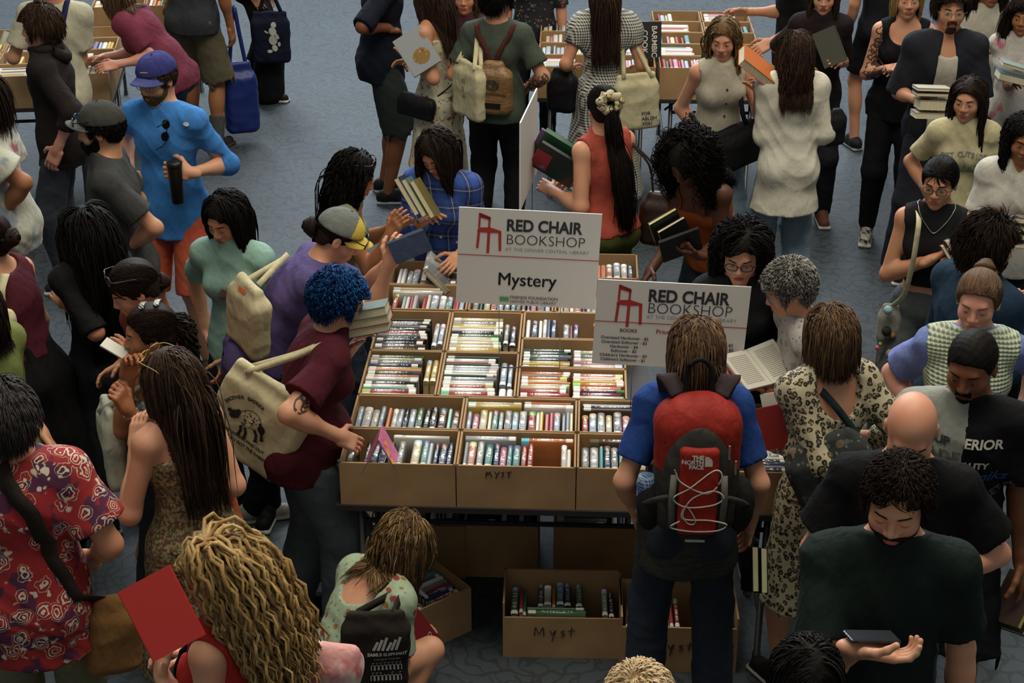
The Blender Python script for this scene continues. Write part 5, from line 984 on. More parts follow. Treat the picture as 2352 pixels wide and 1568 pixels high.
Pn['curlyglasses'] = P_('woman with big dark curls and black glasses in a black shirt facing the camera', 1703, 582, 188, S=1.66, skin='fair', hd=(4, 16, 0), hair=dict(c='black', st='curly', len=.36, wave=.010, freq=3.5, n=420, r=.007, vol=.022, t=.016, hl=.008, fwd=.03, wid=.125, part=-.02), glasses=dict(c='15151a', r=.0020), top=T('151518', sl='long', hem=.16, o=.018, neck='v', name='shirt'), bot=DK, R=(1715, 850, -.28), L=(1762, 830, -.25), LE=(1790, 790, 0), lips='a04444', h=.0065, gaze=.6)
Pn['greyhair'] = P_('grey curly-haired woman in a speckled shirt reading an open book', 1812, 662, 262, S=1.64, lean=20, skin='fair', hd=(4, 21, 0), gaze=.3, hair=dict(c='grey', st='short', len=.055, t=.012, wave=.006, freq=2, n=520, r=.0075, comb=(.2, .3, .1), lift=.25), glasses=dict(c='7a8a9c', r=.0015), top=T(mat('floral', 'a9a6a0', '8a8580', '9a8f88', '77787a', 1.6), sl='long', fl=.85, hem=.16, o=.018, name='shirt'), bot=NAVY, L=(1700, 868, -.10), LE=(1790, 905, -.1), R=(1745, 850, .05), RE=(1790, 860, .2), h=.0065)
Pn['leopard'] = P_('woman with a brown bob in a leopard print dress seen from behind', 1905, 770, 338, S=1.68, g=1.04, skin='fair', hd=(0, 12, 0), hair=dict(c='light', st='bob', len=.155, n=460, r=.006), top=T(mat('leopard', 'b3a889', '1b1714', '7d6a4a'), sl='long', fl=.7, neck='backscoop', depth=.03, hem=.0, o=.018, name='dress_bodice'), bot=dict(kind='skirt', m=mat('leopard', 'b3a889', '1b1714', '7d6a4a'), len=.50, flare=.22, name='skirt'), L=(1768, 1010, .10), LE=(1835, 1045, -.05), R=(1960, 1000, .2), facevis=False, h=.007, shoe='1d1a18')
Pn['purple'] = P_('person in a purple t-shirt and grey and yellow cap bent over a book', 778, 543, 84, S=1.72, lean=38, g=1.09, skin='fair', hd=(2, 32, 0), gaze=.2, hair=dict(c='dark', st='bun', br=.036, tie=(0, -.115, -.012)), cap=dict(m=[CL('6d716c'), CL('c7b04a')], bm=CL('c4ad50'), panel=.035), top=T('574a78', hem=.14, flare=.01), bot=DK, R=(905, 575, -.12), RE=(842, 640, -.12), L=(925, 560, .1), LE=(870, 620, .15), curl=(.6, .6), shoe=('8e8c84', 'a19f97'), h=.0065, feet=(.18, -.1, .10))
Pn['bluehair'] = P_('person with short curly blue hair in a maroon t-shirt browsing the front cartons', 778, 690, 72, S=1.66, lean=20, g=1.18, skin='fair', hd=(12, 15, 0), gaze=.3, hair=dict(c='blue', st='short', len=.070, t=.018, wave=.007, freq=2, n=700, r=.008, lift=.25, comb=(.1, .7, .2)), glasses=dict(c='38302c', r=.0016), top=T('481822', hem=.14, flare=.012, wide=1.15), bot=dict(kind='trousers', m=mat('denim', '58656c', '3f4c54'), w=.085, cuff=.085), R=(808, 1012, -.20), RE=(705, 985, -.30), L=(815, 775, .15), LE=(790, 850, .1), shoe=('241f1e', '3a3634'), h=.0065, feet=(.12, -.06, .10))
Pn['longblack'] = P_('person with very long black hair, dressed in black, behind the sunglasses woman', 196, 530, 318, S=1.60, g=1.04, skin='light', hair=dict(c='black', st='long', len=.60, n=480, r=.0075, vol=.02), top=T('18191b', sl='elbow', hem=.1), bot=dict(kind='skirt', m=CL('1a1c20'), len=.6, flare=.24), L=(135, 672, -.0), LE=(170, 740, -.05), facevis=False, h=.0075)
Pn['maroontop'] = P_('person in a maroon crop top and long black skirt at the left edge', -28, 545, 292, S=1.66, lean=14, g=1.09, skin='fair', hair=dict(c='dark', st='bun'), top=T('4a1c26', sl='none', neck='scoop', hem=-.08), bot=dict(kind='skirt', m=CL('0f0f11'), len=.75, flare=.29), L=(-60, 760, -.1), facevis=False, h=.008)
Pn['olive'] = P_('person in an olive green top at the left edge above the hawaiian shirt', -62, 705, 300, S=1.62, g=1.11, skin='light', hair=dict(c='dark', st='bob', len=.2), top=T('6a7440', sl='elbow', hem=.14), bot=DK, R=(118, 1020, .0), RE=(60, 930, .1), L=(-40, 950, -.1), facevis=False, h=.008)
Pn['rust'] = P_('woman in a rust cardigan with sunglasses pushed up, face bowed', 308, 662, 238, S=1.66, lean=14, skin='light', hd=(8, 23, 0), gaze=.2, hair=dict(c='dark', st='bun', br=.03, tie=(0, -.1, -.03)), top=T('7c3327', sl='long', hem=.2, o=.022, name='cardigan'), bot=DK, L=(300, 800, -.15), R=(250, 850, .1), h=.007)
Pn['clip'] = P_('woman with clipped back dark curls, hand raised to her mouth', 345, 765, 238, S=1.62, skin='tan', hd=(14, 4, 0), hair=dict(c='dark', st='pony', len=.30, wave=.012, freq=4, curl=1, n=420, m=130, pw=.04, r=.0062, tie=(0, -.10, .035)), top=T(mat('marl', '8e938a', '3a3f3c'), sl='none', neck='scoop', depth=.03, hem=.16, name='top'), bot=dict(kind='skirt', m=CL('1d1f22'), len=.6, flare=.25), R=(300, 832, -.10), RE=(300, 960, .0), L=(286, 908, -.20), LE=(330, 1015, -.16), curl=(.8, 1.2), h=.0062)
Pn['sundress'] = P_('woman with long brown hair in a tan floral sundress seen from behind', 388, 873, 312, S=1.64, g=1.09, skin='fair', hd=(-18, 12, 0), hair=dict(c='brown', st='long', len=.56, n=480, r=.0065), top=T(mat('dense', '8a7a56', '5a3a2c', '46502f', 'a08c6a', .9, 2.), sl='none', neck='strap', top=.12, sw=.045, hem=.0, name='dress_bodice'), bot=dict(kind='skirt', m=mat('dense', '8a7a56', '5a3a2c', '46502f', 'a08c6a', .9, 2.), len=.60, flare=.25, fold=.015, name='skirt'), L=(318, 985, .05), LE=(308, 1120, -.10), R=(470, 1040, .3), RE=(540, 1095, .0), h=.0062, sw=0.142)
Pn['backpack'] = P_('person in a blue t-shirt wearing a big red and grey backpack', 1600, 803, 2, S=1.76, sex='f', skin='fair', hair=dict(c='light', st='long', len=.34, n=480, r=.0062), hd=(0, 14, 0), top=T('24407e', hem=-.02), bot=dict(kind='trousers', m=mat('denim', '232d3c', '171e2a'), w=.066, cuff=.072), R=(1722, 1238, .02), RE=(1718, 1075, -.03), L=(1468, 1200, .08), LE=(1465, 1050, -.02), facevis=False, h=.0065, feet=(0, .05, .13), sw=0.142)
Pn['mint'] = P_('woman in a mint floral dress crouching beside the angled floor carton', 925, 1245, 48, S=1.62, lean=42, ph=.36, g=1.04, skin='fair', hd=(10, 34, 0), gaze=.2, hair=dict(c='honey', st='bob', len=.29, n=460, fwd=.12, wid=.09), top=T(mat('floral', '97a88c', '8a3a34', '8a6a3c', '6a8a8a', 1.4), sl='short', fr=.5, neck='backscoop', depth=.03, hem=.0, name='dress_bodice'), bot=dict(kind='skirt', m=mat('floral', '97a88c', '8a3a34', '8a6a3c', '6a8a8a', 1.4), len=.34, flare=.30, fold=.02, name='skirt'), R=(975, 1465, .20), RE=(930, 1485, -.02), L=(950, 1440, .4), Rn=(.1, .9, .2), h=.0062, feet=(.12, .0, .14))
Pn['buzz'] = P_('man with buzzed hair in a half grey half black printed t-shirt', 2232, 838, 198, S=1.78, sex='m', g=1.11, skin='brown', hd=(12, 17, 0), gaze=.35, hair=dict(c='black', st='buzz', t=.007), beard=dict(kind='goatee', c='black', t=.004), top=T([CL('131316'), CL('8d8f86')], split=lambda x, y, z: (x > -.01).astype(int), hem=.18, wide=1.2), bot=dict(kind='shorts', m=CL('121215'), len=1.0, w=.085), L=(2345, 1340, -.1), LE=(2350, 1200, .05), R=(2150, 1300, .1), h=.0062)
Pn['bald'] = P_('bald man in a black t-shirt with his head bowed', 2093, 985, 194, S=1.80, sex='m', g=1.02, skin='cb9478', hd=(0, 32, 0), gaze=.1, hair=dict(c='black', st='bald'), top=T('111113', hem=.18, wide=1.25, fr=.9), bot=NAVY, R=(2020, 1310, -.25), RE=(1945, 1205, -.05), L=(2140, 1330, -.25), LE=(2275, 1245, -.05), h=.0062)
Pn['phone'] = P_('man in a dark green-black t-shirt looking down at his phone', 2062, 1146, 188, S=1.92, sex='m', g=1.00, skin='fair', hd=(12, 17, 0), gaze=.12, brow='2a201a', hair=dict(c='dark', st='short', len=.055, t=.011, n=620, r=.0052, comb=(.25, -1., .1), wave=.002, lift=.0, hl=.014, stiff=.5), beard=dict(c='dark', t=.0035), top=T('16201d', hem=.16, wide=1.1), bot=NAVY, R=(1992, 1472, -.40), RE=(1890, 1440, -.10), L=(2205, 1730, -.02), LE=(2225, 1500, .06), Rh=(.9, .12, -.25), Rn=(0, -1, -.15), curl=(.5, .35), h=.006)
Pn['hawaii'] = P_('man in a red hawaiian shirt with a dark strap across his back', 12, 962, 352, S=1.74, sex='m', g=1.16, skin='light', hair=dict(c='3a3634', st='short', len=.08, t=.020, n=460, comb=(.0, -.6, -.4)), top=T(mat('hawaii', '8e1c20', 'c4b9a2', '4a1a38'), hem=.22, wide=1.25, fr=1.0, o=.018, neck='collar', name='hawaiian_shirt'), bot=dict(kind='trousers', m=CL('6d6a52')), R=(205, 1290, .2), RE=(245, 1240, .0), facevis=False, h=.0065)
Pn['curlyblond'] = P_('woman with thick blond ringlets in a red tank top holding a red book', 495, 1312, 285, S=1.66, g=1.11, skin='fair', hd=(-2, 11, 0), gaze=.4, brow='8a6a44', hair=dict(c='blond', st='curly', len=.44, K=50, wave=.009, freq=9, curl=1, n=480, r=.0062, sides=4, vol=.030, t=.014, tap=.6, hl=.010, fwd=.01, fx=.25, wid=.14, bias=(0, -.35, 0)), top=T('a12a26', sl='none', neck='scoop', depth=.05, hem=.1), bot=DK, L=(348, 1505, -.05), LE=(415, 1620, -.12), R=(395, 1495, .15), curl=(.5, .3), Lh=(-.25, -1, .0), Ln=(1, -.2, .3), h=.006)
Pn['bottomdark'] = P_('dark-haired person at the bottom edge beneath the phone user', 1852, 1566, 186, S=1.62, skin='light', hd=(0, 13, 0), hair=dict(c='black', st='long', len=.3, n=420, part=-.02), top=T('202024'), bot=DK, h=.0065)
Pn['bottomtop'] = P_('fair-haired person whose crown just shows at the bottom edge', 1468, 1618, 0, S=1.62, skin='fair', hair=dict(c='c9b08a', st='short', len=.06, n=420), top=T('50555a'), bot=DK, h=.0075, facevis=False)
# ---------------------------------------------------------------- things held and worn
def Yd(J, dy): return J['che'][1]+dy
def fdir(deg): a = math.radians(deg); return np.array([math.sin(a), math.cos(a), 0])
def hb(J, px, py, dy, u, n, size, c, label, pg='cfc4a4', group=None, art=None, m=None, at_=None, xd=None):
    """closed book: u = direction of the spine and n = normal of the front cover (camera axes); size = (width, length, thickness)"""
    P0 = aty(px, py, Yd(J, dy)) if at_ is None else at_; U = cvec(u); N = cvec(n) if xd is None else np.cross(cvec(xd), U); R = frame(U, N); Yv, Nv, Xv = R[0], R[1], np.cross(R[0], R[1]); w_, l_, t_ = size; r_ = root('book', P0, label, 'book', group); m = m or mat('plastic', c, rough=.4)
    b = MB(); A = np.array([Xv, Yv, Nv])
    for q in (-1, 1): b.box(P0+Nv*q*(t_/2-.0012), A, (w_/2, l_/2, .0012))
    b.box(P0-Xv*(w_/2-.0012), A, (.0012, l_/2, t_/2)); b.build('cover', m, r_); b = MB(); b.box(P0+Xv*.001, A, (w_/2-.004, l_/2-.003, t_/2-.0024)); b.build('pages', mat('pages', pg), r_)
    if art:
        for g_, am, sx, sy, nm in art: flat(g_, nm, am, P0+Nv*(t_/2+.0006)+Xv*sx+Yv*sy, Xv, Yv, r_)
    return r_, (Xv, Yv, Nv)
def bag(name, label, c, face, w_, h_, d_, m, roll=0., taper=.9, cat='bag', strap=None, sm=None, sw=.025, pitch=0., seed=3, h=.009, open_=False, fold=.006, group=None):
    N = fdir(face); X = nrm(np.cross(Z, N)); U = Z; a = math.radians(roll); X, U = X*math.cos(a)+U*math.sin(a), U*math.cos(a)-X*math.sin(a); p = math.radians(pitch); N, U = N*math.cos(p)+U*math.sin(p), U*math.cos(p)-N*math.sin(p); R = np.array([X, U, N]); r_ = root(name, c, label, cat, group)
    ops = [('u', rbox(c-U*h_*.08, R, (w_/2, h_*.42, d_/2), min(d_, w_, h_)*.35), .03), ('u', rbox(c+U*h_*.25, R, (w_/2*taper, h_*.25, d_/2*.45), d_*.2), .05)]
    V, Q = sdf(ops, h, folds(seed, fold, c)); o = mesh('bag_body', V, Q, m, r_)
    if strap is not None:
        b = MB()
        for S in strap: P = lerp(S) if len(S) < 12 else np.array(S); b.ribbon(P, np.array([.05, -1., .25]), sw, .004)
        b.build('strap', sm or m, r_, True)
    return r_, o, R
def over(J, nm='R', up=.055, out=0., f=0.):
    sd = 1 if nm == 'R' else -1; return J['sh'+nm]+J['U1']*up*J['s']-J['Rc']*sd*(.045-out)+J['Fc']*f
def lerp(S, n=5):
    S = [np.asarray(p, float) for p in S]; out = []
    for a, b in zip(S[:-1], S[1:]): out += [a+(b-a)*t for t in np.linspace(0, 1, n, endpoint=False)]
    out = np.array(out+[S[-1]])
    for _ in range(2): out[1:-1] = out[1:-1]*.5+(out[:-2]+out[2:])*.25
    return out
def vloop(c, R, w_, h_, d_, S, k=.32):
    X, U, N = R; return [[c+U*h_*.42-X*w_*k+N*q*d_*.3, (c+U*h_*.42-X*w_*k*.6)*.4+(S-X*.02)*.6+N*q*.012, S+U*.01+N*q*.008, (c+U*h_*.42+X*w_*k*.6)*.4+(S+X*.02)*.6+N*q*.012, c+U*h_*.42+X*w_*k+N*q*d_*.3] for q in (-1, 1)]
CREAM = mat('cloth', 'c2b995'); BLKC = mat('cloth', '141416', rough=.7); LEA = mat('cloth', '18181b', rough=.55)
J = Pn['blue']; c = aty(404, 415, J['hdL'][1]-.03)
r_ = root('thermos', c, 'dark travel thermos held by the bearded man in blue', 'thermos'); b = MB(); b.tube([c-Z*.12, c-Z*.115, c+Z*.07, c+Z*.075], [.028, .030, .037, .036], 0, 20); b.build('flask', mat('metal', '38332c', rough=.4), r_, True); b = MB(); b.tube([c+Z*.075, c+Z*.078, c+Z*.10, c+Z*.105], [.037, .040, .040, .03], 0, 20); b.build('lid', mat('plastic', '1a1614', rough=.4), r_, True)
def sunnies(J, p, X, Y, label, col='141210'):
    r_ = root('sunglasses', p, label, 'sunglasses'); b = MB(); N = np.cross(X, Y)
    for q in (-1, 1):
        th = np.linspace(0, 6.283, 17); V = [p+X*(q*.033+.026*math.cos(t))+Y*.020*math.sin(t) for t in th[:-1]]; b.add(V+[v+N*.003 for v in V], [list(range(16)), list(range(31, 15, -1))]+[[i, (i+1) % 16, 16+(i+1) % 16, 16+i] for i in range(16)]); b.tube([p+X*q*.06+Y*.008, p+X*q*.062-N*.07, p+X*q*.06-N*.13-Y*.02], .003, 0, 6)
    b.tube([p-X*.008+Y*.006, p+X*.008+Y*.006], .003, 0, 6); b.build('frame', mat('plastic', col, rough=.15), r_); return r_
sunnies(J, aty(380, 300, Yd(J, -.16)), nrm(np.array([.15, 0, .95])), nrm(np.array([1., 0, -.15])), 'dark sunglasses hanging from the collar of the blue shirt')
V_, F_ = text_geo('THE NORTH FACE', .0, 0)
def nf_logo(): 
    gs = [disk_geo(0, 0, .016, .011, 14)]; return join(gs)
decal(nf_logo(), 'chest_logo', mat('plain', 'c9ccd0'), aty(425, 295, Yd(J, -.2)), nrm(np.array([1., .1, 0])), Z, J['top'], J['root'])
decal(line_geo([(-.02, .006), (.02, .006)], .004), 'cap_patch', mat('plain', 'b79f55'), J['Hp'](-.02, .3, .075), J['HR'][0]*-1, J['HR'][2], J['cap'], J['root'])
J = Pn['greycap']; make_glasses(J, dict(c='101012', dark=1, up=.060, fw=.016, name='sunglasses', r=.003))
for k_, u_, f_ in (('rust', .072, -.005), ('wavyblack', .075, -.010), ('bluehair', 0, 0)):
    if u_: make_glasses(Pn[k_], dict(c='141012', dark=1, up=u_, fw=f_-.012, name='sunglasses', r=.003, wd=1.05, tilt=.35))
make_glasses(Pn['sundress'], dict(c='b09a50', up=.078, fw=-.030, name='sunglasses', r=.0016, wd=1.12, tilt=.45))
make_glasses(Pn['purple'], dict(c='101012', dark=1, up=.045, fw=.024, name='sunglasses', r=.003, wd=1.1))
# --- held books
WH = mat('plain', 'c8c4b8', rough=.5)
J = Pn['curlyblack']
hb(Pn['bookwoman'], 1906, 108, -.24, (.33, .9, 0), (-.4, .3, -.9), (.15, .23, .03), '4a4a40', 'grey book held upright by the long-haired person in the dark top', group=None)
J = Pn['goatee']
for i, (yy, c_, th, w_) in enumerate(((262, 'c3beb0', .035, .215), (238, 'b9b29a', .055, .17), (214, '35383c', .022, .20), (202, 'c9c4b4', .018, .19))): hb(J, 2140, yy, -.34-.001*i, (1, .03, 0), (0, -1, -.3), (.15, w_, th), c_, ['thick white book at the bottom of the goateed man\'s stack', 'cream book second from the bottom of the goateed man\'s stack', 'dark covered book second from the top of the goateed man\'s stack', 'pale book on top of the goateed man\'s stack'][i])
J = Pn['pink']; hb(J, 2330, 178, -.33, (1, .25, 0), (0, -1, -.4), (.16, .22, .045), '3c6a78', 'thick teal book held by the person in pink at the right edge'); hb(J, 2335, 152, -.33, (1, .3, 0), (0, -1, -.4), (.15, .20, .02), '8a9a98', 'thin grey-green book lying on the thick teal one at the right edge')
hb(Pn['vest'], 1738, 152, -.30, (.75, .5, .3), (.35, -.65, -.6), (.17, .23, .05), 'c06a34', 'orange book held by the woman in the cream vest')
J = Pn['floral']; hb(J, 958, 118, -.20, (-.5, -.8, 0), (.2, .35, -.9), (.20, .26, .03), '8d9090', 'grey cookbook with a dish on its cover, hugged by the floral dress', art=[(disk_geo(0, 0, .055, .05, 18), mat('floral', '8a6a3a', 'b08a4a', '6a4a2c', 'a89a6a', 2.), .01, -.04, 'dish_picture')])
J = Pn['plaid']
for i, (dx, c_, l_) in enumerate(((-17, '2a3040', 'leftmost'), (0, '4d6a68', 'middle'), (19, '6a6030', 'rightmost'))): hb(J, 958+dx, 448+i*3, -.30-.004*i, (.5, .86, .1), (.86, -.5, -.25), (.13, .20, .027), c_, f'paperback hugged against the plaid shirt, {l_} of three', pg='cfc6a0')
J = Pn['coral']
hb(J, 1278, 378, -.02, (.82, .5, 0), (-.45, .75, -.6), (.20, .24, .020), '23302c', 'dark book with a red corner held by the woman in coral', art=[(line_geo([(-.05, -.06), (.08, -.06)], .09), mat('plastic', 'a03040', rough=.4), 0, -.02, 'cover_panel'), (line_geo([(-.02, -.07), (.02, -.07)], .035), WH, .05, 0, 'price_sticker')]); hb(J, 1288, 352, .03, (.82, .5, 0), (-.45, .75, -.6), (.20, .25, .03), '2c5a44', 'green book behind the dark one held by the woman in coral'); hb(J, 1276, 348, .07, (.82, .5, 0), (-.45, .75, -.6), (.20, .24, .012), '7a5a8a', 'thin purple book behind the green one held by the woman in coral')
J = Pn['curlyblack']
hb(J, 1553, 512, -.42, (.86, -.5, .1), None, (.13, .155, .022), '1e1e1a', 'black paperback with yellow spine edge in the dark-skinned woman\'s hand', pg='cbc07c', xd=(-.35, -.65, -.68), at_=J['hdL']+Z*.12+np.array([-.09, .03, 0])); hb(J, 1572, 528, -.45, (.86, -.5, .1), None, (.12, .15, .02), '23211e', 'middle black book in the dark-skinned woman\'s hand', xd=(-.35, -.65, -.68), at_=J['hdL']+Z*.09+np.array([-.05, .01, 0]))
hb(J, 1592, 558, -.50, (.95, -.35, 0), (.2, .75, -.6), (.15, .20, .018), '15120f', 'black book with a painted portrait in the dark-skinned woman\'s hand', art=[(disk_geo(0, 0, .022, .028, 14), mat('tiedye', '8a5a34', 'b08a54', '5a3420'), .0, .02, 'portrait'), (disk_geo(.0, 0, .035, .02, 12), mat('tiedye', '7a4a28', 'a87a44', '4a2a1a'), .04, .02, 'portrait')], at_=J['hdL']+Z*.045+np.array([-.02, -.02, 0]))
def openbook(J, px, py, dy, u, n, w_, l_, c, label, ang=.35, pg='c9c6b8', dark=False):
    P0 = aty(px, py, Yd(J, dy)); R = frame(cvec(u), cvec(n)); Yv, Nv, Xv = R[0], R[1], np.cross(R[0], R[1]); r_ = root('book', P0, label, 'book')
    for q in (-1, 1):
        D_ = nrm(Xv*q*math.cos(ang)+Nv*math.sin(ang)); N2 = nrm(Nv*math.cos(ang)-Xv*q*math.sin(ang)); A = np.array([D_, Yv, np.cross(D_, Yv)]); b = MB(); b.box(P0+D_*w_/2, A, (w_/2, l_/2, .0012)); b.build('cover', mat('cloth', c, rough=.8), r_); b = MB(); b.box(P0+D_*(w_/2-.002)+N2*.006, A, (w_/2-.004, l_/2-.004, .005)); b.build('pages', mat('plain', pg), r_)
        if not dark: gs = join([line_geo([(-w_*.35, y), (w_*.33, y)], .0018) for y in np.linspace(-l_*.35, l_*.35, 16)]); flat(gs, 'print', mat('plain', '8f8c84'), P0+D_*w_/2+N2*.0125, D_*q, Yv, r_)
openbook(Pn['purple'], 932, 545, -.16, (.8, -.32, .1), (.2, .85, .65), .105, .165, '1c2438', 'open dark blue book held up by the person in the purple t-shirt', .45)
J = Pn['bluehair']
for i, (x_, y_, l_) in enumerate(((845, 750, 'bottom'), (846, 731, 'middle'), (840, 713, 'top'))): hb(J, x_, y_, .06+.003*i, (-.95, .18, .1), None, (.12, .18, .036), ['3a2a3a', '8a3040', '5a6a60'][i], f'cream-edged paperback held in front of the blue hair, {l_} of three', pg='cdc4a0', xd=(.25, .25, -1))
J = Pn['glasses']; hb(J, 2196, 588, -.24, (.5, .85, 0), (.85, -.5, -.2), (.11, .17, .022), '8a8474', 'cream-edged paperback against the black crop top'); hb(J, 2183, 598, -.26, (.5, .85, 0), (.85, -.5, -.2), (.11, .16, .016), '5a4a40', 'thinner brown paperback in front of the black crop top')
hb(Pn['clip'], 264, 800, -.05, (.85, .5, 0), (.3, -.5, -.6), (.05, .10, .008), 'c9c6ba', 'small white booklet held near the mouth of the curly-haired woman')
openbook(Pn['curlyglasses'], 1742, 845, -.34, (-.5, -.75, .55), (.1, -.75, -.62), .14, .20, '8a3a30', 'open book with white pages held beside the price list sign', .12)
hb(Pn['greyhair'], 1712, 862, -.10, (.85, .35, .2), (.1, -.8, -.6), (.11, .17, .02), 'b85a2c', 'orange paperback in the grey-haired woman\'s hand')
J = Pn['leopard']; hb(J, 1778, 980, .02, (.25, 1, 0), (-.5, .2, -.9), (.14, .16, .03), '7c2620', 'red book at the front of the leopard dress woman\'s stack'); hb(J, 1800, 955, .08, (.2, 1, 0), (-.5, .2, -.9), (.14, .19, .04), 'b8b4a8', 'white book in the middle of the leopard dress woman\'s stack'); hb(J, 1812, 945, .13, (.2, 1, 0), (-.5, .2, -.9), (.13, .19, .03), '8a4a2c', 'brown book at the back of the leopard dress woman\'s stack')
J = Pn['backpack']
for i in range(2): hb(J, 1722+i*20, 1306+i*3, -.01, (0, -1, .1), (-1, 0, -.2), (.13, .165, .026), '151416', ['black paperback hanging from the backpack wearer\'s hand, the nearer to the jeans', 'black paperback hanging from the backpack wearer\'s hand, the nearer to the leopard dress'][i], pg='cbc69c')
J = Pn['buzz']; hb(J, 2332, 1375, -.12, (.5, -.86, .2), (-.8, -.4, -.6), (.14, .20, .025), '3a2c28', 'dark book with yellow edge at the right edge of the crowd', pg='c4b45c'); hb(J, 2345, 1392, -.08, (.5, -.86, .2), (-.8, -.4, -.6), (.14, .20, .035), '4a4a40', 'olive book behind the yellow-edged one at the right edge')
J = Pn['blouse']
for i, c_ in enumerate(('6a3a34', '3a3c40', 'a9a493', '5a5a58')): hb(J, 2345, 560-i*19, -.34, (1, .1, 0), (0, -1, -.2), (.15, .17, .028), c_, f'book stacked against the white blouse, {["bottom one", "second from the bottom", "third from the bottom", "top one"][i]}')
J = Pn['curlyblond']; hb(J, 371, 1408, -.20, (-.47, -.88, .05), (-.05, .1, -1), (.165, .215, .012), 'b02c26', 'plain red book held up by the woman with blond ringlets')
J = Pn['mint']; hb(J, 966, 1462, .16, (.55, .8, .3), (.4, -.6, -.6), (.13, .19, .03), '6a1a1e', 'dark red paperback being lifted from the angled floor carton', art=[(text_geo('Agatha', .028, 0, shear=.3), WH, 0, .05, 'lettering'), (text_geo('Christie', .028, 0, shear=.3), WH, 0, .02, 'lettering')])
hb(Pn['hoodie'], 8, 48, .9, (.3, -.9, 0), (.5, .2, -.9), (.17, .24, .03), 'b9b8a8', 'pale book leaning out of a carton at the top left corner', at_=np.array([-3.55, 11.25, .885]))
def phone(J, px, py, dy, u, n, label):
    P0 = aty(px, py, Yd(J, dy)); R = frame(cvec(u), cvec(n)); r_ = root('phone', P0, label, 'phone'); V, Q = sdf([('u', rbox(P0, R, (.072, .0045, .036), .004), .001)], .003); mesh('case', V, Q, mat('plastic', '1a1b1f', rough=.3), r_); b = MB(); b.box(P0+R[1]*.0048, R, (.067, .0006, .033)); b.build('screen', mat('plastic', '2c3034', rough=.1), r_)
phone(Pn['phone'], 2002, 1462, -.34, (1, .05, .2), (0, -1, -.25), 'black phone in the hand of the man in dark green')
phone(Pn['cream'], 187, 88, .30, (.15, -1, 0), (-.2, 0, -1), 'black phone held up by the person in the cream t-shirt')
# --- bags
J = Pn['shortsman']; c = aty(553, 222, J['base'][1]+.12); c[2] = max(c[2], .31); r_, o, R = bag('tote_bag', 'royal blue shopping bag hanging beside the olive shorts', c, 160, .26, .56, .16, mat('plastic', '1a2a6c', rough=.45), taper=.75, strap=[[c+Z*.22-RTV*.07, c+Z*.52-RTV*.03, c+Z*.72, c+Z*.52+RTV*.02, c+Z*.22+RTV*.06]], sw=.03)
J = Pn['blackback']; c = aty(622, 85, J['base'][1]-.30); r_, o, R = bag('shoulder_bag', 'dark bag with a white print hanging from the person in black', c, 175, .30, .42, .10, mat('cloth', '161a2c'), strap=[[c+Z*.18-RTV*.08, c+Z*.45, c+Z*.18+RTV*.10]], sw=.03)
blob = join([disk_geo(.03, .11, .022, .024, 12), disk_geo(.02, .06, .030, .034, 12, .4), disk_geo(-.03, .055, .020, .007, 8, -.6), disk_geo(.055, .02, .012, .026, 10, .4), disk_geo(.02, -.01, .034, .040, 12), disk_geo(.03, -.075, .022, .028, 10, .3), disk_geo(-.01, -.10, .022, .014, 10), disk_geo(.065, -.045, .012, .020, 8)])
decal(blob, 'white_print', mat('plain', 'b4b4ae'), c+R[2]*.1+R[0]*0, R[0]*1., R[1], o, r_)
J = Pn['floral']; c = aty(957, 245, J['base'][1]-.16); bag('shoulder_bag', 'small black crossbody bag on the white floral dress', c, 205, .26, .15, .07, LEA, roll=-8, strap=[[c+RTV*.11+Z*.05, J['wai']+J['Rc']*.0-np.array([-.14, .12, 0]), over(J, 'R', .05, 0)]], sw=.009)
J = Pn['greentee']; c = J['che']-J['Fc']*.175-Z*.17+RTV*.02; r_, o, R = bag('backpack', 'small tan leather backpack on the green t-shirt', c, 192, .235, .34, .13, mat('marl', '8c6a40', '6e5030', rough=.5), taper=.55, h=.007, fold=.003, strap=[surf(crv([J['che']-J['Fc']*.3+J['Rc']*q_*.02-Z*.05, J['che']-J['Fc']*.3+J['Rc']*q_*.07+Z*.06, over(J, 'R' if q_ > 0 else 'L', .05, .0, -.03)], 8), J['top'], J['che'], .010).tolist() for q_ in (-1, 1)], sm=mat('cloth', '4a2420'), sw=.030)
decal(join([disk_geo(0, .035, .05, .032, 16)]), 'embossed_emblem', mat('dense', '3a3226', '2c2a22', '4a3a26', '6a5636', 2.), c+R[2]*.1, R[0], R[1], o, r_); decal(line_geo([(-.055, -.10), (.055, -.10)], .035), 'pocket_panel', mat('cloth', '1e1a16'), c+R[2]*.1, R[0], R[1], o, r_); decal(line_geo([(-.09, -.03), (.0, -.02), (.09, -.03)], .012), 'pocket_seam', mat('cloth', '5e4428'), c+R[2]*.1, R[0], R[1], o, r_)
c = aty(1078, 205, J['che'][1]-.12); r_, o, R = bag('tote_bag', 'cream canvas tote hanging on the left of the green t-shirt', c, 235, .30, .36, .08, CREAM, strap=vloop(c, np.array([nrm(np.cross(Z, fdir(235))), Z, fdir(235)]), .30, .36, .08, over(J, 'L', .06)), sw=.028)
decal(join([xf(text_geo(t_, .04, 0), 0, .06-.05*i) for i, t_ in enumerate(('IG', 'S', 'W'))]), 'lettering', mat('plain', '6a2c30'), c+R[2]*.1, R[0], R[1], o, r_)
J = Pn['gingham']; c = aty(1292, 205, J['che'][1]-.02); bag('shoulder_bag', 'black shoulder bag on the left of the gingham dress', c, 200, .20, .30, .12, LEA, taper=.6, strap=[[c+Z*.12, (c+over(J, 'L'))/2+Z*.05, over(J, 'L', .06)]], sw=.022)
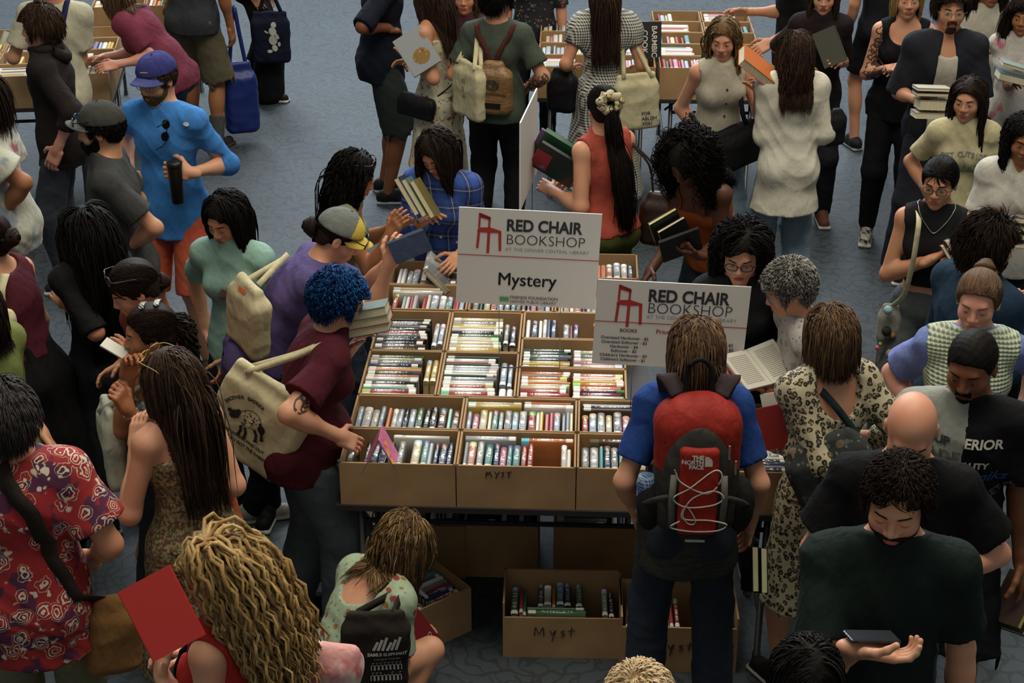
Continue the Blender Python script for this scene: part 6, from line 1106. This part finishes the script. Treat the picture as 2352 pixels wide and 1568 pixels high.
c = aty(1462, 232, J['che'][1]-.10); r_, o, R = bag('tote_bag', 'cream tote bag with blue words on the right of the gingham dress', c, 172, .29, .38, .09, CREAM, roll=4, strap=vloop(c, np.array([nrm(np.cross(Z, fdir(172))), Z, fdir(172)]), .29, .38, .09, over(J, 'R', .06)), sw=.026)
decal(join([xf(text_geo(t_, .032, .0006, 'LEFT'), .0, -.075-.034*i) for i, t_ in enumerate(('FOR', 'ABLISH', 'YOU'))]), 'lettering', mat('plain', '2c3050'), c+R[2]*.1+R[0]*.02, R[0], R[1], o, r_)
J = Pn['vest']; c = aty(1690, 335, J['che'][1]-.12); bag('shoulder_bag', 'large black bag slung across the woman in the cream vest', c, 165, .34, .26, .14, BLKC, roll=18, strap=[[c+RTV*.08+Z*.10, J['che']-np.array([-.12, .16, .10]), over(J, 'L', .05)], [c-RTV*.15+Z*.10, J['wai']-np.array([.13, .12, 0]), J['wai']-np.array([.16, .0, -.05])]], sw=.028)
J = Pn['white']; c = aty(1914, 292, J['che'][1]+.02); bag('shoulder_bag', 'black handbag under the right arm of the white blouse', c, 150, .15, .22, .09, LEA, taper=.7, strap=[[c+Z*.09-RTV*.02, c+Z*.22-RTV*.03, over(J, 'R', .075), c+Z*.18+np.array([0, .08, 0])]], sw=.020)
J = Pn['coral']; c = aty(1512, 500, J['che'][1]+.02); bag('shoulder_bag', 'dark brown handbag on the right of the coral tank top', c, 190, .20, .30, .12, mat('plastic', '2a1c16', rough=.5), taper=.6, strap=[[c+Z*.12-RTV*.03, c+Z*.30-RTV*.05, over(J, 'R', .06)], [c+Z*.12+RTV*.03, c+Z*.30-RTV*.03, over(J, 'R', .06)]], sw=.012)
scr = MB(); Js = Pn['coral']; tp_ = Js['Hp'](0, -.118, .045); rs = np.random.RandomState(4)
P_ = [tp_+(Js['HR'][0]*math.cos(a)*1.25+Js['HR'][2]*math.sin(a))*(.036+.008*math.sin(a*9))-Js['HR'][1]*.012*math.cos(a*7) for a in np.linspace(0, 6.283, 60)]; scr.tube(P_, .020+.005*np.sin(np.arange(60)*1.9), 0, 10); scr.build('scrunchie', mat('floral', 'b3a888', '6a6a34', '9a7038', '3f4a34', 2.2), Js['root'], True)
J = Pn['purple']; c = aty(572, 722, J['wai'][1]-.16); r_, o, R = bag('tote_bag', 'cream canvas tote with an orange tab hanging behind the purple t-shirt', c, 232, .26, .34, .10, CREAM, roll=-10, taper=.7, strap=[[c+Z*.14-RTV*.03, J['nb']-J['Fc']*.13-J['U1']*.08], [c+Z*.14+RTV*.05, J['nb']-J['Fc']*.13-J['U1']*.05]], sw=.026)
decal(line_geo([(-.03, .13), (.02, .13)], .018), 'orange_tab', mat('plain', 'd0662c'), c+R[2]*.1, R[0], R[1], o, r_)
J = Pn['bluehair']; fr_ = 200; c = aty(594, 965, J['che'][1]-.12); r_, o, R = bag('tote_bag', 'cream tote bag with a black badger drawing on the blue-haired person', c, fr_, .37, .42, .09, CREAM, roll=-28, taper=1.0, h=.009, strap=vloop(c, np.array([nrm(np.cross(Z, fdir(fr_)))*math.cos(-.49)+Z*math.sin(-.49), Z*math.cos(-.49)-nrm(np.cross(Z, fdir(fr_)))*math.sin(-.49), fdir(fr_)]), .40, .43, .09, over(J, 'R', .062, .02, -.03)), sw=.024)
def badger():
    rs = np.random.RandomState(3); g_ = [disk_geo(-.055, .015, .026, .019, 12, .5), disk_geo(-.075, .030, .010, .010, 8), disk_geo(-.035, .030, .010, .012, 8)]
    for i in range(34): x, y = rs.uniform(-.03, .055), rs.uniform(-.035, .04); g_.append(disk_geo(x, y, .0030, .0045, 6, rs.rand()*3)) if (x/.06)**2+(y/.045)**2 < 1 else None
    th = np.linspace(-.3, 3.2, 16); g_.append(line_geo([(.012+.052*math.cos(t), .002+.042*math.sin(t)) for t in th], .0035))
    for x0, y0, x1, y1 in ((-.03, -.03, -.045, -.075), (-.012, -.035, -.02, -.085), (.03, -.035, .03, -.09), (.05, -.025, .058, -.08)): g_.append(line_geo([(x0, y0), ((x0+x1)/2+.006, (y0+y1)/2), (x1, y1)], .012)); g_.append(disk_geo(x1, y1, .010, .006, 8))
    g_.append(disk_geo(.062, -.03, .016, .022, 10)); g_.append(line_geo([(.055, .0), (.068, -.02), (.06, -.045)], .010)); return join(g_)
inkm = mat('plain', '1d1d1c'); Xb, Ub = R[0], R[1]; d_ = .10
decal(xf(badger(), -.03, .01, 1., .45), 'badger_drawing', inkm, c+R[2]*d_, Xb, Ub, o, r_); decal(xf(arc_text('BROTHER BADGER', .021, .115, -.75, .75, .0008), -.03, -.01, 1, .45), 'lettering', inkm, c+R[2]*d_, Xb, Ub, o, r_)
for i, t_ in enumerate(("OR WE'RE GONNA FIND OUT", 'TOGETHER IF I GOT THE RABIES')): decal(xf(text_geo(t_, .0185, .0008), -.035+.01*i, -.085-.027*i, 1., .0), 'lettering', inkm, c+R[2]*d_, Xb, Ub, o, r_)
J = Pn['glasses']; c = aty(2040, 770, J['che'][1]-.02); r_, o, R = bag('shoulder_bag', 'small cream bag with dangling trinkets hanging from the cat-eye glasses woman', c, 190, .10, .34, .06, mat('tiedye', '8c8a7c', '3a3632', '6a5a4c'), taper=.8, strap=[[c+Z*.15, aty(2078, 680, Yd(J, -.10)), aty(2098, 600, Yd(J, -.16)), aty(2112, 505, Yd(J, -.15)), over(J, 'R', .05)]], sm=CREAM, sw=.024)
for px_, py_, rr, cc_ in ((2040, 712, .022, '9cc0c8'), (2036, 760, .024, '2c2a2a'), (2015, 798, .012, 'c05a80'), (2022, 790, .010, '6a9a50'), (2050, 770, .016, '8a6a3c'), (2048, 812, .03, 'a39c8e')): MB().add(*ico(aty(px_, py_, c[1]-.05), rr)).build('charm', mat('cloth', cc_), r_, True)
J = Pn['leopard']; c = aty(1912, 1080, J['che'][1]-.16); bag('shoulder_bag', 'dark floral slouchy bag across the leopard dress', c, 185, .32, .30, .12, mat('floral', '2c3030', '6a5a48', '4a5650', '7a6a5a', 1.2), roll=25, taper=.8, strap=[[c+Z*.10+RTV*.06, J['che']-J['Fc']*.15+RTV*.04-Z*.02, J['che']-J['Fc']*.12-RTV*.04+Z*.10, over(J, 'L', .06)]], sm=mat('cloth', '1d2c2e'), sw=.028)
J = Pn['clip']; c = aty(258, 1015, J['che'][1]-.0); bag('tote_bag', 'pale canvas tote under the arm of the woman with the hair clip', c, 250, .24, .34, .08, mat('cloth', 'a9ab98'), roll=6, strap=[[c+Z*.13-RTV*.04, over(J, 'L', .06)], [c+Z*.13+RTV*.05, over(J, 'L', .05)]], sw=.026)
for k_ in (-1, 1): b = MB(); b.ribbon(crv([J['Hp'](-.03, -.01+.03*k_, .128), J['Hp'](.0, -.02+.03*k_, .134), J['Hp'](.04, -.03+.03*k_, .122)], 4), J['HR'][2], .020, .004); b.build('hair_clip', mat('gingham', 'c8c8c4', '18181a', sc=.8), J['root'], True)
J = Pn['maroontop']; c = aty(8, 745, J['che'][1]-.16); bag('shoulder_bag', 'cream strapped bag on the maroon crop top at the left edge', c, 190, .10, .14, .05, CREAM, strap=[[c+Z*.05, c+Z*.16+RTV*.01, J['nb']+np.array([.06, -.09, .02])]], sw=.035)
J = Pn['hawaii']; c = aty(262, 1452, J['che'][1]+.02); r_, o, R = bag('messenger_bag', 'tan canvas messenger bag with a dark strap on the hawaiian shirt', c, 150, .20, .30, .12, mat('cloth', '7d5a34'), roll=-10, strap=[surf(crv([aty(-25, 1050, Yd(J, -.17)), aty(35, 1140, Yd(J, -.17)), aty(95, 1230, Yd(J, -.17)), aty(150, 1315, Yd(J, -.15)), aty(195, 1375, Yd(J, -.12))], 6), J['top'], J['che'], .010).tolist()+[c+Z*.13-RTV*.03]], sm=mat('cloth', '2a2320'), sw=.055)
J = Pn['curlyblond']; c = aty(712, 1548, J['che'][1]+.05); bag('tote_bag', 'pink and white patterned bag at the bottom beside the blond ringlets', c, 175, .30, .24, .12, mat('tiedye', 'c98f8c', 'd5cfc4', 'b0444a'), roll=-12, strap=[[c-RTV*.10+Z*.09, J['che']+np.array([.15, -.05, .0]), over(J, 'L', .05)]], sm=mat('cloth', 'b9545a'), sw=.02)
b = MB(); b.ribbon(surf(crv([over(J, 'R', .03), J['nb']+J['Fc']*.12-Z*.05-J['Rc']*.0, J['che']+J['Fc']*.16-J['Rc']*.08, J['wai']-J['Rc']*.2], 8), J['top'], J['che'], .008), J['Fc'], .03, .004); b.build('crossbody_strap', BLKC, J['root'], True)
J = Pn['mint']; c = aty(862, 1492, J['che'][1]-.20); r_, o, R = bag('tote_bag', 'dark brown tote with white printed words on the crouching woman', c, 172, .24, .34, .07, mat('cloth', '2c2622'), roll=-3, taper=.9, strap=[[c+Z*.16-RTV*.06, over(J, 'R', .05, .02)], [c+Z*.16+RTV*.07, over(J, 'R', .05, .03)]], sw=.030)
wt = mat('plain', 'b9b7ae'); gs = [line_geo([(-.05+.016*i, .0), (-.035+.016*i, .035+.010*(i % 3))], .010) for i in range(6)]
decal(xf(join(gs), .04, .03), 'white_print', wt, c+R[2]*.1, R[0], R[1], o, r_); decal(xf(text_geo('SAMUI ELEPHANT', .018, .0008), .04, .012), 'lettering', wt, c+R[2]*.1, R[0], R[1], o, r_); decal(xf(text_geo('Caring & Tourism', .013, 0), .04, -.01), 'lettering', wt, c+R[2]*.1, R[0], R[1], o, r_)
rs = np.random.RandomState(9); gl = []
for row in range(2):
    for i in range(8):
        x, y = -.045+.014*i, -.05-.045*row; gl.append(line_geo([(x, y-.012), (x-.002, y+.008), (x+.006, y+.013), (x+.010, y+.004), (x+.010, y-.012)], .0035)); 
        if rs.rand() < .6: gl.append(line_geo([(x+.001, y+.020), (x+.009, y+.023)], .003))
decal(xf(join(gl), .03, 0), 'lettering', wt, c+R[2]*.1, R[0], R[1], o, r_)
# --- the big backpack
J = Pn['backpack']; bk = -J['Fc']; X = J['Rc']; U = nrm(Z*.97+bk*-.03); c = J['che']+bk*.215+Z*.0; R = np.array([X, U, bk]); r_ = root('backpack', c, 'big red and dark grey hiking backpack with white bungee cord', 'backpack')
P = lambda x, y, z: c+X*x+U*y+bk*z
V, Q = sdf([('u', rbox(P(0, -.01, -.02), R, (.148, .235, .095), .07), .05), ('u', ell(P(0, .15, -.02), R, (.135, .12, .09)), .05)], .008, folds(2, .004, c)); lc = (V[Q].mean(1)-c)@R.T; o = mesh('main_pack', V, Q, [mat('cloth', '8c2820', rough=.6), mat('cloth', '34332f', rough=.6)], r_, True, None, (lc[:, 1] < -.05-.9*np.maximum(0, .13-np.abs(lc[:, 0]))+.06*(np.abs(lc[:, 0]) > .1)).astype(int))
V, Q = sdf([('u', ell(P(0, -.03, .075), R, (.125, .215, .045)), .03)], .007, folds(5, .003, c)); fp_ = mesh('front_pocket', V, Q, mat('cloth', '35332f', rough=.6), r_)
V, Q = sdf([('u', rbox(P(0, -.045, .105), R, (.068, .165, .022), .02), .03)], .006, folds(6, .002, c)); fr2 = mesh('red_panel', V, Q, mat('cloth', '96291f', rough=.6), r_)
for q in (-1, 1):
    V, Q = sdf([('u', ell(P(q*.158, -.15, .0), R, (.05, .105, .065)), .03)], .008, folds(7, .004, c)); mesh('side_pocket', V, Q, mat('cloth', '201f1e'), r_)
    b = MB(); b.ribbon(crv([P(q*.07, .25, -.05), P(q*.11, .30, -.10), over(J, 'R' if q > 0 else 'L', .045, -.01, -.03)+Z*.01, over(J, 'R' if q > 0 else 'L', .03, -.01, .05)], 8), Z, .068, .016); b.build('shoulder_strap', mat('cloth', '3a3134'), r_, True)
    b = MB(); b.ribbon([P(q*.085, .02, .118), P(q*.09, -.08, .118), P(q*.085, -.19, .112)], bk, .022, .006); b.build('grey_side_panel', mat('cloth', '6a6760'), r_, True)
    b = MB(); b.ribbon(crv([P(q*.10, -.07, .11), P(q*.15, -.10, .08), P(q*.19, -.15, .03)], 5), bk, .022, .004); b.build('compression_strap', mat('cloth', '4a4844'), r_, True)
b = MB(); b.tube(crv([P(-.045, .25, -.06), P(-.04, .34, -.07), P(0, .375, -.07), P(.04, .34, -.07), P(.045, .25, -.06)], 6), .009, 0, 8); b.build('haul_loop', BLKC, r_, True)
zz = .135; b = MB(); b.tube(crv([P(-.085, .05, zz), P(-.06, .0, zz), P(.03, -.04, zz), P(.075, .02, zz), P(.05, .05, zz), P(-.03, -.02, zz), P(-.085, -.06, zz), P(-.04, -.095, zz), P(.05, -.085, zz), P(.085, -.055, zz), P(.05, -.03, zz), P(-.02, -.06, zz), P(-.05, -.12, zz), P(-.03, -.16, zz), P(-.005, -.15, zz), P(-.04, -.09, zz), P(-.05, -.14, zz), P(.04, -.145, zz), P(.10, -.16, zz), P(.07, -.185, zz), P(-.02, -.19, zz), P(-.09, -.175, zz), P(-.06, -.15, zz)], 6), .0028, 0, 6); b.build('bungee_cord', mat('plain', 'b5b0a6'), r_, True)
b = MB(); b.box(P(0, -.255, .085), R, (.034, .004, .003)); b.build('reflective_tab', mat('plain', 'c4c2ba'), r_)
for i, t_ in enumerate(('THE', 'NORTH', 'FACE')): decal(xf(text_geo(t_, .021, .0012, 'RIGHT'), .012, .088-.0175*i), 'lettering', mat('plain', 'c9c2b8'), P(0, 0, .2), X, U, fr2, r_)
decal(xf((np.array([(0, -.018), (.026, -.018), (.026, 0), (.022, .009), (.013, .017), (.0, .019)]), [[0, 1, 2, 3, 4, 5]]), .016, .075), 'logo_mark', mat('plain', 'c9c2b8'), P(0, 0, .2), X, U, fr2, r_)
for x_, y_ in ((.10, .12), (.125, .06)): b = MB(); b.tube([P(x_, y_, .085-.2*max(0, x_-.1)), P(x_, y_-.05, .09-.2*max(0, x_-.1))], .004, 0, 6); b.build('zip_pull', mat('plain', 'b8b2a6'), r_, True)
c2 = P(-.170, -.09, .0); r2 = root('water_bottle', c2, 'blue patterned bottle in the left side pocket of the big backpack', 'bottle'); b = MB(); b.tube([c2-Z*.10, c2, c2+Z*.02, c2+Z*.045, c2+Z*.055], [.034, .034, .036, .030, .012], 0, 18); b.build('bottle_body', mat('gingham', '8aa0b4', '1f3f74', sc=.7), r2, True)
# flannel tied round the hips of the backpack wearer
V, Q = sdf([('u', cone(J['pel']+Z*.20, J['pel']-Z*.16, .172, .190, J['F'], .8), .03), ('i', half(J['pel']-Z*.20, -Z), .004), ('i', half(J['pel']+Z*.24, Z), .004)], .009, folds(11, .010, J['base'], 20., 3.)); mesh('tied_overshirt', V, Q, mat('marl', '34342e', '24261f'), J['root'])
# --- prints and tattoos
J = Pn['buzz']; tc_ = J['che']+J['Fc']*.3; X = -J['Rc']; U = J['U1']
for t_, sz, y, mm, x in (('SUP', .042, .10, mat('plain', '2c2c2a'), -.075), ('ERIOR', .046, .10, WH, .075), ('QUAL', .034, -.005, mat('plain', '2c2c2a'), -.06), ('ALITY', .034, .02, WH, .055), ('KADE', .06, .045, mat('plain', '55554f'), -.075)): decal(xf(text_geo(t_, sz, .0014), x, y, 1, -.05 if x > 0 else 0), 'lettering', mm, tc_, X, U, J['top'], J['root'])
decal(xf(text_geo('demiks', .06, .0012, shear=.4), .075, -.03), 'lettering', mat('plain', '2c3f74'), tc_, X, U, J['top'], J['root']); decal(xf(text_geo('ATHLETICS', .036, .001), .12, -.11, 1, .6), 'lettering', mat('plain', '4a4a4c'), tc_, X, U, J['top'], J['root'])
J = Pn['creamtee']; decal(xf(arc_text('GET OUTSIDE', .036, .30, -.36, .36, .0012), 0, -.25), 'lettering', mat('plain', '77776e'), J['che']+J['Fc']*.3, -J['Rc'], J['U1'], J['top'], J['root'])
decal(join([xf(([(0, 0), (.03, 0), (.015, .05)], [[0, 1, 2]]) if 0 else (np.array([(0, 0), (.03, 0), (.015, .04+.02*(i % 2))]), [[0, 1, 2]]), -.09+.028*i, -.06) for i in range(6)]), 'tree_print', mat('plain', '6f8458'), J['che']+J['Fc']*.3, -J['Rc'], J['U1'], J['top'], J['root'])
J = Pn['redprint']; decal(line_geo([(-.14, -.02), (.14, -.02)], .17), 'maroon_print', mat('dense', '5a1c1e', '6a2422', '481618', '9a8a74'), J['che']+J['Fc']*.3, -J['Rc'], J['U1'], J['top'], J['root'], .004)
J = Pn['teal']; decal(join([disk_geo(.0, .0, .022, .026, 10), disk_geo(-.02, -.035, .014, .008, 8)]), 'small_print', mat('tiedye', '9a7468', '7a8a80', 'b89a90'), J['che']+J['Fc']*.3, -J['Rc'], J['U1'], J['top'], J['root'])
J = Pn['bald']; decal(xf(text_geo('ar', .04, .001), 0, 0), 'lettering', mat('plain', 'b8a03c'), aty(2155, 1168, Yd(J, -.35)), RTV, nrm(UPV), J['top'], J['root'])
def tattoo(J, c, X, U, target, seed, w_=.05, h_=.07, n=14):
    rs = np.random.RandomState(seed); g_ = []
    for i in range(n): x, y = rs.uniform(-w_, w_)*.7, rs.uniform(-h_, h_)*.8; k = rs.rand()*6; g_.append(line_geo([(x+.012*math.cos(k+t)*(1+.5*t/3), y+.012*math.sin(k+t)*(1+.5*t/3)) for t in np.linspace(0, 4, 8)], .004+.003*rs.rand()))
    decal(join(g_), 'tattoo', mat('skin', '4a3a34', rough=.6), c, X, U, target, J['root'], .0015)
J = Pn['bluehair']; m_ = J['shR']*.42+J['elR']*.58; tattoo(J, m_-np.array([0, .1, 0]), RTV, Z, J['body'], 4, .032, .04, 16)
J = Pn['tattoo']
for k in range(5): m_ = J['shR']*(1-.2*k)+J['elR']*.2*k if k < 5 else 0; tattoo(J, m_-np.array([0, .1, 0]), RTV, Z, J['body'], 20+k, .034, .035, 9)
for k in range(3): m_ = J['elR']*(1-.3*k)+J['wrR']*.3*k; tattoo(J, m_-np.array([0, .1, 0]), RTV, Z, J['body'], 30+k, .032, .03, 9)
J = Pn['greentee']
for k in range(3): m_ = J['elR']*(1-.3*k)+J['wrR']*.3*k; tattoo(J, m_-np.array([0, .1, 0]), RTV, Z, J['body'], 40+k, .028, .04, 9)
# small worn things
def band(J, nm, m, wd=.02, r=.030, name='bracelet'):
    w_, h_ = J['wr'+nm], J['hv'+nm]; a = frame(h_, Z+.01); b = MB(); p0 = w_-h_*.02; P_ = [p0+(a[1]*math.cos(t)+a[2]*math.sin(t))*r for t in np.linspace(0, 6.283, 17)]; b.ribbon(P_, np.array(P_)-p0, wd, .004); b.build(name, m, J['root'], True)
band(Pn['teal'], 'L', LEA, .030, .031, 'smartwatch'); band(Pn['mint'], 'R', BLKC, .022); band(Pn['leopard'], 'L', WH, .014, .032); band(Pn['clip'], 'L', mat('metal', 'b8b4a8', rough=.3), .005, .029); band(Pn['curlyblond'], 'L', mat('metal', 'a8a8a8', rough=.3), .008, .031)
J = Pn['glasses']; b = MB(); b.tube(surf(crv([J['nb']+J['Rc']*.075+Z*.03, J['nb']+J['Fc']*.08+J['Rc']*.05-J['U1']*.02, J['nb']+J['Fc']*.12-J['U1']*.06, J['nb']+J['Fc']*.08-J['Rc']*.05-J['U1']*.02, J['nb']-J['Rc']*.075+Z*.03], 8), J['top'], J['che'], .003), .0022, 0, 6); b.build('necklace', mat('metal', 'b8b49a', rough=.3), J['root'], True)
for k_, xs, cc_ in (('vest', 1, '2a2430'), ('plaid', 1, 'b8b8b4'), ('curlyglasses', 1, '6a6a66')):
    J = Pn[k_]
    for i in range(4): decal(disk_geo(0, 0, .007, .007, 10), 'button', mat('plain', cc_), J['che']+J['Fc']*.3-J['U1']*(.085*i-.06)-J['Rc']*(.01), -J['Rc'], J['U1'], J['top'], J['root'], .005)
J = Pn['cream']
for q in (-1, 1): b = MB(); b.ribbon(surf(crv([J['nb']+J['Rc']*q*.09+J['Fc']*.05+Z*.05, J['nb']+J['Rc']*q*.10-J['Fc']*.03+Z*.04, J['che']+J['Rc']*q*.08-J['Fc']*.2], 6), J['top'], J['che'], .006), -J['Fc'], .035, .004); b.build('shoulder_strap', mat('cloth', '20264a'), J['root'], True)
J = Pn['sundress']; b = MB(); b.tube(surf(crv([over(J, 'R', .05, -.01), J['che']+J['Rc']*.09-J['Fc']*.2+Z*.08, J['che']+J['Rc']*.09-J['Fc']*.2-Z*.10], 6), J['top'], J['che'], .006), .005, 0, 6); b.build('bra_strap', BLKC, J['root'], True)
c = aty(488, 1130, J['che'][1]+.12); bag('scarf', 'orange patterned scarf hanging on the right of the tan sundress', c, 180, .16, .42, .10, mat('dense', 'a8542c', 'b8643a', '8a3c24', 'a0462a'), taper=.8, cat='scarf', roll=8)
# converse style toe caps and laces on the teal girl's shoes are part of the shoe
thin_out()
